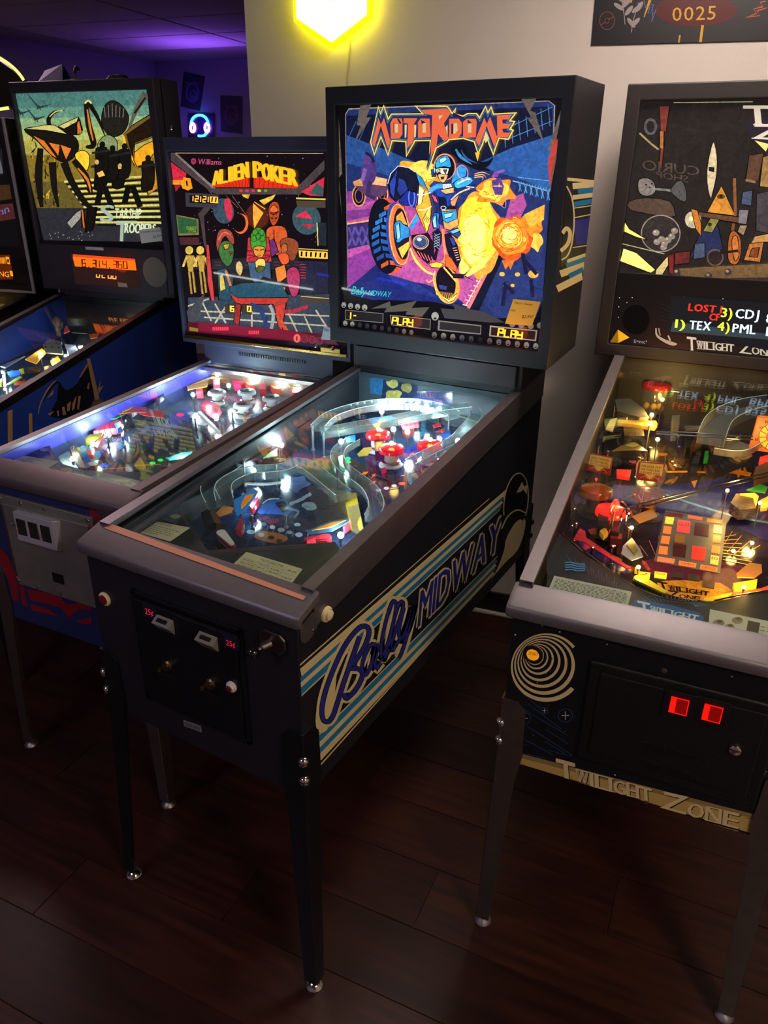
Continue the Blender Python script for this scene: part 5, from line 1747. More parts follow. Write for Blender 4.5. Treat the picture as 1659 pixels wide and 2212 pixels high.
# planets
A.poly('c8283c', [(105, 225), (238, 320), (225, 380), (130, 380)], .9).poly('a02430', [(135, 400), (195, 415), (150, 470)], .8)
A.poly('e8921e', [(125, 375), (205, 375), (215, 350), (270, 360), (288, 440), (250, 458), (205, 440), (195, 410), (128, 410)], .95).poly('241414', [(232, 378), (246, 378), (250, 420), (238, 422)], .6)
A.disc('38505e', (540, 625), 84, 105, .75, 24, -.3).poly('c8304a', [(545, 540), (590, 530), (615, 640), (590, 710), (560, 650)], .9, smooth=3)
A.disc('e8652c', (680, 728), 62, 82, .95, 26).disc('160e12', (668, 722), 54, 74, .5, 26)
A.disc('3f5a62', (1215, 690), 115, 130, .7, 26, -.3).poly('d8344e', [(1120, 670), (1210, 620), (1260, 690), (1170, 680)], .9).poly('c02c40', [(1170, 735), (1285, 730), (1230, 770)], .85)
A.poly('d03048', [(1170, 470), (1310, 380), (1360, 350), (1350, 505), (1240, 500)], .85).poly('3a6060', [(1240, 480), (1300, 400), (1355, 440), (1345, 505)], .7)
A.poly('d8a838', [(690, 490), (755, 490), (740, 525), (700, 510)], .9).poly('e0b040', [(830, 540), (965, 490), (940, 530), (870, 575)], .95).poly('d0a038', [(780, 560), (865, 640), (790, 770), (780, 680)], .9)
A.line('c89830', [(790, 550), (880, 610)], 8, .9).line('7a6a50', [(560, 500), (660, 600)], 4, .6).line('7a6a50', [(610, 500), (740, 680)], 4, .6)
# green monitor, wall panels, right console
A.poly('8a7a4a', [(155, 655), (335, 690), (340, 820), (172, 825)], .6).poly('2c5a34', [(162, 668), (322, 700), (325, 805), (178, 808)], .8)
A.text('a8b83a', 'FOREST', ((240, 778), (318, 782), (318, 752), (240, 748)), .9).text('a8b83a', 'STAR', ((256, 800), (318, 800), (318, 785), (256, 783)), .9)
A.poly('5a3034', [(175, 840), (340, 840), (345, 900), (190, 900)], .5)
A.poly('caa868', [(1300, 760), (1375, 760), (1375, 790), (1310, 800)], .8).poly('28343a', [(1310, 720), (1375, 720), (1375, 910), (1310, 900)], .5).line('e0c878', [(1300, 720), (1310, 910)], 8, .8)
A.poly('26263a', [(1150, 1030), (1390, 1040), (1395, 1300), (1160, 1300)], .7)
for k_ in range(6):
    A.line('c83040', [(1160, 1060 + k_ * 22), (1210, 1062 + k_ * 22)], 6, .8)
A.poly('222830', [(230, 1020), (1150, 1000), (1150, 1100), (240, 1100)], .55)
for k_ in range(9):
    A.line('7a3038', [(470 + k_ * 80, 1040), (520 + k_ * 80, 1042)], 6, .6).line('7a3038', [(470 + k_ * 80, 1065), (520 + k_ * 80, 1067)], 6, .6)
# floor grid
A.poly('3c4654', [(250, 1330), (1400, 1300), (1420, 1640), (260, 1530)], .6)
for a_, b_ in (((320, 1440), (1400, 1480)), ((380, 1490), (1380, 1560)), ((350, 1330), (440, 1520)), ((470, 1380), (560, 1540)), ((1070, 1460), (1140, 1610)), ((1190, 1460), (1260, 1620)), ((1290, 1430), (1400, 1600)), ((560, 1400), (470, 1540)), ((770, 1440), (770, 1570)), ((250, 1400), (420, 1340))):
    A.line('b8a890', [a_, b_], 13, .75)
A.poly('4a4a50', [(240, 1440), (390, 1290), (330, 1540), (255, 1530)], .55)
# golden robots
A.outline = ('140c0e', 5, .4)
for x0 in (250, 340):
    A.disc('d0b050', (x0 + 10, 945), 32, 34, .9).poly('b8923c', [(x0 - 20, 985), (x0 + 55, 985), (x0 + 45, 1120), (x0, 1120)], .85).line('d8b458', [(x0 - 10, 1000), (x0 - 40, 1080)], 18, .85).line('c8a050', [(x0 + 50, 1000), (x0 + 75, 1080)], 18, .85)
    A.line('b08a40', [(x0 + 10, 1120), (x0 + 30, 1300)], 16, .8).line('b08a40', [(x0 + 40, 1120), (x0 + 60, 1290)], 16, .8)
A.poly('c83a3c', [(400, 900), (425, 900), (470, 1350), (440, 1360), (410, 1200)], .9)
# right hand seated figures
A.poly('a8441e', [(905, 610), (940, 550), (985, 560), (998, 620), (985, 700), (950, 745), (925, 720)], .95, smooth=4).poly('d8642c', [(915, 620), (950, 575), (985, 620), (950, 640)], .95, smooth=3)
A.line('3a1418', [(915, 640), (948, 655), (990, 630)], 9, .7).poly('3a1a14', [(925, 680), (945, 684), (935, 690)], .8).poly('3a1a14', [(958, 684), (978, 678), (968, 690)], .8)
A.poly('c85528', [(890, 780), (950, 745), (1040, 760), (1060, 860), (1010, 980), (930, 960), (895, 880)], .92, smooth=3).line('8a3018', [(950, 780), (955, 900)], 10, .8).poly('6a2c6a', [(905, 870), (950, 850), (990, 960), (930, 1000)], .85)
A.poly('8a4428', [(1000, 880), (1060, 840), (1140, 870), (1150, 940), (1110, 1030), (1040, 990)], .9, smooth=4).poly('b05a30', [(1010, 910), (1050, 890), (1060, 950), (1020, 980)], .9, smooth=3)
A.poly('d8542c', [(985, 980), (1060, 970), (1075, 1040), (1020, 1060)], .95, smooth=3).poly('e07a30', [(960, 1090), (1040, 1060), (1060, 1160), (980, 1220)], .95)
A.poly('a83058', [(1060, 1110), (1120, 1080), (1165, 1140), (1150, 1290), (1100, 1320), (1060, 1200)], .9, smooth=3).line('d06a5a', [(970, 1240), (1040, 1260)], 24, .9)
# left hooded green figure
A.poly('9c4436', [(480, 900), (500, 790), (560, 770), (610, 800), (630, 880), (600, 900), (560, 830), (520, 880), (510, 980)], .92, smooth=3).line('c87a5a', [(500, 860), (540, 800), (600, 820)], 8, .9, smooth=3)
A.poly('3d6a34', [(500, 930), (540, 870), (600, 880), (625, 940), (610, 1040), (570, 1075), (520, 1020)], .9, smooth=4).poly('c8982c', [(540, 900), (590, 890), (580, 930), (550, 940)], .9).poly('a83030', [(590, 950), (612, 960), (600, 990)], .9)
A.poly('24485a', [(490, 1110), (560, 1090), (620, 1180), (600, 1350), (500, 1350)], .8).poly('c8b050', [(505, 1150), (540, 1140), (560, 1260), (510, 1280)], .85).line('d8703a', [(560, 1110), (600, 1240)], 18, .9).poly('c8a868', [(640, 1060), (670, 1030), (700, 1080), (680, 1150), (645, 1120)], .9, smooth=3)
# centre figure in a red chair
A.poly('b83038', [(740, 840), (910, 840), (935, 1040), (725, 1040)], .9).line('6a1c20', [(735, 950), (930, 950)], 8, .7).line('6a1c20', [(735, 985), (930, 985)], 8, .7)
A.poly('3d8a2c', [(760, 870), (775, 790), (825, 760), (875, 790), (890, 880), (880, 960), (850, 940), (780, 940)], .95, smooth=4)
for c in ((800, 800), (850, 800), (790, 850), (860, 850), (825, 830)):
    A.ring('1e4a1c', c, 26, 28, 5, .8, 14)
A.poly('d08a34', [(785, 925), (830, 910), (880, 925), (865, 990), (830, 1012), (795, 980)], .95, smooth=3).line('4a2414', [(795, 935), (825, 945)], 8, .8).line('4a2414', [(840, 945), (872, 935)], 8, .8).line('8a3018', [(815, 985), (848, 985)], 7, .8)
A.poly('a82c34', [(745, 1010), (800, 990), (870, 1010), (920, 990), (900, 1040), (760, 1040)], .9).poly('3a5470', [(740, 1040), (920, 1040), (930, 1180), (870, 1160), (800, 1215), (760, 1160)], .85)
lumps(A, 845, 1060, 44, 44, 14, 'e8c058', .95, 41)
lumps(A, 845, 1095, 34, 30, 12, '4a5a2c', .8, 42)
lumps(A, 905, 1245, 32, 32, 11, 'e0642c', .95, 43)
lumps(A, 690, 1250, 26, 22, 9, 'c8783a', .9, 44)
# table
A.poly('1f4a5c', [(590, 1240), (700, 1210), (1000, 1200), (1075, 1330), (660, 1330), (600, 1300)], .8)
A.poly('b0342a', [(590, 1290), (660, 1330), (1075, 1330), (1055, 1380), (1000, 1600), (975, 1420), (950, 1385), (700, 1385), (640, 1370)], .9).poly('c03a30', [(960, 1400), (1055, 1370), (1020, 1600), (985, 1560)], .9).poly('8a2a28', [(640, 1380), (690, 1390), (670, 1560), (625, 1530)], .8)
A.line('2a3a6a', [(760, 1380), (850, 1440), (900, 1580)], 34, .75, smooth=3).line('9a9a98', [(920, 1390), (950, 1470), (930, 1600)], 26, .75, smooth=3).line('a02c34', [(1030, 1440), (1110, 1440), (1230, 1400)], 30, .85, smooth=3).line('b84a30', [(985, 1480), (1060, 1600)], 30, .9)
A.build('backglass_scene', p.box, INKP)
A = Art(p.bg(0.006), (0, -1, 0), E_)
# title with its red drop
A.poly('d83018', [(455, 420), (520, 385), (750, 350), (750, 432), (470, 432)], .95).poly('d83018', [(785, 350), (1010, 345), (1145, 395), (1140, 440), (785, 436)], .95)
for k_ in range(9):
    A.line('7a1810', [(520 + k_ * 28, 385 - k_ * 4), (560 + k_ * 22, 432)], 4, .8).line('7a1810', [(800 + k_ * 36, 348 + k_ * 4), (790 + k_ * 38, 436)], 4, .8)
for word, bl, br, tr, tl in (('ALIEN', (450, 418), (752, 352), (742, 216), (455, 300)), ('POKER', (783, 352), (1148, 425), (1140, 285), (780, 210))):
    n = len(word)
    for i, ch in enumerate(word):
        u0, u1 = i / n + .012, (i + 1) / n - .012
        f = lambda a_, b_, u: (a_[0] + (b_[0] - a_[0]) * u, a_[1] + (b_[1] - a_[1]) * u)
        sag = lambda u: -10 * math.sin(math.pi * u)
        if ch == 'I':
            c_ = (u0 + u1) / 2
            u0, u1 = c_ - .035, c_ + .035
        for dx in (-11, -7, -4, 0, 4, 7, 11):
            q = [f(bl, br, u0), f(bl, br, u1), f(tl, tr, u1), f(tl, tr, u0)]
            A.text('ffb41e' if dx else 'ffc828', ch, tuple((a_[0] + dx, a_[1]) for a_ in q), 1.0)
A.disc('b03a5a', (295, 220), 21, 26, .8).text('201018', 'W', ((283, 232), (307, 232), (307, 208), (283, 208)), .5).text('d05878', 'Williams', ((330, 245), (520, 250), (524, 205), (334, 195)), .9)
for x, c in ((680, 'c83848'), (730, 'c83848'), (780, 'c83848'), (830, 'd8c030'), (882, '5a9a3a')):
    A.disc(c, (x, 460), 16, 11, .9, 12)
# score windows
A.poly('4a4a58', [(228, 475), (500, 490), (495, 600), (232, 590)], .4).poly('2a1a18', [(262, 495), (495, 503), (492, 566), (262, 560)], .4)
A.strokes('ffb040', '1212100', ((278, 544), (488, 558), (490, 512), (280, 502)), 9, 1.4, gap=.3)
A.poly('4a3a2a', [(1145, 925), (1390, 940), (1390, 1020), (1145, 1010)], .4).poly('241410', [(1155, 940), (1390, 952), (1388, 1008), (1152, 1000)], .4).strokes('ffb040', '000000', ((1162, 998), (1380, 1010), (1382, 962), (1160, 950)), 10, 1.4, gap=.35)
A.line('e8d060', [(1130, 522), (1370, 530)], 13, .9).poly('6a5a4a', [(1130, 540), (1370, 545), (1370, 600), (1140, 595)], .4).line('d8c060', [(1150, 932), (1390, 945)], 8, .8)
for x, d in ((600, '6'), (738, '0')):
    A.poly('4a3a30', [(x - 50, 1390), (x + 32, 1396), (x + 32, 1470), (x - 50, 1462)], .4).strokes('ffc040', d, ((x - 4, 1442), (x + 22, 1444), (x + 24, 1402), (x - 2, 1400)), 9, 1.4)
A.poly('5a4a44', [(1170, 1310), (1400, 1330), (1400, 1385), (1165, 1370)], .45).line('e0c878', [(1170, 1320), (1398, 1338)], 6, .8)
# red status band
A.poly('5a0f22', [(250, 1530), (1400, 1630), (1480, 1720), (250, 1610)], .7).poly('74182c', [(335, 1530), (1110, 1600), (1300, 1650), (1300, 1700), (330, 1600)], .8).poly('8a7a2a', [(262, 1570), (330, 1580), (335, 1608), (262, 1600)], .7)
for x0, x1, y, e in ((450, 582, 1582, .95), (745, 830, 1612, 1.0)):
    x = x0
    while x < x1:
        A.poly('ff3a48', [(x, y - 12), (x + 9, y - 11), (x + 8, y + 17), (x - 1, y + 16)], e)
        x += 15
A.disc('ff5a52', (1138, 1662), 28, 34, 1.1, 20).poly('3a0810', [(1132, 1645), (1142, 1645), (1142, 1682), (1132, 1680)], .3)
for x in (1200, 1262, 1322):
    A.ring('a03848', (x, 1668 + (x - 1200) * .12), 26, 30, 5, .6, 18)
A.build('score_windows', p.box, INKG)
point_light('score_glow', p.bg(0.05)((520, 470)), 0.10, 'ff7030', 0.05, p.root)
# price tag hanging at the lower right of this backglass
hand_note('white price tag hanging at the corner of the card table backglass', p, [(700, 706), (748, 712), (746, 738), (694, 733)], 'e4e2e6', 0.0115, [('Alien', ((700, 715), (711, 716), (711, 709), (700, 708)))], '2a3a8a')
# gilt lower moulding, lock
x0, x1, za, zc = p.inner
gilt = mat('gilt_trim', 'b08a4a', 0.25, 1.0)
obj('lower_moulding', B().box(x0, p.yb - .004, p.zb + .016, x1, p.yb + .012, p.zb + .028), gilt, p.box, bevel=0.002)
obj('backglass_lock', B().box(x1 - .10, p.yb - .012, p.zb + .028, x1 - .02, p.yb - .002, p.zb + .046), gilt, p.box, bevel=0.002)
for dx in (.115, .05):
    obj('lock_screw', B().ball((x1 - dx, p.yb - .012, p.zb + .046), .008, 10), chrome, p.box, smooth=True)
# vented neck strip
for k_ in range(28):
    x = -.12 + k_ * .0105
    obj('vent_slot', B().box(x, p.yb + .0165, p.zb - .03, x + .006, p.yb + .0215, p.zb - .018), black_plastic, p.box)

# --- front: steel coin door, stencil, start button, plunger plate
r = p.root
A = Art(p.front(0.0004), (0, -1, 0), (0, 1040, 3.626), lift=0.0002)
RD = '8a1c26'
A.poly(RD, [(705, 215), (780, 235), (780, 420), (735, 400), (700, 300)], 0)
for pts_ in ([(0, 520), (60, 580), (130, 740), (150, 940), (100, 930), (70, 780), (0, 640)], [(-80, 560), (-30, 640), (-20, 860), (-80, 850)], [(150, 770), (190, 830), (215, 980), (180, 970), (160, 880)], [(210, 840), (460, 890), (520, 960), (590, 960), (640, 940), (720, 960), (720, 1010), (620, 1000), (540, 1070), (480, 990), (380, 960), (240, 930)], [(240, 960), (380, 1000), (470, 1060), (250, 1010)], [(600, 1090), (720, 1060), (720, 1120), (640, 1115)]):
    A.poly(RD, pts_, 0)
A.build_each('stencil_mark', p.cab, INK)
galv = mat('galvanised_steel', 'a8a89c', 0.45, 0.8, vary=0.10, vscale=18, bump=0.05, bscale=90)
o = obj('coin_door', B().box(-.162, -.014, .672, .155, .002, .908), galv, r, bevel=0.003)
obj('top_flange', B().box(-.176, -.010, .906, .170, 0, .932), galv, o, bevel=0.003)
obj('bottom_flange', B().box(-.176, -.010, .648, .170, 0, .672), galv, o, bevel=0.003)
obj('hinge', B().box(-.176, -.012, .674, -.163, 0, .905), steel_d, o, bevel=0.003)
for x in (-.168, -.09, .0, .155):
    for z in (.921, .660):
        obj('carriage_bolt', B().lathe((x, -.010, z), (0, -1, 0), [(.006, 0), (.005, .002), (0, .003)], 10), steel_d, o, smooth=True)
obj('coin_mechanism', B().hexa([(-.103, -.030, .815), (.042, -.030, .815), (.042, -.012, .805), (-.103, -.012, .815), (-.103, -.030, .902), (.042, -.030, .902), (.060, -.012, .902), (-.103, -.012, .902)]), mat('bright_plated_metal', 'd8dadc', 0.38, 0.55), o, bevel=0.002)
for k_ in range(3):
    x = -.093 + k_ * .0455
    obj('coin_window', B().box(x, -.0325, .836, x + .033, -.0295, .884), mat('dark_window', '2a2a28', 0.15), o, bevel=0.001)
    obj('window_bar', B().box(x + .006, -.0345, .842, x + .010, -.0325, .878), chrome, o)
A = Art(p.front(0.0305), (0, -1, 0), (0, 1040, 3.626), lift=0.0002)
A.text('5a5c5c', 'Williams', ((292, 436), (380, 462), (382, 440), (294, 414)), 0)
A.build('maker_plate', o, INK)
obj('coin_reject', B().box(-.012, -.0165, .700, .028, -.0135, .730), mat('dark_bronze', '2a2420', 0.4, 0.6), o, bevel=0.001)
obj('door_latch', B().cyl((-.118, -.014, .858), (-.128, -.026, .856), .004, n=8), steel_d, o, smooth=True)
bx = p.front(0)((200, 1139))
o = obj('start_button', B().lathe((bx.x, -.001, bx.z), (0, -1, 0), [(.0165, 0), (.016, .005), (.012, .008), (0, .009)], 18), mat('bright_red_button', 'a8121c', 0.25), r, smooth=True)
px_ = p.front(0)((237, 1120))
o = obj('plunger', B().box(px_.x - .035, -.006, px_.z - .03, px_.x + .035, 0, px_.z + .03), steel_d, r, bevel=0.003)
obj('plunger_rod', B().cyl((px_.x, -.006, px_.z - .01), (px_.x, -.05, px_.z - .012), .007, n=10), steel_d, o, smooth=True)
# inner side walls painted violet blue
vio = mat('violet_blue_paint', '3a34c8', 0.4)
for sg in (-1, 1):
    y0, y1 = .06, p.yb + .018
    o = obj('inner_wall', B().hexa([(sg * (H - .0215), y0, p.pf_z(y0) + .028), (sg * (H - .0192), y0, p.pf_z(y0) + .028), (sg * (H - .0192), y1, p.pf_z(y1) + .045), (sg * (H - .0215), y1, p.pf_z(y1) + .045), (sg * (H - .0215), y0, p.rail_z(y0) - .014), (sg * (H - .0192), y0, p.rail_z(y0) - .014), (sg * (H - .0192), y1, p.rail_z(y1) - .014), (sg * (H - .0215), y1, p.rail_z(y1) - .014)]), vio, r)

# --- playfield
g1, g2 = (120, 860, 4.879), (380, 770, 4.608)
A = Art(p.pf(0.0), p.upn(), g1, lift=0.0003)
A.poly('3c4250', [(-700, 600), (800, -700), (3000, -500), (1300, 1100)], 0)
A.poly('9fb0b4', [(50, 560), (300, 500), (420, 640), (300, 760), (60, 680)], 0, smooth=2).poly('58a8a8', [(250, 600), (420, 520), (480, 620), (330, 680)], 0, smooth=2).poly('b8bcb0', [(40, 620), (230, 620), (210, 740), (80, 700)], 0)
A.poly('7a3038', [(480, 600), (640, 530), (760, 560), (620, 640)], 0, smooth=3).poly('3a5a38', [(740, 500), (900, 470), (960, 560), (820, 590)], 0, smooth=3).poly('6a5a4a', [(660, 570), (760, 560), (820, 660), (720, 680)], 0, smooth=3)
A.poly('4e86a4', [(480, 520), (620, 470), (740, 500), (600, 580)], 0, smooth=3)
A.outline = None
for k_ in range(26):
    A.disc(['4a4440', '384a5a', '5c4a44', '2c3440'][k_ % 4], (620 + (k_ * 173) % 900, 200 + (k_ * 89) % 420), 70, 24, 0, 9, .3 + k_ * .3)
A.ring('9a988c', (900, 250), 58, 34, 9, 0).ring('9a988c', (905, 252), 30, 18, 8, 0)
for k_ in range(4):
    A.disc('a8a8a0', (1440 + k_ * 36, 165 + k_ * 36), 62, 20, 0, 14, .08)
A.line('c8a050', [(470, 750), (740, 735)], 11, 0).line('c8a050', [(830, 710), (1110, 700)], 11, 0)
A.poly('6a6660', [(1280, 230), (1320, 235), (1350, 275), (1310, 280)], 0)
A.build('playfield_print', p.board, INKP)
for q, cr, col, em, ry in (((395, 690), 52, 'c8ccc4', .35, 20), ((515, 706), 46, '1c58e0', .9, 22), ((1022, 682), 32, '20d838', 1.3, 14), ((1105, 652), 30, '20d838', 1.2, 14), ((1180, 630), 22, '20a838', .7, 10), ((1312, 174), 40, 'f02040', 1.1, 18), ((228, 534), 32, 'e8c820', .7, 13), ((290, 614), 26, 'a8a49c', 0, 10)):
    insert(p, g1, q, cr, col, em, ry)
for q in ((640, 640),):
    insert(p, g2, q, 90, '7a8a9a', .1, 34)
ap = plate(p, g1, [(-1200, 700), (-250, 480), (-30, 560), (60, 690), (310, 760), (480, 770), (700, 770), (1150, 800), (1250, 900), (700, 1200)], .045, '15141c', .002, 'apron', rough=.35)
A = Art(p.pf(.045), p.upn(), g1, lift=0.0003)
A.poly('b06a50', [(-140, 500), (-60, 500), (-10, 640), (-40, 620)], 0).disc('b8b4ac', (-120, 545), 46, 20, 0).disc('8a8a50', (110, 760), 70, 26, 0)
A.text('8a8a50', 'Williams', ((-260, 580), (-140, 600), (-140, 570), (-260, 552)), 0)
A.build('apron_print', ap, INK)
card(p, (0, 960, 5.027), [(10, 205), (460, 300), (640, 185), (190, 105)], .0465, [(.1, .5, .62), (.3, .7, .5), (.1, .3, .2), (.5, .85, .15)], 'Alien Poker', 'cfc8c8')
card(p, (0, 960, 5.027), [(880, 400), (1390, 490), (1540, 400), (1110, 300)], .0465, [(.05, .5, .62), (.05, .5, .5), (.05, .5, .38), (.05, .5, .26), (.6, .9, .6), (.6, .8, .45)], '', 'c4bec4')
tick = plate(p, (0, 960, 5.027), [(545, 318), (745, 362), (840, 318), (640, 275)], .0475, 'd8433c', .0006, 'red_ticket', rough=.6)
flipper(p, g1, (180, 520), (285, 720), .03, 'c8a878', '9a3a30', w0=.009, w1=.007)
flipper(p, g1, (1270, 700), (1130, 720), .024, '40383a', 'c82a2c')
# plastics, with a glow in their colour standing for bulbs beneath
plate(p, g1, [(310, 420), (360, 385), (500, 365), (480, 400), (400, 460), (330, 500)], .045, 'c8c020', name='sling_plastic', em=.3)
plate(p, g1, [(310, 470), (380, 450), (360, 520), (320, 500)], .04, '2a8a90', .02, 'sling_shield', em=.3)
plate(p, g1, [(400, 500), (490, 375), (520, 380), (440, 520)], .035, 'd86a7a', .012, 'sling_rubber_guard', em=.3)
plate(p, g1, [(320, 520), (410, 530), (400, 600), (350, 600)], .03, 'c8303a', .012, 'red_lamp_shield', em=.7)
for k_ in range(5):
    plate(p, g1, [(380 + k_ * 62, 295 - k_ * 14), (440 + k_ * 62, 280 - k_ * 14), (450 + k_ * 62, 340 - k_ * 8), (395 + k_ * 62, 350 - k_ * 10)], .035, ['c85a60', 'e0483c', 'e83838', 'c83040', 'e02c3c'][k_], .022, 'red_drop_target', em=.45)
plate(p, g1, [(620, 270), (680, 245), (695, 290), (650, 320)], .04, '2a6ac8', .02, 'blue_spinner', em=.5)
plate(p, g1, [(690, 380), (720, 345), (715, 400), (695, 410)], .03, '2030c0', .014, 'blue_post_sleeve', em=.5)
plate(p, g1, [(540, 190), (700, 155), (740, 165), (640, 215), (550, 215)], .045, '18904c', name='green_plastic', em=.3)
plate(p, g1, [(580, 130), (780, 85), (960, 95), (950, 150), (820, 150), (640, 160)], .05, 'd85a28', name='orange_plastic', em=.35)
plate(p, g1, [(680, 130), (800, 85), (780, 115), (700, 145)], .0525, 'e8b030', name='yellow_plastic', em=.35)
plate(p, g1, [(880, 160), (1000, 130), (1130, 125), (1135, 205), (1050, 195), (930, 180)], .045, 'd84838', name='red_plastic', em=.35)
insert(p, g1, (1008, 146), 36, 'e8a0a0', .6, 34, name='round_target')
plate(p, g1, [(1560, 490), (1659, 430), (1660, 520), (1570, 570)], .04, '1c3434', .02, 'dark_target_bank')
plate(p, g1, [(1170, 630), (1350, 565), (1440, 560), (1430, 610), (1200, 655)], .04, '48a0a0', name='sling_plastic', em=.15)
plate(p, g1, [(1340, 600), (1420, 580), (1440, 640), (1380, 660)], .036, 'd84050', .016, 'red_lamp_shield', em=.5)
plate(p, g2, [(300, 160), (340, 120), (480, 95), (485, 130), (340, 170)], .05, 'c8d818', name='lime_plastic', em=.6)
plate(p, g2, [(480, 130), (520, 100), (600, 100), (590, 135), (510, 145)], .05, 'e8e8e4', name='white_plastic', em=.5)
plate(p, g2, [(40, 270), (200, 220), (420, 175), (590, 160), (600, 190), (430, 205), (240, 245), (70, 290)], .04, 'c8945a', .02, 'arch_guide', em=.2)
plate(p, g2, [(60, 285), (320, 260), (310, 300), (120, 330)], .042, 'e0a03a', name='orange_plastic', em=.4)
plate(p, g2, [(240, 480), (300, 430), (420, 480), (460, 560), (400, 640), (300, 570)], .045, 'e8506a', name='pink_plastic', em=.45)
plate(p, g2, [(215, 550), (250, 545), (440, 740), (430, 755)], .03, 'd8d8dc', .012, 'white_rollover_bank', em=.3)
plate(p, g2, [(470, 780), (640, 720), (690, 715), (640, 770), (490, 830)], .04, 'e03a3a', name='red_plastic', em=.45)
plate(p, g2, [(745, 590), (920, 535), (970, 540), (840, 600), (750, 610)], .045, '2a4a78', name='blue_plastic', em=.2)
plate(p, g2, [(760, 640), (830, 600), (840, 630), (780, 670)], .03, 'e0304a', .016, 'red_drop_target', em=.5)
for q, col in (((610, 250), 'c82048'), ((660, 220), 'b84048'), ((750, 255), 'e05030'), ((860, 300), 'b8182c'), ((1010, 290), 'e05a3a'), ((1190, 330), 'c83040'), ((400, 250), 'e04058'), ((230, 320), 'd83848')):
    plate(p, g2, [(q[0] - 34, q[1] - 26), (q[0] + 34, q[1] - 30), (q[0] + 36, q[1] + 26), (q[0] - 30, q[1] + 30)], .04, col, .026, 'red_lamp_shield', em=.55)
plate(p, g2, [(1110, 270), (1200, 235), (1280, 250), (1260, 300), (1150, 300)], .05, 'b8c030', name='lime_plastic', em=.4)
plate(p, g2, [(1390, 250), (1480, 230), (1440, 290), (1400, 290)], .05, 'c8c828', name='lime_plastic', em=.4)
for q in ((405, 330), (703, 325), (665, 455), (950, 385)):
    bumper(p, g2, q, .052, mat('white_bumper_cap', 'd8dadc', 0.3), .034, style='flat')
for cr_, q, h, pw in ((g2, (170, 380), .04, .5), (g2, (330, 530), .03, .4), (g2, (400, 620), .03, .4), (g2, (525, 290), .05, .5), (g2, (755, 265), .04, .2), (g2, (1020, 310), .04, .25), (g2, (1190, 350), .03, .25), (g2, (840, 640), .03, .3), (g1, (1350, 660), .03, .55), (g1, (400, 490), .03, .5), (g1, (560, 390), .02, .4), (g1, (690, 300), .03, .25), (g1, (180, 640), .02, .2), (g2, (570, 110), .05, .2)):
    bulb(p, cr_, q, h, 'w', pw)
for q in ((560, 560), (690, 560), (1060, 480), (190, 620), (490, 400), (1010, 470)):
    post(p, g2, q, .035)
for q in ((1045, 55), (1065, 95), (180, 500), (545, 400)):
    post(p, g1, q, .04)
strip(p, g1, [(1130, 10), (1090, 60), (1060, 100)], .03, .006, .02, chrome, 'ball_gate')
strip(p, g1, [(860, 165), (780, 230), (750, 290)], .02, .003, .02, chrome, 'wire_guide')
# metal strip and lit mirror at the far end
A = Art(p.back(p.yb + .0195), (0, -1, 0), g2, lift=0.0003)
for k_ in range(9):
    A.poly(['8a7a60', '6a3a34', '9a8a70', 'b05a40', '5a5048', 'c88a50', '6a5a50', '7a3a34', '5a4a44'][k_], [(700 + k_ * 65, 135 + k_ * 5), (765 + k_ * 65, 140 + k_ * 5), (765 + k_ * 65, 215 + k_ * 5), (700 + k_ * 65, 210 + k_ * 5)], .15)
A.build('back_panel_print', p.backpanel, INKP)
yq = p.yb - .02
o = obj('glass_channel', B().box(-H + .022, yq, p.rail_z(yq) - .030, H - .022, yq + .03, p.rail_z(yq) - .016), mat('rosy_steel', 'b8a49c', 0.3, 0.9), r, bevel=0.001)
# ================================================================== the starry machine at the right
p = TZ
r = p.root
t1, t2, t3 = (1260, 0, 4.158), (1280, 400, 4.377), (1280, 180, 2.5119)
tp, tq, tf = (1240, 800, 3.9594), (1180, 1040, 3.4635), (1080, 1330, 2.865)


def serif(A, col, txt, quad, em, drop=0.18, cap=1.35):
    """small capitals in the manner of the machine's title: a tall first letter, slab ends on the strokes"""
    bl, br, tr, tl = quad
    n = len(txt)
    mp = lambda u, v: tuple((bl[a_] * (1 - u) + br[a_] * u) * (1 - v) + (tl[a_] * (1 - u) + tr[a_] * u) * v for a_ in (0, 1))
    wd = [1.5 if i == 0 else (0.45 if c in 'I' else 1.0) for i, c in enumerate(txt)]
    tot = sum(wd)
    x = 0.0
    for i, c in enumerate(txt):
        u0, u1 = (x + .06) / tot, (x + wd[i] - .06) / tot
        x += wd[i]
        v0, v1 = (-drop if i == 0 else 0.0), (1.0 if i == 0 else .74)
        if c == 'I':
            u0, u1 = (u0 + u1) / 2 - .012, (u0 + u1) / 2 + .012
        q = (mp(u0, v0), mp(u1, v0), mp(u1, v1), mp(u0, v1))
        for d in (-.008, .008):
            A.text(col, c, tuple((a_[0] + d * abs(br[0] - bl[0]), a_[1]) for a_ in q), em)
        # slab serifs
        hh = (v1 - v0) * .07
        for vv in (v0, v1 - hh):
            if c in 'TIHWLNE' or i == 0:
                um = (u0 + u1) / 2
                k = 3.0 if c == 'I' else (.34 if c == 'T' and vv == v0 else 1.06)
                w = (u1 - u0) / 2 * k
                A.poly(col, [mp(um - w, vv), mp(um + w, vv), mp(um + w, vv + hh), mp(um - w, vv + hh)], em)


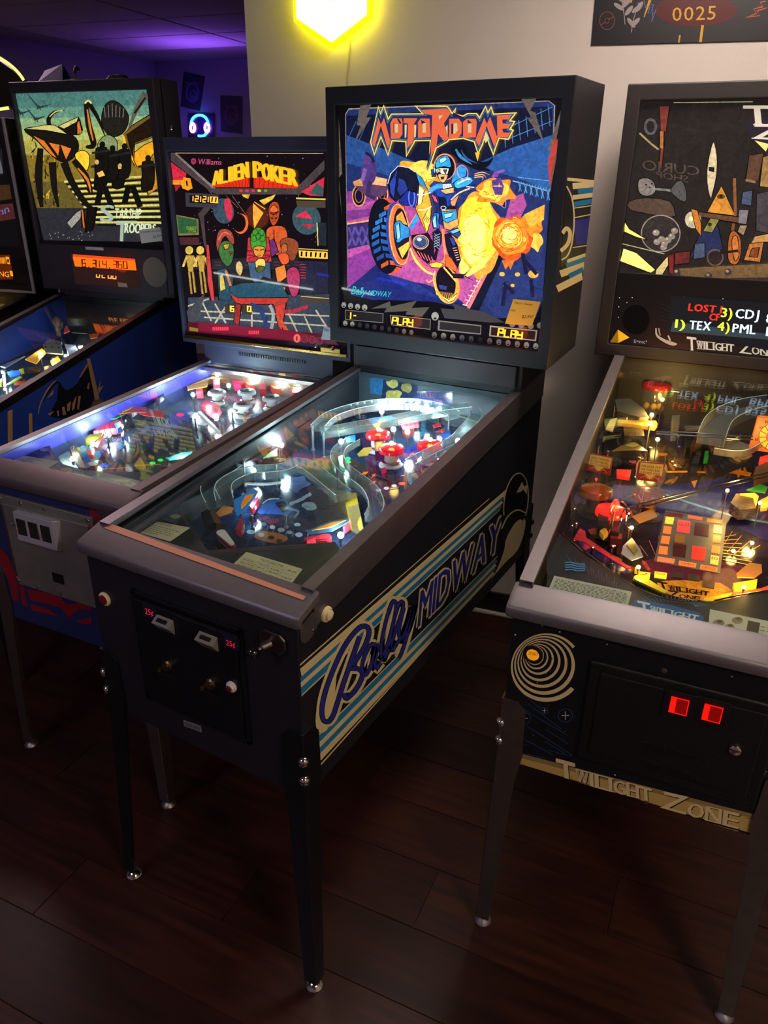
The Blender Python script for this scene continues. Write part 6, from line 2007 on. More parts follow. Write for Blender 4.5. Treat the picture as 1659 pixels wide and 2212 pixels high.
A = Art(p.bg(), (0, -1, 0), (1280, 180, 2.5119))
A.poly('1c1a1c', [(225, 80), (1800, 60), (1700, 1500), (60, 1100), (120, 900)], .25)
A.build('backglass_panel', p.box, INKG)
A = Art(p.bg(.001), (0, -1, 0), t3)
A.poly('2a2724', [(240, 90), (1700, 70), (1700, 1080), (140, 1060)], .35)
A.poly('3b3028', [(150, 1040), (480, 1000), (1700, 940), (1700, 1080), (300, 1090)], .45).poly('7a6240', [(470, 1005), (1700, 960), (1700, 1060), (480, 1060)], .45)
A.outline = ('161412', 4, .2)
A.poly('7a3a30', [(362, 125), (420, 122), (400, 250), (375, 460), (358, 458), (372, 300)], .5).poly('a86a3a', [(365, 260), (390, 260), (385, 360), (362, 350)], .5)
A.ring('5a5a62', (315, 235), 36, 46, 14, .35).line('9a9060', [(255, 270), (320, 330), (360, 360)], 10, .45)
for txt, q in (('CURIO', ((580, 500), (270, 470), (270, 410), (580, 450))), ('SHOP', ((520, 540), (345, 510), (345, 475), (520, 500)))):
    A.text('5a4e46', txt, q, .35)
A.poly('c8bc98', [(655, 318), (675, 400), (672, 500), (655, 580), (640, 625), (622, 540), (625, 440)], .6, smooth=3).poly('2a2420', [(632, 455), (660, 458), (658, 478), (632, 474)], .3)
A.poly('8a8684', [(255, 520), (300, 515), (335, 540), (340, 590), (300, 612), (258, 600), (246, 560)], .4, smooth=3)
for c in ((290, 550), (322, 545), (310, 565)):
    A.disc('2a2828', c, 6, 5, .2, 8)
A.line('8a8a8a', [(320, 572), (400, 578), (500, 600)], 12, .4).poly('565a5c', [(425, 590), (450, 540), (485, 530), (508, 580), (500, 645)], .4, smooth=3)
A.poly('c88a34', [(700, 558), (775, 718), (620, 700)], .6).disc('6a4a24', (697, 614), 22, 14, .4).disc('2a1c10', (697, 614), 8, 8, .2)
A.line('8a5a34', [(770, 515), (775, 700), (760, 800)], 16, .45).poly('a8602a', [(740, 830), (770, 800), (805, 850), (800, 950), (770, 985), (735, 950)], .5, smooth=3).poly('c87a3a', [(755, 850), (785, 830), (795, 930), (770, 960)], .5, smooth=3)
A.poly('4a5a78', [(815, 590), (870, 580), (862, 665), (805, 655)], .4).poly('8a8690', [(795, 685), (850, 685), (835, 765), (785, 760)], .35).poly('a08a70', [(800, 770), (842, 770), (820, 825), (785, 805)], .4)
A.poly('5c4434', [(850, 390), (930, 380), (900, 530), (830, 520)], .4).line('8a6a4a', [(830, 525), (885, 535)], 14, .45)
A.poly('9a7a4a', [(925, 400), (1000, 380), (1000, 570), (905, 560)], .45).poly('c89a5a', [(880, 830), (980, 810), (960, 860), (860, 870)], .5).poly('b8763a', [(850, 870), (930, 860), (910, 970), (820, 960)], .5).poly('8a4a2a', [(865, 895), (905, 890), (895, 945), (850, 940)], .4)
A.poly('4a4a52', [(890, 600), (980, 580), (980, 820), (885, 800)], .3)
A.poly('6a4a3a', [(560, 695), (795, 725), (790, 760), (560, 720)], .4)
A.poly('26305a', [(590, 800), (680, 770), (710, 900), (560, 960), (530, 930)], .45).poly('4a5a78', [(555, 870), (610, 865), (610, 945), (545, 955)], .45)
A.ring('6a5a50', (665, 945), 46, 46, 8, .4).disc('332a28', (665, 945), 34, 34, .3).line('2a1e18', [(690, 920), (790, 908)], 14, .3)
A.poly('6a2c28', [(440, 920), (530, 910), (525, 975), (440, 985)], .45)
# jar with balls, corner lit from behind
A.poly('5a4a40', [(200, 640), (300, 620), (420, 640), (445, 700), (430, 725), (210, 690)], .4, smooth=2)
A.disc('3a3634', (370, 815), 108, 102, .35, 26).ring('9a948c', (370, 815), 108, 102, 6, .45, 30)
for c in ((345, 810), (375, 845), (410, 850), (430, 830), (390, 870), (350, 860), (445, 800), (385, 890)):
    A.disc('9a9488', c, 19, 17, .45, 12).disc('c8c2b4', (c[0] - 5, c[1] - 5), 6, 5, .5, 8)
A.disc('c8c0a8', (545, 740), 44, 46, .5, 18).poly('c07a2a', [(535, 680), (570, 690), (590, 760), (590, 830), (560, 790)], .55).disc('d8d880', (535, 735), 10, 12, 1.2, 10)
A.poly('8a8a4a', [(600, 800), (640, 730), (690, 740), (650, 810)], .45).disc('3a3414', (636, 765), 12, 10, .3)
A.poly('e8e070', [(175, 755), (200, 790), (300, 850), (240, 835), (172, 805)], 1.0)
A.poly('f0ea78', [(168, 895), (240, 920), (340, 1010), (315, 1030), (150, 965)], 1.05).poly('c8b878', [(345, 1010), (405, 940), (430, 960), (375, 1045), (340, 1040)], .8).poly('7a2a28', [(410, 935), (445, 925), (440, 1040), (415, 1030)], .5)
A.line('b8b08c', [(160, 870), (390, 925)], 5, .5)
for c in ((458, 1025), (630, 1045), (735, 1025)):
    A.disc('4a423c', c, 20, 20, .35, 16).disc('a89a86', (c[0] - 4, c[1] - 6), 9, 8, .5, 10)
A.line('b0a888', [(440, 105), (870, 100)], 5, .6)
A.build('backglass_scene', p.box, INKP)
A = Art(p.bg(.004), (0, -1, 0), t3)
A.poly('2a2a38', [(815, 215), (1100, 150), (1500, 300), (1500, 360), (900, 340)], .35)
serif(A, 'c8c2b2', 'TWILIGHT', ((825, 205), (1560, 240), (1560, 120), (815, 120)), .6)
serif(A, 'c8c2b2', 'ZONE', ((860, 300), (1400, 330), (1400, 215), (870, 222)), .6, drop=0)
A.poly('d8d080', [(880, 310), (960, 330), (940, 370)], .7)
A.build('title_lettering', p.box, INKG)
# speaker panel below the artwork
x0, x1, za, zc = p.inner
sp_ = obj('speaker_panel', B().box(x0, p.yb + .004, za, x1, p.yb + .012, za + .212), mat('panel_black', '15161b', 0.3), p.box, bevel=0.002)
A = Art(p.bg(.0165), (0, -1, 0), t2)
A.ring('26262e', (410, 1270), 140, 150, 5, .1, 40)
A.disc('0c0c0f', (410, 1270), 128, 138, .05, 30)
for k_ in range(9):
    A.line('26344a', [(590 + k_ * 14, 1100 + k_ * 42), (760 + k_ * 10, 1170 + k_ * 36)], 3, .25)
for c in ((255, 1065), (375, 1063), (325, 1110), (248, 1150), (245, 1250), (865, 1055), (1232, 1075), (1300, 1100)):
    A.disc('c8ccd8', c, 5, 5, .5, 8)
A.poly('e0ac20', [(240, 1365), (350, 1440), (245, 1490)], .55).poly('8a6a1c', [(240, 1365), (245, 1490), (165, 1485)], .45)
A.text('9aa2b4', 'E=mc\u00b2', ((392, 1490), (515, 1500), (515, 1465), (392, 1458)), .5)
A.line('a09688', [(600, 1350), (610, 1420), (680, 1470), (760, 1500), (800, 1500)], [12, 20, 28, 34, 8], .5, smooth=4).line('b0a690', [(715, 1420), (735, 1470)], 14, .5).line('a09688', [(625, 1350), (640, 1420)], 10, .5)
serif(A, 'b4b4ac', 'TWILIGHT', ((895, 1540), (1340, 1575), (1340, 1480), (890, 1430)), .6)
serif(A, 'b4b4ac', 'ZONE', ((1385, 1580), (1740, 1625), (1740, 1530), (1380, 1480)), .6, drop=.05)
A.build_each('panel_mark', sp_, INKG)
# dot display
A = Art(p.bg(.0172), (0, -1, 0), t2)
A.poly('1c2028', [(750, 1045), (2500, 1170), (2450, 1700), (720, 1380)], .25)
A.poly('33424c', [(760, 1290), (2400, 1500), (2400, 1520), (735, 1385)], .5)
for col, txt, q in (('ff2a18', 'LOST I', ((905, 1185), (1215, 1210), (1228, 1142), (915, 1115))), ('ff2a18', 'CF', ((1105, 1275), (1195, 1280), (1205, 1215), (1112, 1210))),
                    ('d8f030', '3)', ((1215, 1245), (1315, 1255), (1328, 1165), (1225, 1155))), ('bfe0ff', 'CDJ', ((1350, 1255), (1565, 1270), (1580, 1180), (1360, 1165))),
                    ('d8f030', '1)', ((780, 1345), (870, 1355), (880, 1275), (790, 1265))), ('bfe0ff', 'TEX', ((915, 1360), (1110, 1375), (1125, 1290), (925, 1275))),
                    ('d8f030', '4)', ((1180, 1370), (1290, 1385), (1300, 1300), (1190, 1285))), ('bfe0ff', 'PML', ((1322, 1390), (1535, 1410), (1545, 1320), (1332, 1305))),
                    ('bfe0ff', '825', ((1640, 1300), (1850, 1320), (1860, 1230), (1650, 1210))), ('bfe0ff', 'BPL', ((1640, 1425), (1850, 1445), (1860, 1355), (1650, 1335)))):
    for d in (-3, 3):
        A.text(col, txt, tuple((a_[0] + d, a_[1]) for a_ in q), 1.5, gap=.14)
A.build('dot_display', sp_, INKG)

# --- front art, coin door, start button
def tz_front(px):
    q = p.F.hit(px, (0, -.0004, 0), (0, 1, 0))
    return Vector((max(-H + .001, min(H - .001, q.x)), q.y, max(TZ.b0 + .002, q.z)))


A = Art(tz_front, (0, -1, 0), tf, lift=0.0002, eps=0.00008)
A.poly('b89a58', [(60, 850), (1800, 1310), (1800, 1420), (60, 905)], 0).poly('8a7446', [(60, 835), (1800, 1290), (1800, 1318), (60, 862)], 0)
GD = 'd8c48e'
c0, c1 = Vector((208, 238)), Vector((290, 320))
for i, (rx, ry, w) in enumerate(((44, 46, 3), (56, 58, 5), (72, 74, 9), (95, 96, 12), (124, 124, 14), (155, 152, 16), (188, 182, 19), (222, 212, 22))):
    t = i / 7
    c = c0.lerp(c1, t ** 1.15)
    a0, a1 = (0, 2 * math.pi)
    if i == 7:
        a0, a1 = math.radians(40), math.radians(322)
    n = 44
    f = []
    for j in range(n):
        ts = [a0 + (a1 - a0) * (j + d) / n for d in (0, 1)]
        ww = [w * (.32 + .68 * (.5 + .5 * math.cos(tt - math.radians(50)))) for tt in ts]
        ww = [v_ * .62 for v_ in ww]
        e = [(c.x + (rx) * math.cos(tt), c.y + ry * math.sin(tt)) for tt in ts]
        g = [(c.x + (rx - 2 * wv) * math.cos(tt), c.y + (ry - 2 * wv) * math.sin(tt)) for tt, wv in zip(ts, ww)]
        f.append([e[0], e[1], g[1], g[0]])
    A.faces(GD, f, 0)
for c, s_ in (((152, 635), 40), ((275, 587), 24), ((405, 617), 46), ((1638, 965), 34)):
    A.ring('2c5a8a', c, s_, s_ * .92, 3, 0, 24)
    A.line('e8e4cc', [(c[0], c[1] - s_ * .55), (c[0], c[1] + s_ * .55)], 3.5, 0).line('e8e4cc', [(c[0] - s_ * .5, c[1]), (c[0] + s_ * .5, c[1])], 3.5, 0)
for a_, b_ in (((130, 475), (250, 570)), ((95, 545), (420, 740)), ((105, 640), (430, 850)), ((150, 525), (380, 700)), ((280, 700), (420, 790)), ((300, 830), (440, 870)), ((110, 740), (330, 860)), ((130, 845), (280, 880)), ((280, 775), (400, 850)), ((1500, 1180), (1700, 1220)), ((1480, 1130), (1720, 1150)), ((1600, 1060), (1720, 1065)), ((1650, 1010), (1720, 1000)), ((1520, 1250), (1700, 1290))):
    A.line('27466e', [a_, b_], 4, 0)
rs = random.Random(11)
for k_ in range(60):
    A.disc('c8c8c0' if k_ % 3 == 0 else '44484e', (rs.uniform(50, 440), rs.uniform(60, 860)), rs.uniform(1.5, 4), None, 0, 6)
for c in ((662, 177), (1435, 376), (712, 985), (95, 117), (260, 62), (370, 100)):
    A.disc('e0e0d8', c, 5, 5, 0, 8)
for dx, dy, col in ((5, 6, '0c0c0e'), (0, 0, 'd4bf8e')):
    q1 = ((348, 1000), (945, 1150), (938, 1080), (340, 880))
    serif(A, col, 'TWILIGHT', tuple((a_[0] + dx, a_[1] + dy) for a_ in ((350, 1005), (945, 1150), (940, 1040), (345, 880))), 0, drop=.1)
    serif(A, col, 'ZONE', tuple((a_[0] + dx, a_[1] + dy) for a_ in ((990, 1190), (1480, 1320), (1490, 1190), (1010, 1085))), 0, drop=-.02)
serif(A, '8a7650', 'TWILIGHT', ((352, 1025), (940, 1165), (935, 1245), (420, 1090)), 0, drop=.1)
serif(A, '9a8254', 'ZONE', ((990, 1200), (1478, 1330), (1470, 1400), (1010, 1290)), 0, drop=0)
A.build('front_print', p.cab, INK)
o = obj('start_button', B().lathe((-.234, -.001, .839), (0, -1, 0), [(.021, 0), (.0205, .003), (.016, .004), (.0155, .0035)], 22), black_plastic, r, smooth=True)
obj('button_cap', B().lathe((-.234, -.003, .839), (0, -1, 0), [(.0135, 0), (.013, .0025), (0, .003)], 20), mat('amber_button', 'f0a020', 0.3, emit='f09818', estr=.55), o, smooth=True)
A = Art(p.front(0.0062), (0, -1, 0), tf, lift=0.0001)
A.text('2a1408', 'START', ((176, 242), (234, 252), (236, 230), (178, 220)), 0)
A.build('button_print', o, INK)
# embossed door
dm = mat('black_wrinkle_door', '0d0d10', 0.5, 0.1, bump=0.4, bscale=400)
door = obj('coin_door', B().box(-.118, -.008, .612, .232, .002, .862), dm, r, bevel=0.006, seg=3)
obj('door_panel', B().box(-.095, -.012, .640, .21, -.008, .842), dm, door, bevel=0.004)
redlit = mat('red_coin_light', '8a0808', 0.2, emit='ff1408', estr=1.4)
for px in ((1467, 1522), (1539, 1538)):
    q = p.front(.012)(px)
    obj('coin_slot_frame', B().box(q.x - .030, -.0145, q.z - .034, q.x + .030, -.012, q.z + .030), dm, door, bevel=0.002)
    obj('coin_slot', B().box(q.x - .0165, -.0175, q.z - .0185, q.x + .0165, -.0145, q.z + .0185), mat('red_coin_dark', '3a0606', 0.2, emit='c00c06', estr=.35), door, bevel=0.001)
    obj('coin_slot_light', B().box(q.x - .0165, -.0185, q.z - .0185, q.x - .006, -.0175, q.z + .0185), redlit, door)
    for bx in (B().box(q.x - .0165, -.0182, q.z + .017, q.x + .0165, -.0176, q.z + .0185), B().box(q.x - .0165, -.0182, q.z - .0185, q.x + .0165, -.0176, q.z - .017), B().box(q.x + .015, -.0182, q.z - .0185, q.x + .0165, -.0176, q.z + .0185)):
        obj('coin_slot_edge', bx, redlit, door)
q = p.front(.012)((1588, 1620))
obj('door_lock', B().lathe((q.x, -.012, q.z), (0, -1, 0), [(.0115, 0), (.0112, .004), (.009, .006), (0, .0065)], 18), chrome, door, smooth=True)
for z in (.70, .655):
    for x in (.03, .09):
        obj('coin_return', B().box(x - .022, -.0135, z - .010, x + .022, -.0118, z + .006), black_plastic, door, bevel=0.001)
obj('front_bolt', B().lathe((.02, -.001, .876), (0, -1, 0), [(.006, 0), (.005, .002), (0, .003)], 10), steel_d, r, smooth=True)

# --- playfield
A = Art(p.pf(0.0), p.upn(), tq, lift=0.0003)
A.poly('241c30', [(-200, 900), (0, -900), (2400, -900), (2400, 1400), (600, 1200)], 0)
A.poly('26256a', [(240, 300), (420, 260), (640, 340), (860, 280), (1340, 300), (1800, 500), (1800, 100), (900, -120), (480, -60)], 0, smooth=2)
A.poly('5a1c3c', [(720, 600), (1000, 560), (1480, 640), (1400, 800), (1000, 760), (760, 680)], 0, smooth=2).poly('c88a2c', [(830, 760), (1000, 740), (1300, 760), (1400, 860), (1100, 890), (900, 840)], 0, smooth=2)
for k_ in range(14):
    t = k_ / 13
    A.line('b8763a', [(760 + 700 * t, 560 - 60 * math.sin(math.pi * t)), (700 + 900 * t, 480 - 160 * math.sin(math.pi * t))], 5, 0).line('c85a4a', [(740 + 40 * t, 600 + t * 60), (700 + 60 * t, 590 + t * 80)], 4, 0)
for k_ in range(8):
    A.line('c8a04a', [(1320, 420 + k_ * 24), (1420 + k_ * 20, 400 + k_ * 34)], 5, 0)
A.line('6aa0c8', [(860, 90), (1400, 260), (1800, 330)], 14, 0, smooth=3)
A.poly('a8702c', [(240, 420), (700, 650), (690, 690), (560, 640), (280, 470)], 0)
A.poly('3a2f78', [(230, 420), (330, 480), (640, 680), (590, 700), (260, 500)], 0)
for k_ in range(18):
    A.disc(['7a5a24', '3c2c20', '8a6a3a', '2a2a5a'][k_ % 4], (250 + (k_ * 211) % 620, 150 + (k_ * 67) % 200), 46, 16, 0, 8, k_ * .7)
serif(A, '1a1418', 'TWILIGHT', ((845, 800), (1215, 865), (1225, 820), (820, 745)), 0)
serif(A, '1a1418', 'ZONE', ((915, 865), (1150, 890), (1165, 860), (905, 815)), 0, drop=0)
A.crop(*tp)
A.poly('332820', [(100, 700), (600, 600), (1500, 700), (1500, 900), (700, 1000), (100, 980)], 0)
for k_ in range(26):
    A.disc(['8a5a24', '2a2430', '6a3a1c', '3a3a60', 'b8803a'][k_ % 5], (760 + (k_ * 157) % 760, 720 + (k_ * 71) % 240), 44, 14, 0, 8, k_ * .9)
A.line('d88a1c', [(790, 870), (970, 868)], 16, 0).line('d88a1c', [(1050, 872), (1120, 874)], 14, 0).poly('d88a1c', [(1320, 880), (1400, 850), (1520, 880), (1500, 910)], 0)
A.poly('c87a24', [(1000, 950), (1055, 940), (1030, 1010)], 0)
A.build('playfield_print', p.board, INKP)
# the door shaped cluster of lit inserts
plate(p, tq, [(805, 595), (892, 215), (1350, 290), (1300, 690)], .0015, '5c5a5c', .002, 'insert_panel', parent=p.board, rough=.35)
ORG, YEL, RDD = ('f07030', 1.0), ('f8c030', 1.1), ('4a1418', .12)
LITS = [([(895, 228), (1025, 245), (1022, 268), (892, 250)], ('6a2430', .2), None), ([(1060, 250), (1170, 268), (1165, 288), (1056, 270)], ('e06048', .7), None), ([(1205, 275), (1318, 292), (1314, 316), (1200, 300)], ORG, None),
        ([(895, 262), (958, 270), (948, 318), (885, 310)], YEL, None), ([(880, 330), (940, 340), (930, 392), (872, 382)], ORG, None), ([(865, 405), (928, 412), (918, 465), (856, 458)], ORG, None), ([(848, 480), (912, 488), (905, 545), (840, 535)], ORG, None),
        ([(985, 285), (1080, 298), (1072, 385), (975, 370)], ('f03c3c', 1.0), 'GUM'), ([(1115, 305), (1220, 322), (1212, 410), (1105, 395)], RDD, None), ([(965, 390), (1040, 402), (1035, 460), (958, 450)], ('8a5a20', .4), None),
        ([(955, 460), (1050, 475), (1040, 565), (945, 552)], RDD, 'LOCK'), ([(1095, 480), (1195, 495), (1185, 592), (1085, 575)], ('ff2c20', 1.1), 'LOCK'),
        ([(1256, 325), (1315, 335), (1310, 390), (1250, 382)], YEL, None), ([(1250, 400), (1310, 408), (1304, 460), (1244, 452)], ORG, None), ([(1240, 478), (1304, 485), (1298, 540), (1234, 530)], ORG, None), ([(1232, 550), (1294, 560), (1285, 625), (1226, 612)], ('ffb048', 1.1), '10'),
        ([(835, 560), (965, 580), (955, 612), (828, 592)], ('e8704a', .8), None), ([(995, 592), (1125, 612), (1118, 642), (990, 622)], ORG, 'CAMERA'), ([(1155, 620), (1285, 642), (1278, 675), (1150, 652)], ORG, 'GREED'),
        ([(690, 672), (780, 682), (772, 728), (682, 716)], YEL, '2'), ([(812, 672), (905, 684), (898, 728), (808, 714)], YEL, 'POWER'), ([(940, 672), (1025, 684), (1020, 725), (935, 712)], ('3a2c28', 0), None), ([(1060, 690), (1150, 700), (1145, 745), (1055, 732)], ('3a2a28', 0), None), ([(1175, 740), (1262, 752), (1256, 800), (1170, 786)], ('4a3438', 0), None)]
for q, (col, em), txt in LITS:
    o = plate(p, tq, q, .0032, col, .002, 'insert_lens', em=em, parent=p.board)
    if txt:
        A = Art(p.pf(.0032), p.upn(), tq, lift=.0002)
        f = lambda u, v: tuple((q[3][a_] * (1 - u) + q[2][a_] * u) * (1 - v) + (q[0][a_] * (1 - u) + q[1][a_] * u) * v for a_ in (0, 1))
        lo, hi = (.15, .8) if txt in ('CAMERA', 'GREED') else (.5, .85)
        A.text('3a0c08', txt, (f(.12, lo), f(.88, lo), f(.88, hi), f(.12, hi)), 0)
        A.build('insert_print', p.board, INK)
insert(p, tq, (995, 430), 28, 'f0e050', 1.0, 16)
# apron
ap = plate(p, tq, [(20, 560), (100, 390), (280, 540), (640, 770), (900, 880), (1250, 910), (1700, 800), (2300, 700), (2300, 1300), (1700, 1230), (0, 830)], .05, '1a1e28', .002, 'apron', rough=.35)
A = Art(p.pf(.05), p.upn(), tq, lift=.0003)
for k_ in range(22):
    t = k_ / 21
    A.line('56789c', [(150 + 420 * t, 540 + 210 * t + 20 * (k_ % 3)), (60 + 380 * t + 120, 520 + 230 * t + 90)], 4, 0, w1=1)
for k_ in range(26):
    t = math.pi * (k_ / 25)
    A.line('6a8ab0', [(920 - 190 * math.cos(t), 940 - 40 * math.sin(t)), (920 - 300 * math.cos(t), 930 - 90 * math.sin(t))], 4, 0, w1=1)
A.poly('2a5a92', [(650, 930), (720, 890), (1150, 990), (1120, 1060), (760, 1010)], 0, smooth=2)
serif(A, 'd8dce4', 'TWILIGHT', ((690, 970), (1130, 1055), (1150, 1000), (680, 895)), 0)
serif(A, 'd8dce4', 'ZONE', ((815, 1025), (1050, 1075), (1060, 1020), (765, 985)), 0, drop=0)
for k_ in range(4):
    A.line('4a8ac8', [(140, 610 + k_ * 18), (180 + k_ * 6, 606 + k_ * 19), (230, 620 + k_ * 18), (290, 622 + k_ * 16)], 9, 0)
A.build('apron_print', ap, INK)
card(p, tq, [(8, 830), (600, 965), (640, 825), (60, 705)], .0515, [(.04, .96, .08 + .075 * k_) for k_ in range(11)], '', 'c4c2ae')
card(p, tq, [(1210, 1090), (1900, 1230), (1930, 1100), (1225, 955)], .0515, [(.55, .95, .2), (.55, .95, .4), (.55, .95, .6)], '', 'c8c2b0')
A = Art(p.pf(.0516), p.upn(), tq, lift=.0004)
for c, s_ in (((1290, 1060), 46), ((1370, 1090), 40), ((1430, 1040), 44)):
    A.disc('8a7a5c', c, s_, s_ * .6, 0, 10).disc('3a3228', (c[0] + 8, c[1] - 10), s_ * .5, s_ * .3, 0, 8)
A.poly('4a443a', [(1510, 1040), (1600, 1060), (1585, 1140), (1495, 1120)], 0)
A.build('card_picture', ap, INK)
flipper(p, tq, (700, 722), (880, 820), .022, 'c8b81e', '3a3a20', w0=.012, w1=.006)
flipper(p, tq, (1420, 850), (1200, 885), .022, 'c8b81e', '8a8020', w0=.010, w1=.006)
wire(p, tq, [(90, 372), (180, 440), (275, 525)], [.06] * 3, .002)
wire(p, tq, [(300, 530), (430, 630), (560, 730), (635, 770), (800, 850), (1000, 895), (1250, 905)], [.055] * 7, .0018, n=4)
wire(p, tq, [(1260, 890), (1450, 850), (1659, 815), (1800, 790)], [.05] * 4, .0018)
# pop bumpers
dred = mat('dark_red_dome', '5a0a08', 0.15, emit='a01008', estr=.10)
for q, cm in (((200, 975), mat('amber_dome', '6a3410', 0.15, emit='c06010', estr=.12)), ((650, 1000), dred)):
    bumper(p, tp, q, .08, cm, .042, body=mat('dark_red_body', '3a0c0a', 0.3))
bumper(p, tq, (490, 165), .085, mat('lit_red_dome', 'f01008', 0.15, emit='ff1408', estr=1.6), .036, body=mat('dark_red_body', '3a0c0a', 0.3))
bulb(p, tq, (520, 150), .115, 'r', .25, .006)
bulb(p, tq, (490, 395), .03, 'r', .06, .005)
for q in ((190, 932), (600, 1005)):
    bulb(p, tp, q, .10, 'r', .02, .003)
# wire ramps
for dy in (0, 26):
    wire(p, tq, [(600, 195 + dy), (720, 165 + dy), (1000, 95 + dy), (1300, 20 + dy), (1659, -65 + dy)], [.12] * 5, .0024)
    wire(p, tp, [(700, 525 + dy * .8), (950, 530 + dy), (1300, 555 + dy), (1530, 565 + dy)], [.12] * 4, .0022)
for q in ([(570, 140), (660, 95), (705, 140), (690, 200)], [(480, 240), (500, 190), (560, 150), (600, 180), (620, 240)], [(560, 270), (575, 220), (610, 200), (640, 240), (620, 280)]):
    wire(p, tq, q, [.11] * len(q), .0022)
for a_ in ((490, 250, 380), (560, 270, 380), (600, 250, 360)):
    wire(p, tq, [(a_[0], a_[1]), (a_[0] - 8, (a_[1] + a_[2]) / 2), (a_[0] - 14, a_[2])], [.11, .07, .03], .002)
# habit trail arch at the back
for k_ in range(4):
    wire(p, tp, [(600 + k_ * 14, 150 + k_ * 8), (640 + k_ * 14, 60 + k_ * 18), (760, 15 + k_ * 20), (880 + (4 - k_) * 14, 60 + k_ * 18), (950 - k_ * 22, 160), (940 - k_ * 24, 330)], [.10] * 6, .0016)
# jar with red lid
jc = p.pf(.03)(K(tp)((690, 300)))
o = obj('gumball_jar', B().lathe(jc, (0, 0, 1), [(.030, 0), (.040, .012), (.042, .05), (.036, .075)], 20), clear_plastic, r, smooth=True)
obj('jar_lid', B().lathe(jc + Vector((0, 0, .076)), (0, 0, 1), [(.043, 0), (.044, .010), (.040, .016), (.030, .018), (0, .019)], 22), mat('glossy_red_lid', 'b0201c', 0.2, emit='c02018', estr=.12), o, smooth=True)
obj('jar_base', B().lathe(jc + Vector((0, 0, -.03)), (0, 0, 1), [(.036, 0), (.038, .02), (.030, .029)], 18), mat('dark_brown_plastic', '2a1c14', 0.3), o, smooth=True)
for k_ in range(7):
    t = k_ * 2.4
    obj('jar_ball', B().ball(jc + Vector((.022 * math.cos(t), .022 * math.sin(t), .014 + .004 * (k_ % 3))), .011, 10), mat('yellow_ball', 'd89a28', 0.25), o, smooth=True)
# signs
for q, lines in (([(95, 850), (310, 905), (335, 740), (135, 705)], ('DEFEAT THE POWER', 'BY SHOOTING BALL', 'INTO TOP OF PYRAMID')), ([(530, 935), (755, 965), (780, 795), (560, 775)], ('MAGNA-FLIP', 'FLIP WHEN BALL', 'IS IN RED ZONE'))):
    cx_ = sum(a_[0] for a_ in q) / 4
    c = p.pf(.055)(K(tp)((cx_, sum(a_[1] for a_ in q) / 4)))
    hit = lambda px, yy=c.y: p.F.hit(px, (0, yy, 0), (0, 1, .35))
    pl_ = (0, c.y, c.z)
    nn = Vector((0, -1, .35)).normalized()
    hit = lambda px, P_=pl_, N_=nn: p.F.hit(px, P_, N_)
    kk = K(tp)
    o = obj('playfield_sign', B().prism([hit(kk(a_)) for a_ in q], -nn * .002), cmat('8a2a20', .3, .12), r, bevel=.001)
    A = Art(hit, nn, tp, lift=.0004)
    f = lambda u, v: tuple((q[0][a_] * (1 - u) + q[1][a_] * u) * (1 - v) + (q[3][a_] * (1 - u) + q[2][a_] * u) * v for a_ in (0, 1))
    A.poly('d0a848', [f(.07, .36), f(.3, .34), f(.5, .1), f(.7, .34), f(.93, .36), f(.95, .93), f(.05, .93)], .18)
    for i, tx in enumerate(lines):
        A.text('3a1810', tx, (f(.12, .70 - i * .17), f(.88, .70 - i * .17), f(.88, .82 - i * .17), f(.12, .82 - i * .17)), 0)
    A.line('c8783a', [f(.15, .12), f(.3, .26), f(.45, .12)], 8, .15).line('c8783a', [f(.55, .12), f(.7, .26), f(.85, .12)], 8, .15)
    A.build('sign_print', o, INK)
# pyramid plastic, targets and gear at the back left
plate(p, tp, [(320, 690), (500, 590), (630, 690), (500, 680)], .06, '6a5624', name='pyramid_plastic', em=.15)
plate(p, tp, [(430, 640), (510, 615), (560, 640), (500, 655)], .0625, 'a08a3a', name='pyramid_eye', em=.2)
plate(p, tp, [(300, 690), (560, 690), (600, 760), (320, 770)], .03, '2a2422', name='mini_playfield')
for c in ((400, 740), (520, 765)):
    insert(p, tp, c, 55, 'a85048', .2, 30)
plate(p, tp, [(365, 845), (490, 850), (475, 915), (370, 900)], .03, 'f02c20', .01, 'red_target', em=.9)
plate(p, tp, [(470, 550), (590, 545), (580, 580), (480, 575)], .07, 'd83020', .01, 'red_gate', em=.4)
plate(p, tp, [(370, 420), (700, 430), (715, 460), (690, 490), (500, 460), (380, 450)], .09, 'c8963a', .01, 'clear_amber_bracket', em=.45)
plate(p, tp, [(270, 500), (310, 420), (370, 405), (330, 520)], .09, 'c8b070', .004, 'cream_bracket', em=.3)
plate(p, tp, [(350, 250), (480, 240), (600, 330), (640, 400), (560, 400), (370, 350)], .11, '54524a', .01, 'grey_shelf')
plate(p, tp, [(350, 340), (560, 375), (650, 400), (380, 365)], .105, '8a3020', .006, 'red_edge_shelf', em=.1)
plate(p, tp, [(420, 470), (590, 465), (600, 560), (430, 560)], .08, '4a3c20', .03, 'brass_block')
plate(p, tp, [(190, 500), (270, 510), (265, 590), (195, 580)], .07, '26262a', .04, 'coil_housing')
plate(p, tp, [(840, 385), (905, 380), (900, 470), (845, 470)], .09, '4c4a46', .05, 'grey_tower')
plate(p, tp, [(950, 480), (1130, 470), (1150, 640), (960, 660)], .05, '17161a', .05, 'black_pit_box')
plate(p, tp, [(945, 475), (1135, 470), (1130, 500), (950, 505)], .07, '6a6660', .006, 'grey_lip')
strip(p, tp, [(1160, 640), (1220, 500), (1330, 420), (1500, 360), (1700, 330)], .09, .07, .002, clear_mat('smoke_plastic', 'b8b8b0', 1.5, 0.15, extra=.03, milk=.12), 'smoke_ramp', wall=.03)
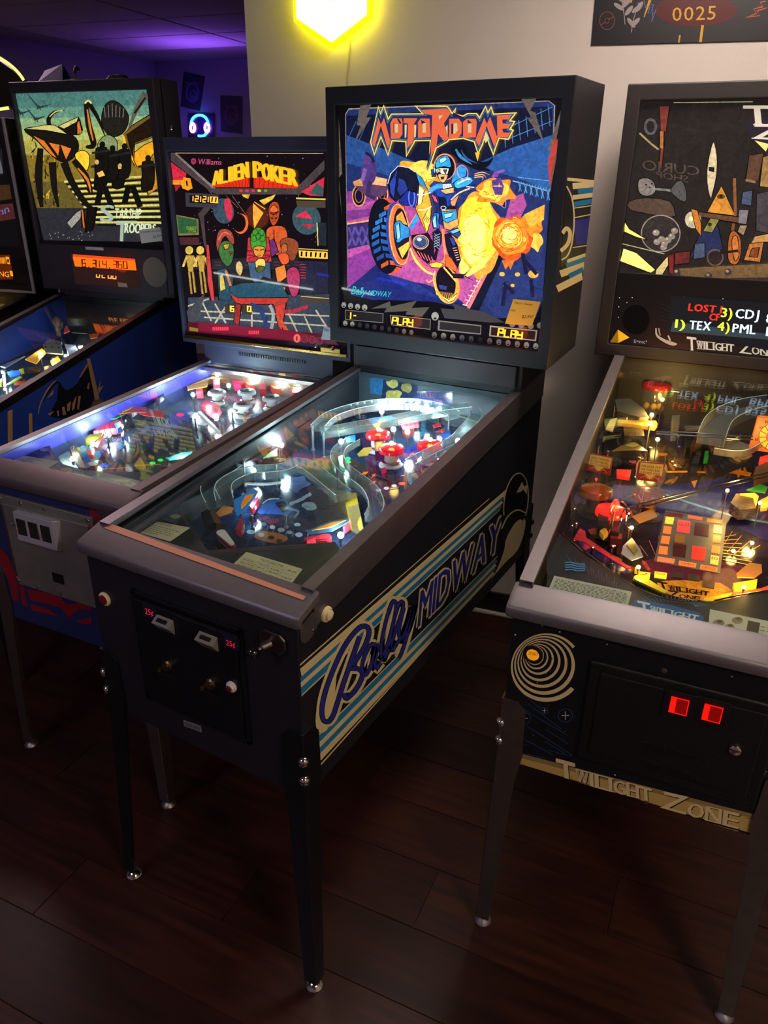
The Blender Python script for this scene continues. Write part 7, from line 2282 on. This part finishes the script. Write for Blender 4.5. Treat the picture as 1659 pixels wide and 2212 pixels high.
strip(p, tp, [(1200, 680), (1380, 700), (1500, 640)], .07, .06, .002, MATS['smoke_plastic'], 'smoke_ramp', wall=.02)
plate(p, tp, [(1120, 690), (1150, 685), (1150, 740), (1115, 745)], .04, '2a8a2c', .02, 'green_post_sleeve', em=.2)
for q in ((900, 650), (650, 660), (290, 690), (550, 745), (200, 260)):
    post(p, tp, q, .06, .0035, chrome)
for q, h in (((475, 245), .10), ((210, 640), .05), ((890, 560), .08)):
    post(p, tp, q, h, .004, chrome)
# clock toy at the right edge
cc = p.F.hit((1652, 930), (0, .86, 0), (0, 1, 0))
ck = lambda px: p.F.hit(px, (0, cc.y, 0), (0, 1, 0))
o = obj('clock_toy', B().prism([ck(K(tp)(a_)) for a_ in ((1490, 680), (1570, 400), (1960, 420), (1940, 740))], (0, .02, 0)), cmat('e8702a', .25, .75), r, bevel=.002)
A = Art(ck, (0, -1, 0), tp, lift=.0006)
A.disc('f8c040', (1690, 570), 112, 112, .95, 30).ring('3a1408', (1690, 570), 112, 112, 5, .3, 30).disc('e8602a', (1690, 570), 50, 50, .8, 24)
for k_ in range(12):
    t = k_ * math.pi / 6
    A.line('3a1408', [(1690 + 52 * math.cos(t), 570 + 52 * math.sin(t)), (1690 + 108 * math.cos(t), 570 + 108 * math.sin(t))], 5, .3)
for tx, c in (('10', (1598, 488)), ('8', (1560, 590)), ('7', (1600, 650)), ('11', (1650, 440))):
    A.text('3a1408', tx, ((c[0] - 14, c[1] + 12), (c[0] + 14, c[1] + 14), (c[0] + 14, c[1] - 12), (c[0] - 14, c[1] - 14)), .2)
A.build('clock_face', o, INK)
plate(p, tp, [(1590, 740), (1659, 720), (1700, 780), (1600, 800)], .05, 'e03828', .02, 'red_lamp_shield', em=.9)
plate(p, tp, [(1550, 830), (1650, 780), (1700, 860), (1560, 900)], .09, '5a3c30', .03, 'brown_bracket')
# right sling, left sling and lane toys
plate(p, tq, [(1420, 690), (1520, 605), (1610, 620), (1615, 680), (1560, 720), (1430, 715)], .045, 'c87a3a', name='sling_plastic', em=.35)
plate(p, tq, [(1400, 760), (1580, 730), (1570, 800), (1410, 810)], .025, 'f0b428', .012, 'amber_sling_lamp', em=1.0)
plate(p, tq, [(1390, 830), (1540, 810), (1600, 800), (1659, 780), (1659, 820), (1400, 870)], .03, 'd83a20', .012, 'red_lane_guide', em=.6)
plate(p, tq, [(575, 480), (640, 420), (700, 500), (725, 560), (640, 590), (560, 540)], .045, '8a8aa0', name='sling_plastic', em=.05)
plate(p, tq, [(600, 470), (640, 440), (690, 520), (660, 550)], .0475, '7a7424', name='sling_plastic_print', em=.05)
plate(p, tq, [(575, 545), (720, 580), (700, 620), (570, 580)], .03, '1a1a1c', .012, 'black_rubber_band')
plate(p, tq, [(670, 605), (705, 610), (700, 660), (665, 650)], .02, 'e8a030', .014, 'amber_lamp_shield', em=.7)
plate(p, tq, [(205, 430), (250, 350), (290, 370), (300, 420), (420, 500), (640, 650), (600, 650), (280, 450)], .035, 'a8283c', name='lane_plastic', em=.1)
plate(p, tq, [(310, 360), (380, 345), (470, 380), (460, 410), (330, 395)], .035, '3a3428', .01, 'lane_guide')
plate(p, tq, [(400, 370), (440, 340), (465, 380), (430, 410)], .05, 'b88a30', .012, 'amber_lamp', em=.35)
plate(p, tq, [(480, 390), (570, 390), (570, 430), (480, 425)], .04, '5a1820', .02, 'dark_red_target', em=.1)
plate(p, tq, [(390, 230), (470, 250), (460, 300), (390, 290)], .07, '18161a', .05, 'black_bracket')
plate(p, tq, [(480, 300), (560, 310), (545, 380), (475, 370)], .05, '20222c', .04, 'black_kicker')
for q in ((620, 340), (500, 480), (350, 490), (225, 310), (210, 200)):
    post(p, tq, q, .05, .0035, chrome)
plate(p, tq, [(190, 130), (240, -10), (310, 20), (300, 130), (220, 170)], .05, '3c3466', name='violet_plastic', em=.05)
plate(p, tq, [(730, 190), (780, 160), (810, 175), (790, 200)], .05, 'a87030', name='amber_plastic', em=.25)
plate(p, tq, [(640, 260), (800, 200), (830, 260), (700, 310)], .045, 'a88030', name='gold_plastic', em=.12)
plate(p, tq, [(1380, 160), (1420, 90), (1560, 90), (1570, 200), (1450, 210)], .05, '46392c', .03, 'grey_tower')
plate(p, tq, [(1450, 90), (1560, 85), (1590, 110), (1570, 180), (1550, 110)], .055, 'f0c040', .008, 'amber_lamp_strip', em=1.0)
plate(p, tq, [(1500, 60), (1600, 20), (1659, 40), (1640, 80)], .05, '3a9a30', .004, 'green_plastic', em=.3)
plate(p, tq, [(1600, 140), (1659, 110), (1659, 190), (1610, 200)], .05, 'e8a83a', .01, 'amber_plastic', em=.7)
for q, h, pw in (((665, 380), .11, .45), ((650, 455), .10, .3), ((715, 590), .06, .25), ((755, 250), .09, .08)):
    bulb(p, tp, q, h, 'y', pw, .006)
for q, h, pw in (((1400, 520), .01, .12), ((1540, 460), .01, .1), ((1355, 68), .06, .2), ((1480, 790), .045, .3), ((690, 640), .04, .15), ((640, 345), .06, .06), ((1600, 160), .07, .3)):
    bulb(p, tq, q, h, 'y', pw, .0045)
point_light('playfield_fill', (.1, .75, p.pf_z(.75) + .11), .35, 'ffb860', .03, r)  # unseen fill lights added to brighten the playfield
point_light('playfield_fill', (.12, .42, p.pf_z(.42) + .07), .18, 'ffb060', .03, r)
# ================================================================== the insect battle machine
p = ST
r = p.root
cT, s0, s1, sz = (0, 0, 2.37), (0, 450, 3.318), (0, 130, 4.1475), (0, 660, 5.53)
A = Art(p.bg(), (0, -1, 0), cT)
A.poly('101012', [(40, 450), (770, 440), (860, 1260), (215, 1260)], .2)
A.build('backglass_panel', p.box, INKG)
A = Art(p.bg(.001), (0, -1, 0), cT)
L_ = lambda v: 55 + (225 - 55) * v
R_ = lambda v: 750 + (845 - 750) * v
Y_ = lambda x, v: (480 - .03 * (x - 55)) + (755 + .0 * x) * v
def band(v0, v1, col, em):
    A.poly(col, [(L_(v0), 480 + 750 * v0), (R_(v0), 459 + 780 * v0), (R_(v1), 459 + 780 * v1), (L_(v1), 480 + 750 * v1)], em)
for v0, v1, c, e in ((0, .10, '4c7c74', .85), (.10, .17, '62927c', .85), (.17, .24, '86a878', .9), (.24, .32, 'a8b868', .9), (.32, .42, 'b0a850', .85), (.42, .6, '8a7428', .8), (.6, .78, '6a5c28', .75), (.78, 1, '33343a', .55)):
    band(v0, v1, c, e)
rs = random.Random(3)
for k_ in range(90):        # grassy scrub, lower left
    x, y = rs.uniform(110, 300), rs.uniform(700, 1060)
    if x < 70 + (y - 480) * .225:
        continue
    A.line(['d8b030', '4a3410', 'c88a20', '241808'][k_ % 4], [(x, y), (x + rs.uniform(-25, 25), y - rs.uniform(15, 45))], 7, .9, w1=2)
for k_ in range(9):         # striped ground
    A.line('d8d070', [(330 + k_ * 20, 930 + k_ * 26), (800 + k_ * 4, 900 + k_ * 30)], 11, .85).line('1a1810', [(340 + k_ * 20, 944 + k_ * 26), (800 + k_ * 4, 916 + k_ * 30)], 9, .5)
# far flying creatures
for x, y, s_ in ((110, 570, 50), (200, 540, 60), (185, 600, 48)):
    A.line('2f4440', [(x - s_, y - s_), (x - 10, y), (x, y + 10), (x + s_, y - 6)], [3, 9, 12, 2], .6, smooth=3).line('2f4440', [(x, y), (x + 10, y + 26)], 5, .6)
# looming plain creatures: dark limbs with ember flecks
DK, EM = '1c1812', 'd8742a'
A.outline = ('100c08', 4, .4)
A.poly('2a241e', [(520, 620), (535, 545), (575, 515), (625, 540), (660, 600), (640, 670), (590, 700), (545, 680)], .6, smooth=4)
for k_ in range(6):
    A.line('8a857a', [(535 + k_ * 20, 530 + abs(k_ - 2) * 8), (540 + k_ * 18, 600)], 4, .6)
A.line('6a655a', [(660, 660), (700, 560), (750, 480)], [10, 26, 40], .6, smooth=3).line('23201c', [(690, 580), (745, 500)], 10, .5)
A.poly('8a9a6a', [(500, 740), (545, 690), (600, 720), (590, 800), (520, 800)], .75, smooth=3)
A.line(DK, [(440, 530), (455, 640), (480, 740), (440, 752)], [22, 32, 30, 14], .6, smooth=4).line(DK, [(450, 520), (500, 600), (540, 700)], [26, 18, 4], .6, smooth=4).line('e8c878', [(436, 530), (452, 515), (470, 530)], 9, .9, smooth=3)
A.line(EM, [(448, 560), (462, 650), (478, 720)], [6, 12, 6], .9, smooth=3)
A.line(DK, [(330, 565), (280, 575), (250, 610), (260, 650), (300, 665)], [3, 16, 22, 20, 8], .6, smooth=4).line('d8c070', [(255, 598), (285, 572), (322, 566)], 6, .85, smooth=3)
A.poly(DK, [(295, 650), (405, 600), (425, 665), (405, 690), (340, 690)], .6).poly('d8cc80', [(300, 645), (402, 598), (395, 625), (330, 660)], .85).poly(EM, [(395, 630), (410, 615), (422, 680), (395, 690)], .9)
A.poly(DK, [(125, 662), (240, 650), (370, 690), (405, 745), (385, 800), (330, 830), (270, 800), (190, 720)], .6, smooth=3).poly('d8cc78', [(130, 660), (230, 640), (280, 640), (350, 690), (240, 668)], .85)
for q in ([(165, 690), (260, 790), (300, 815), (230, 720)], [(250, 730), (300, 800), (310, 740)], [(310, 740), (340, 820), (370, 760)]):
    A.poly(EM, q, .95)
A.poly('f0c030', [(385, 790), (430, 770), (460, 800), (450, 870), (410, 860)], 1.0, smooth=3)
A.line(DK, [(380, 820), (440, 900), (470, 990), (440, 960)], [30, 34, 16, 4], .6, smooth=3).line(EM, [(400, 860), (450, 920), (468, 985)], [6, 14, 4], .95, smooth=3).line(DK, [(330, 830), (370, 930), (440, 1040), (500, 1080)], [40, 34, 28, 10], .55, smooth=3).line(DK, [(270, 830), (280, 960), (300, 1060)], [40, 30, 12], .55, smooth=3)
A.line(DK, [(210, 760), (200, 900), (215, 1060)], [30, 40, 20], .5, smooth=3)
A.poly('7a5a2a', [(630, 690), (680, 640), (790, 580), (800, 700), (690, 740), (690, 850)], .7).poly('2a1c10', [(650, 690), (780, 600), (795, 690), (690, 730), (680, 800)], .55).line('f0a820', [(632, 690), (650, 760), (700, 850)], 9, 1.0)
A.poly('e8a020', [(690, 780), (790, 720), (800, 770), (740, 840), (700, 850)], .95, smooth=2).poly('c88a28', [(740, 900), (810, 850), (815, 960), (760, 1000)], .85)
# squad of plain soldiers
for x, y, c in ((520, 860, '141310'), (610, 850, '171512'), (640, 800, '1a1814'), (580, 810, '1a1814'), (525, 790, '1a1814'), (760, 860, '231a10')):
    A.disc(c, (x, y - 50), 15, 17, .5, 12).poly(c, [(x - 30, y - 30), (x + 26, y - 34), (x + 34, y + 40), (x + 20, y + 110), (x - 34, y + 110), (x - 30, y + 30)], .5, smooth=2)
    A.line('2a2a2a', [(x - 50, y - 6), (x + 40, y - 20)], 12, .5)
for x, y in ((520, 960), (660, 950)):
    A.line('141310', [(x, y), (x - 20, y + 90)], 30, .5).line('141310', [(x + 20, y), (x + 60, y + 110)], 30, .5)
A.poly('f0b050', [(498, 885), (530, 870), (545, 900), (510, 910)], .95).poly('e8c040', [(605, 845), (625, 840), (628, 865), (608, 868)], .95).disc('d8a860', (500, 830), 11, 13, .8, 10).disc('d8a860', (618, 848), 10, 12, .8, 10)
A.poly('b0b0a0', [(345, 1140), (395, 1085), (430, 1070), (415, 1120), (370, 1170)], .6).poly(EM, [(418, 1080), (432, 1070), (440, 1170), (425, 1165)], .7).poly(DK, [(450, 1060), (500, 1060), (480, 1180), (440, 1190)], .4)
for k_ in range(20):
    A.disc('b8b8b0', (rs.uniform(240, 480), rs.uniform(1180, 1235)), 3, 3, .5, 6)
A.build('backglass_scene', p.box, INKP)
A = Art(p.bg(.006), (0, -1, 0), cT)
PALE = 'b8c8a8'
for d in (-4, 0, 4):
    A.text('a8bca8', 'S', ((515 + d, 1134), (580 + d, 1134), (584 + d, 1046), (519 + d, 1046)), .85).text('a8bca8', 'T', ((596 + d, 1234), (648 + d, 1236), (652 + d, 1136), (600 + d, 1134)), .85)
A.poly(PALE, [(596, 1130), (700, 1130), (700, 1140), (600, 1139)], .8)
for d in (-2, 2):
    A.text('d8e4c0', 'TARSHIP', ((585, 1118), (722, 1120), (726, 1066), (590, 1064)), .95).text('d8e4c0', 'ROOPERS', ((638 + d, 1192), (795 + d, 1198), (798 + d, 1145), (642 + d, 1140)), .95)
A.build('title_lettering', p.box, INKG)
x0, x1, za, zc = p.inner
sp_ = obj('speaker_panel', B().box(x0, p.yb - .002, za - .02, x1, p.yb + .013, za + .165), MATS['charcoal_violet_paint'], p.box, bevel=0.003)
obj('speaker_grille', B().lathe((.631 - p.WB / 2, p.yb - .002, p.zb + .104), (0, -1, 0), [(.062, 0), (.060, .003), (.05, .004), (0, .0045)], 28), mat('grey_speaker_cloth', '7d766c', 0.8, bump=.5, bscale=500), sp_, smooth=True)
A = Art(p.back(p.yb - .0024), (0, -1, 0), (130, 520, 3.967), lift=.0003)
A.poly('3a2422', [(90, 110), (650, 150), (690, 400), (130, 370)], .35).poly('e8481e', [(110, 115), (640, 155), (645, 172), (108, 138)], .9).poly('ff6a14', [(108, 138), (642, 172), (655, 255), (128, 220)], 1.15)
A.strokes('5a1404', '6,314,360', ((190, 222), (575, 240), (572, 178), (188, 162)), 8, .3, gap=.45)
for k_, (ch, x) in enumerate((('u', 312), ('L', 360), ('u', 412), ('u', 452))):
    A.strokes('ffa040', ch, ((x, 312 + k_ * 4), (x + 26, 314 + k_ * 4), (x + 26, 290 + k_ * 4), (x, 288 + k_ * 4)), 9, 1.3)
A.poly('8a8a90', [(215, 50), (370, 58), (372, 84), (218, 76)], .2)
A.poly('8a7868', [(490, 355), (570, 365), (580, 400), (500, 395)], .2)
A.build('dot_display', sp_, INKG)
point_light('display_glow', p.back(p.yb - .06)((225, 580)), .12, 'ff5a18', .03, r)
hand_note('white price tag at the corner of the insect battle backglass', p, [(300, 497), (345, 491), (354, 505), (350, 520), (306, 526)], 'e2dcd8', .024,
          [('STARSHIP TROOPER', ((304, 504), (346, 500), (346, 496), (304, 500))), ('$5,499', ((331, 514), (349, 511), (349, 506), (331, 509)))], '2a2430')
# side stencil: plain angular claws and bars in sand on blue
A = Art(p.side(1, .0005), (1, 0, 0), sz, lift=.0002)
SD, BK = 'a8865a', '141620'
A.poly(BK, [(600, 1327), (680, 1130), (700, 920), (740, 960), (800, 1010), (930, 920), (1050, 700), (1090, 760), (1130, 1080), (1060, 1220), (900, 1327)], 0, smooth=2)
A.line(SD, [(455, 1300), (480, 1180), (560, 1020), (640, 920), (680, 900)], [8, 14, 18, 16, 6], 0, smooth=4).line(BK, [(500, 1180), (590, 1010), (680, 915), (730, 960)], [4, 20, 26, 8], 0, smooth=4)
for pts_ in ([(560, 1110), (640, 1000), (630, 1060), (590, 1090)], [(1035, 635), (1075, 630), (1190, 1120), (1140, 1180), (1120, 1050)], [(940, 860), (1040, 690), (1050, 720), (960, 860)], [(740, 1210), (770, 1210), (790, 1300), (750, 1310)], [(800, 1180), (850, 1140), (830, 1260), (800, 1260)], [(860, 1180), (910, 1080), (890, 1230), (860, 1260)], [(935, 1080), (965, 1080), (940, 1250), (920, 1230)], [(1165, 1000), (1210, 880), (1190, 980), (1240, 950), (1180, 1060)], [(570, 1290), (650, 1260), (610, 1300), (600, 1320)], [(680, 1260), (700, 1250), (705, 1320), (690, 1320)], [(1050, 930), (1070, 920), (1060, 1000), (1040, 990)]):
    A.poly(SD, pts_, 0)
A.disc('7a6048', (1180, 1210), 95, 90, 0, 24).ring('6a4c40', (1180, 1210), 95, 90, 10, 0, 24)
for a_, b_, w in (((95, 1260), (150, 1245), 0), ):
    A.poly(SD, [(90, 1265), (150, 1240), (150, 1700), (95, 1700)], 0)
A.poly(SD, [(342, 1290), (385, 1285), (390, 1700), (350, 1700)], 0)
A.poly('3a3858', [(1960, 580), (2010, 560), (2070, 900), (2020, 980)], 0).poly('3a3858', [(1780, 870), (1830, 860), (1860, 1100), (1810, 1120)], 0)
A.build_each('stencil_mark', p.cab, INK)
# playfield pieces in view
A = Art(p.pf(0.0), p.upn(), sz, lift=.0003)
A.poly('3a3c48', [(-400, 900), (900, -300), (1700, 0), (300, 1300)], 0)
for k_ in range(16):
    A.disc(['a8b4bc', '4a4038', '6a7a8a', '8a5a30'][k_ % 4], (30 + (k_ * 97) % 420, 780 + (k_ * 53) % 260), 44, 16, 0, 8, k_)
A.build('playfield_print', p.board, INKP)
for q, h, col, nm, em in (([(510, 470), (560, 440), (730, 455), (755, 580), (540, 560)], .07, '9ab0b8', 'steel_bracket', 0), ([(540, 430), (600, 400), (740, 430), (740, 455), (560, 440)], .075, '8aa4b0', 'steel_bracket', 0),
                          ([(300, 640), (500, 510), (550, 560), (430, 690)], .05, 'e0a83a', 'gold_ramp_flap', .35), ([(600, 660), (690, 600), (740, 680), (650, 740), (610, 700)], .045, 'd8c028', 'yellow_plastic', .25), ([(520, 730), (600, 710), (640, 760), (560, 800), (530, 780)], .03, '2a2f80', 'blue_plastic', .1),
                          ([(330, 740), (480, 720), (490, 790), (340, 830)], .03, '241c22', 'dark_scoop', 0), ([(225, 760), (280, 750), (290, 800), (250, 815)], .04, 'b8b828', 'yellow_target', .2), ([(80, 790), (230, 770), (240, 830), (120, 860)], .03, '2a50b8', 'blue_plastic', .3),
                          ([(165, 900), (360, 900), (310, 945), (165, 950)], .002, 'e0603c', 'red_decal_plate', .25), ([(60, 950), (230, 840), (260, 850), (120, 930)], .025, 'a8d85a', 'lime_lane_guide', .35), ([(0, 720), (200, 640), (300, 600), (60, 740)], .06, '7a8ab8', 'clear_blue_ramp', .2), ([(20, 770), (60, 800), (70, 960), (40, 960)], .03, 'd8f4f8', 'white_lane_guide', .5), ([(0, 880), (20, 870), (20, 960), (0, 960)], .03, 'd8c828', 'yellow_target', .3),
                          ([(770, 460), (900, 470), (940, 560), (820, 590)], .05, 'a8a8b8', 'grey_plastic', .1), ([(960, 480), (990, 470), (990, 530), (950, 540)], .05, 'c8783a', 'copper_post', .1), ([(1060, 340), (1180, 330), (1160, 380), (1080, 390)], .06, 'b8582a', 'orange_flap', .3), ([(800, 540), (860, 560), (850, 600), (800, 600)], .03, '4a5ab0', 'blue_plastic', .1), ([(850, 270), (1060, 290), (1040, 330), (860, 320)], .075, '4a5460', 'steel_ledge', 0), ([(770, 270), (800, 230), (830, 300), (760, 330)], .10, 'c84a3a', 'red_claw', .2)):
    plate(p, sz, q, h, col, .004, nm, em=em)
for q in ((545, 495), (625, 497), (708, 503)):
    o = obj('bracket_screw', B().ball(p.pf(.072)(K(sz)(q)), .004, 8), black_metal, r, smooth=True)
c = p.pf(.10)(K(sz)((690, 200)))
o = obj('creature_toy', B().ball(c, .022, 12, 1.2).tube([c, c + Vector((.004, -.01, -.03)), c + Vector((-.006, 0, -.055))], .012, 8), mat('translucent_brown', '6a5448', 0.2), r, smooth=True)
obj('toy_claw', B().tube([c + Vector((0, 0, -.03)), c + Vector((.03, -.01, -.02)), c + Vector((.04, -.015, .006))], .004, 6), mat('translucent_brown', '6a5448', 0.2), o, smooth=True)
c = p.pf(.11)(K(sz)((930, 175)))
o = obj('speaker_toy', B().lathe(c + Vector((0, 0, -.018)), (0, 0, 1), [(.040, 0), (.046, .006), (.046, .030), (.040, .036), (0, .037)], 16), mat('olive_toy', '4a4436', 0.35), r, smooth=True)
for k_ in range(8):
    t = k_ * math.pi / 4
    obj('toy_stud', B().ball(c + Vector((.046 * math.cos(t), .046 * math.sin(t), .0)), .004, 8), chrome, o, smooth=True)
for q, h, kd, pw in (((30, 800), .04, 'w', .4), ((480, 560), .05, 'y', .3), ((640, 650), .05, 'y', .15), ((950, 500), .05, 'w', .2), ((780, 600), .03, 'w', .15), ((60, 1000), .03, 'w', .25)):
    bulb(p, sz, q, h, kd, pw, .005)

# clutter on top of this machine
tp_ = lambda px, z: p.F.M @ p.F.hit(px, (0, 0, z), (0, 0, 1))


def on_top(px_a, dy=.05):
    q = p.F.hit(px_a, (0, p.yb + dy, 0), (0, 1, 0))
    return q


o = link('folded_card', None)
q = on_top((120, 168), .07)
o.location = p.F.M @ Vector((q.x, p.yb + .07, p.zt))
o.rotation_euler = (0, 0, .151)
tag(o, 'blue folded card standing on top of the insect battle machine', 'card')
bc = mat('blue_card', '2a2c7a', 0.6)
obj('front_leaf', B().hexa([(-.07, -.03, 0), (.06, -.03, 0), (.06, -.027, 0), (-.07, -.027, 0), (-.05, .0, .045), (.045, .0, .065), (.045, .003, .065), (-.05, .003, .045)]), bc, o)
obj('rear_leaf', B().hexa([(-.07, .032, 0), (.06, .032, 0), (.06, .035, 0), (-.07, .035, 0), (-.05, .001, .045), (.045, .001, .065), (.045, .004, .065), (-.05, .004, .045)]), bc, o)
for nm, px, lab, w in (('toy_figure', (166, 160), 'small dark curled figurine on top of the insect battle machine', .02), ('remote_control', (255, 166), 'flat black remote on top of the insect battle machine', .045)):
    q = on_top(px, .06)
    o = link(nm, None)
    o.location = p.F.M @ Vector((q.x, p.yb + .06, p.zt))
    o.rotation_euler = (0, 0, .151)
    tag(o, lab, 'figurine' if nm == 'toy_figure' else 'remote')
    if nm == 'toy_figure':
        obj('base', B().box(-.05, -.02, 0, .03, .02, .008), black_plastic, o, bevel=.002)
        obj('curled_body', B().tube(catmull([(-.01, 0, .008), (-.012, 0, .03), (0, 0, .05), (.012, 0, .042)], 4), .006, 8), black_plastic, o, smooth=True)
    else:
        obj('body', B().hexa([(-.05, -.02, 0), (.05, -.02, 0), (.05, .02, 0), (-.05, .02, 0), (-.03, -.014, .018), (.03, -.014, .018), (.03, .014, .018), (-.03, .014, .018)]), black_plastic, o, bevel=.003)
        obj('button', B().lathe((0, 0, .018), (0, 0, 1), [(.006, 0), (.005, .002), (0, .0025)], 10), steel_d, o, smooth=True)
# hinge bolt on the flank
obj('hinge_bolt', B().lathe((p.WB / 2, p.yb + .10, p.zt - .17), (1, 0, 0), [(.012, 0), (.010, .004), (0, .006)], 14), chrome, p.box, smooth=True)
obj('door_seam', B().box(p.WB / 2 - .001, p.yb + .045, p.zb + .02, p.WB / 2 + .001, p.yb + .052, p.zt - .004), black_plastic, p.box)

# ================================================================== the machine at the left edge
p = LM
r = p.root
hb = p.WB / 2
for x in (hb - .004,):
    obj('chrome_trim', B().box(x, p.yb - .006, p.zb - .004, x + .016, p.yb + .004, p.zt), mat('bright_trim', 'e4e2e0', 0.25, 0.6), p.box, bevel=.003)
obj('chrome_trim', B().box(-hb, p.yb - .006, p.zb - .006, hb + .010, p.yb + .004, p.zb + .006), mat('bright_trim', 'e4e2e0', 0.25, 0.6), p.box, bevel=.003)
A = Art(p.bg(.0), (0, -1, 0), (0, 180, 4.2508))
A.poly('16161a', [(-900, -200), (-60, 200), (350, 1900), (-900, 1900)], .2).poly('2e3034', [(-300, 620), (20, 600), (30, 830), (-300, 900)], .3).poly('8a8a8a', [(-60, 700), (0, 690), (30, 820), (10, 835)], .4)
A.poly('5a3c1e', [(-200, 940), (140, 930), (170, 1060), (-200, 1100)], .35).poly('6a3434', [(-200, 1130), (190, 1100), (210, 1240), (-200, 1300)], .35).text('8a8ad0', 'mn', ((-40, 1235), (90, 1180), (70, 1110), (-40, 1150)), .5)
A.build('backglass_scene', p.box, INKP)
sp_ = obj('speaker_panel', B().box(-hb + .03, p.yb + .002, p.zb + .03, hb - .03, p.yb + .011, p.zb + .20), mat('dark_brown_panel', '231a18', 0.35), p.box, bevel=.002)
A = Art(p.back(p.yb + .0018), (0, -1, 0), (0, 180, 4.2508), lift=.0003)
A.poly('8a3a10', [(-400, 1570), (90, 1575), (122, 1800), (-400, 1810)], .3)
for k_ in range(4):
    A.poly('ff9a20', [(2 + k_ * 13, 1600), (11 + k_ * 13, 1600), (13 + k_ * 13, 1655), (4 + k_ * 13, 1655)], .9)
A.poly('ff9a20', [(52, 1590), (84, 1596), (92, 1662), (66, 1655)], 1.1).disc('7a2a08', (75, 1630), 10, 18, .3, 12).text('ffa020', 'NG', ((-4, 1772), (85, 1780), (80, 1728), (-8, 1722)), 1.2).poly('ffa020', [(88, 1720), (114, 1724), (122, 1772), (98, 1770)], 1.0)
A.build('dot_display', sp_, INKG)
obj('speaker_opening', B().prism([p.back(p.yb + .0015)(K((0, 180, 4.2508))(a_)) for a_ in ((150, 1600), (260, 1590), (290, 1750), (190, 1760))], (0, -.002, 0)), black_plastic, sp_, bevel=.0008)
# camouflage flank
A = Art(p.boxside(.0003), (1, 0, 0), (0, 180, 4.2508), lift=.0002)
A.poly('2b2a24', [(-20, 200), (110, 250), (420, 1900), (380, 1900)], 0)
for c, s_ in (((80, 420), 40), ((130, 600), 50), ((110, 700), 40), ((200, 900), 50), ((170, 980), 40), ((250, 1100), 50), ((230, 1230), 44), ((300, 1350), 44), ((330, 1500), 40)):
    A.disc('46443a' if int(c[1]) % 200 < 100 else '191813', c, s_, s_ * 1.7, 0, 9, .4)
A.build('flank_print', p.box, INK)
# arched topper with yellow light line
yel = mat('yellow_light_line', 'e8f060', 0.4, emit='e8f070', estr=1.6)
at_ = lambda px: p.F.hit(px, (0, p.yb + .02, 0), (0, 1, 0))
arc = [(-120, 60), (-60, 92), (0, 128), (25, 145), (42, 162), (52, 176)]
tpx = [at_(q) for q in arc]
o = obj('topper', B().prism([at_(q) for q in [(-150, 230), (-150, 70), (-60, 95), (0, 132), (25, 150), (42, 166), (50, 178), (30, 236)]], (0, .03, 0)), mat('topper_black', '14140f', 0.4), r)
obj('light_line', B().tube(catmull([tuple(q + Vector((0, -.002, .006))) for q in tpx], 4), .006, 8), yel, o, smooth=True)
obj('light_line', B().tube([at_((-40, 240)), at_((0, 236)), at_((19, 233))], .006, 8), yel, o, smooth=True)
# lit corner of its playfield
k7 = (0, 600, 5.0)
for q, h, col, nm, em in (([(-60, 180), (0, 165), (170, 215), (60, 260), (-60, 330)], .06, 'e8c860', 'lit_plastic', .8), ([(-100, 300), (40, 280), (120, 330), (-100, 420)], .03, 'c89a3a', 'gold_plastic', .3), ([(90, 430), (140, 420), (150, 560), (100, 540)], .06, '9a7a3a', 'gold_plastic', .2)):
    plate(p, k7, q, h, col, .004, nm, em=em)
bulb(p, k7, (30, 240), .05, 'y', .5, .006)
bulb(p, k7, (-30, 330), .05, 'y', .4, .006)

# ================================================================== fittings behind the photographer, mirrored in the glass
for nm, a_, b_, col, em, lab in (('light_strip', (-4.0, .745), (-2.85, .645), 'f4fbff', 7.0, 'long white light strip low on the wall opposite, mirrored in the backglasses'),
                                 ('light_strip', (-2.80, .80), (-2.46, .765), '2030ff', 6.0, 'short blue light strip low on the wall opposite, mirrored in the backglasses')):
    o = link(nm, None)
    o.location = (a_[0], -3.299, a_[1])
    d = (b_[0] - a_[0], b_[1] - a_[1])
    tag(o, lab, 'light', 'light strips on the wall opposite')
    obj('channel', B().prism([(0, 0, -.014), (d[0], 0, d[1] - .014), (d[0], 0, d[1] + .014), (0, 0, .014)], (0, .012, 0)), steel_d, o)
    obj('diffuser', B().prism([(0, .012, -.009), (d[0], .012, d[1] - .009), (d[0], .012, d[1] + .009), (0, .012, .009)], (0, .006, 0)), mat('strip_' + col, col, 0.4, emit=col, estr=em), o)
fan = link('ceiling_fan', None)
fan.location = (.70, -2.75, CEIL)
tag(fan, 'grey ceiling fan behind the photographer, mirrored in the right backglass', 'fan')
fm = mat('fan_grey', 'a8a6a8', 0.5)
obj('rod', B().cyl((0, 0, 0), (0, 0, -.50), .012, n=10), fm, fan, smooth=True)
obj('canopy', B().lathe((0, 0, -.05), (0, 0, 1), [(.02, 0), (.06, .03), (.065, .05)], 16), fm, fan, smooth=True)
obj('motor', B().lathe((0, 0, -.60), (0, 0, 1), [(.02, 0), (.06, .02), (.07, .06), (.05, .10), (.015, .11)], 16), fm, fan, smooth=True)
for k_ in range(4):
    t = math.pi / 4 + k_ * math.pi / 2
    u, v = Vector((math.cos(t), math.sin(t), 0)), Vector((-math.sin(t), math.cos(t), 0))
    obj('blade', B().prism([u * .06 - v * .02 + Vector((0, 0, -.548)), u * .36 - v * .055 + Vector((0, 0, -.560)), u * .38 + v * .055 + Vector((0, 0, -.535)), u * .06 + v * .02 + Vector((0, 0, -.540))], (0, 0, .006)), fm, fan)
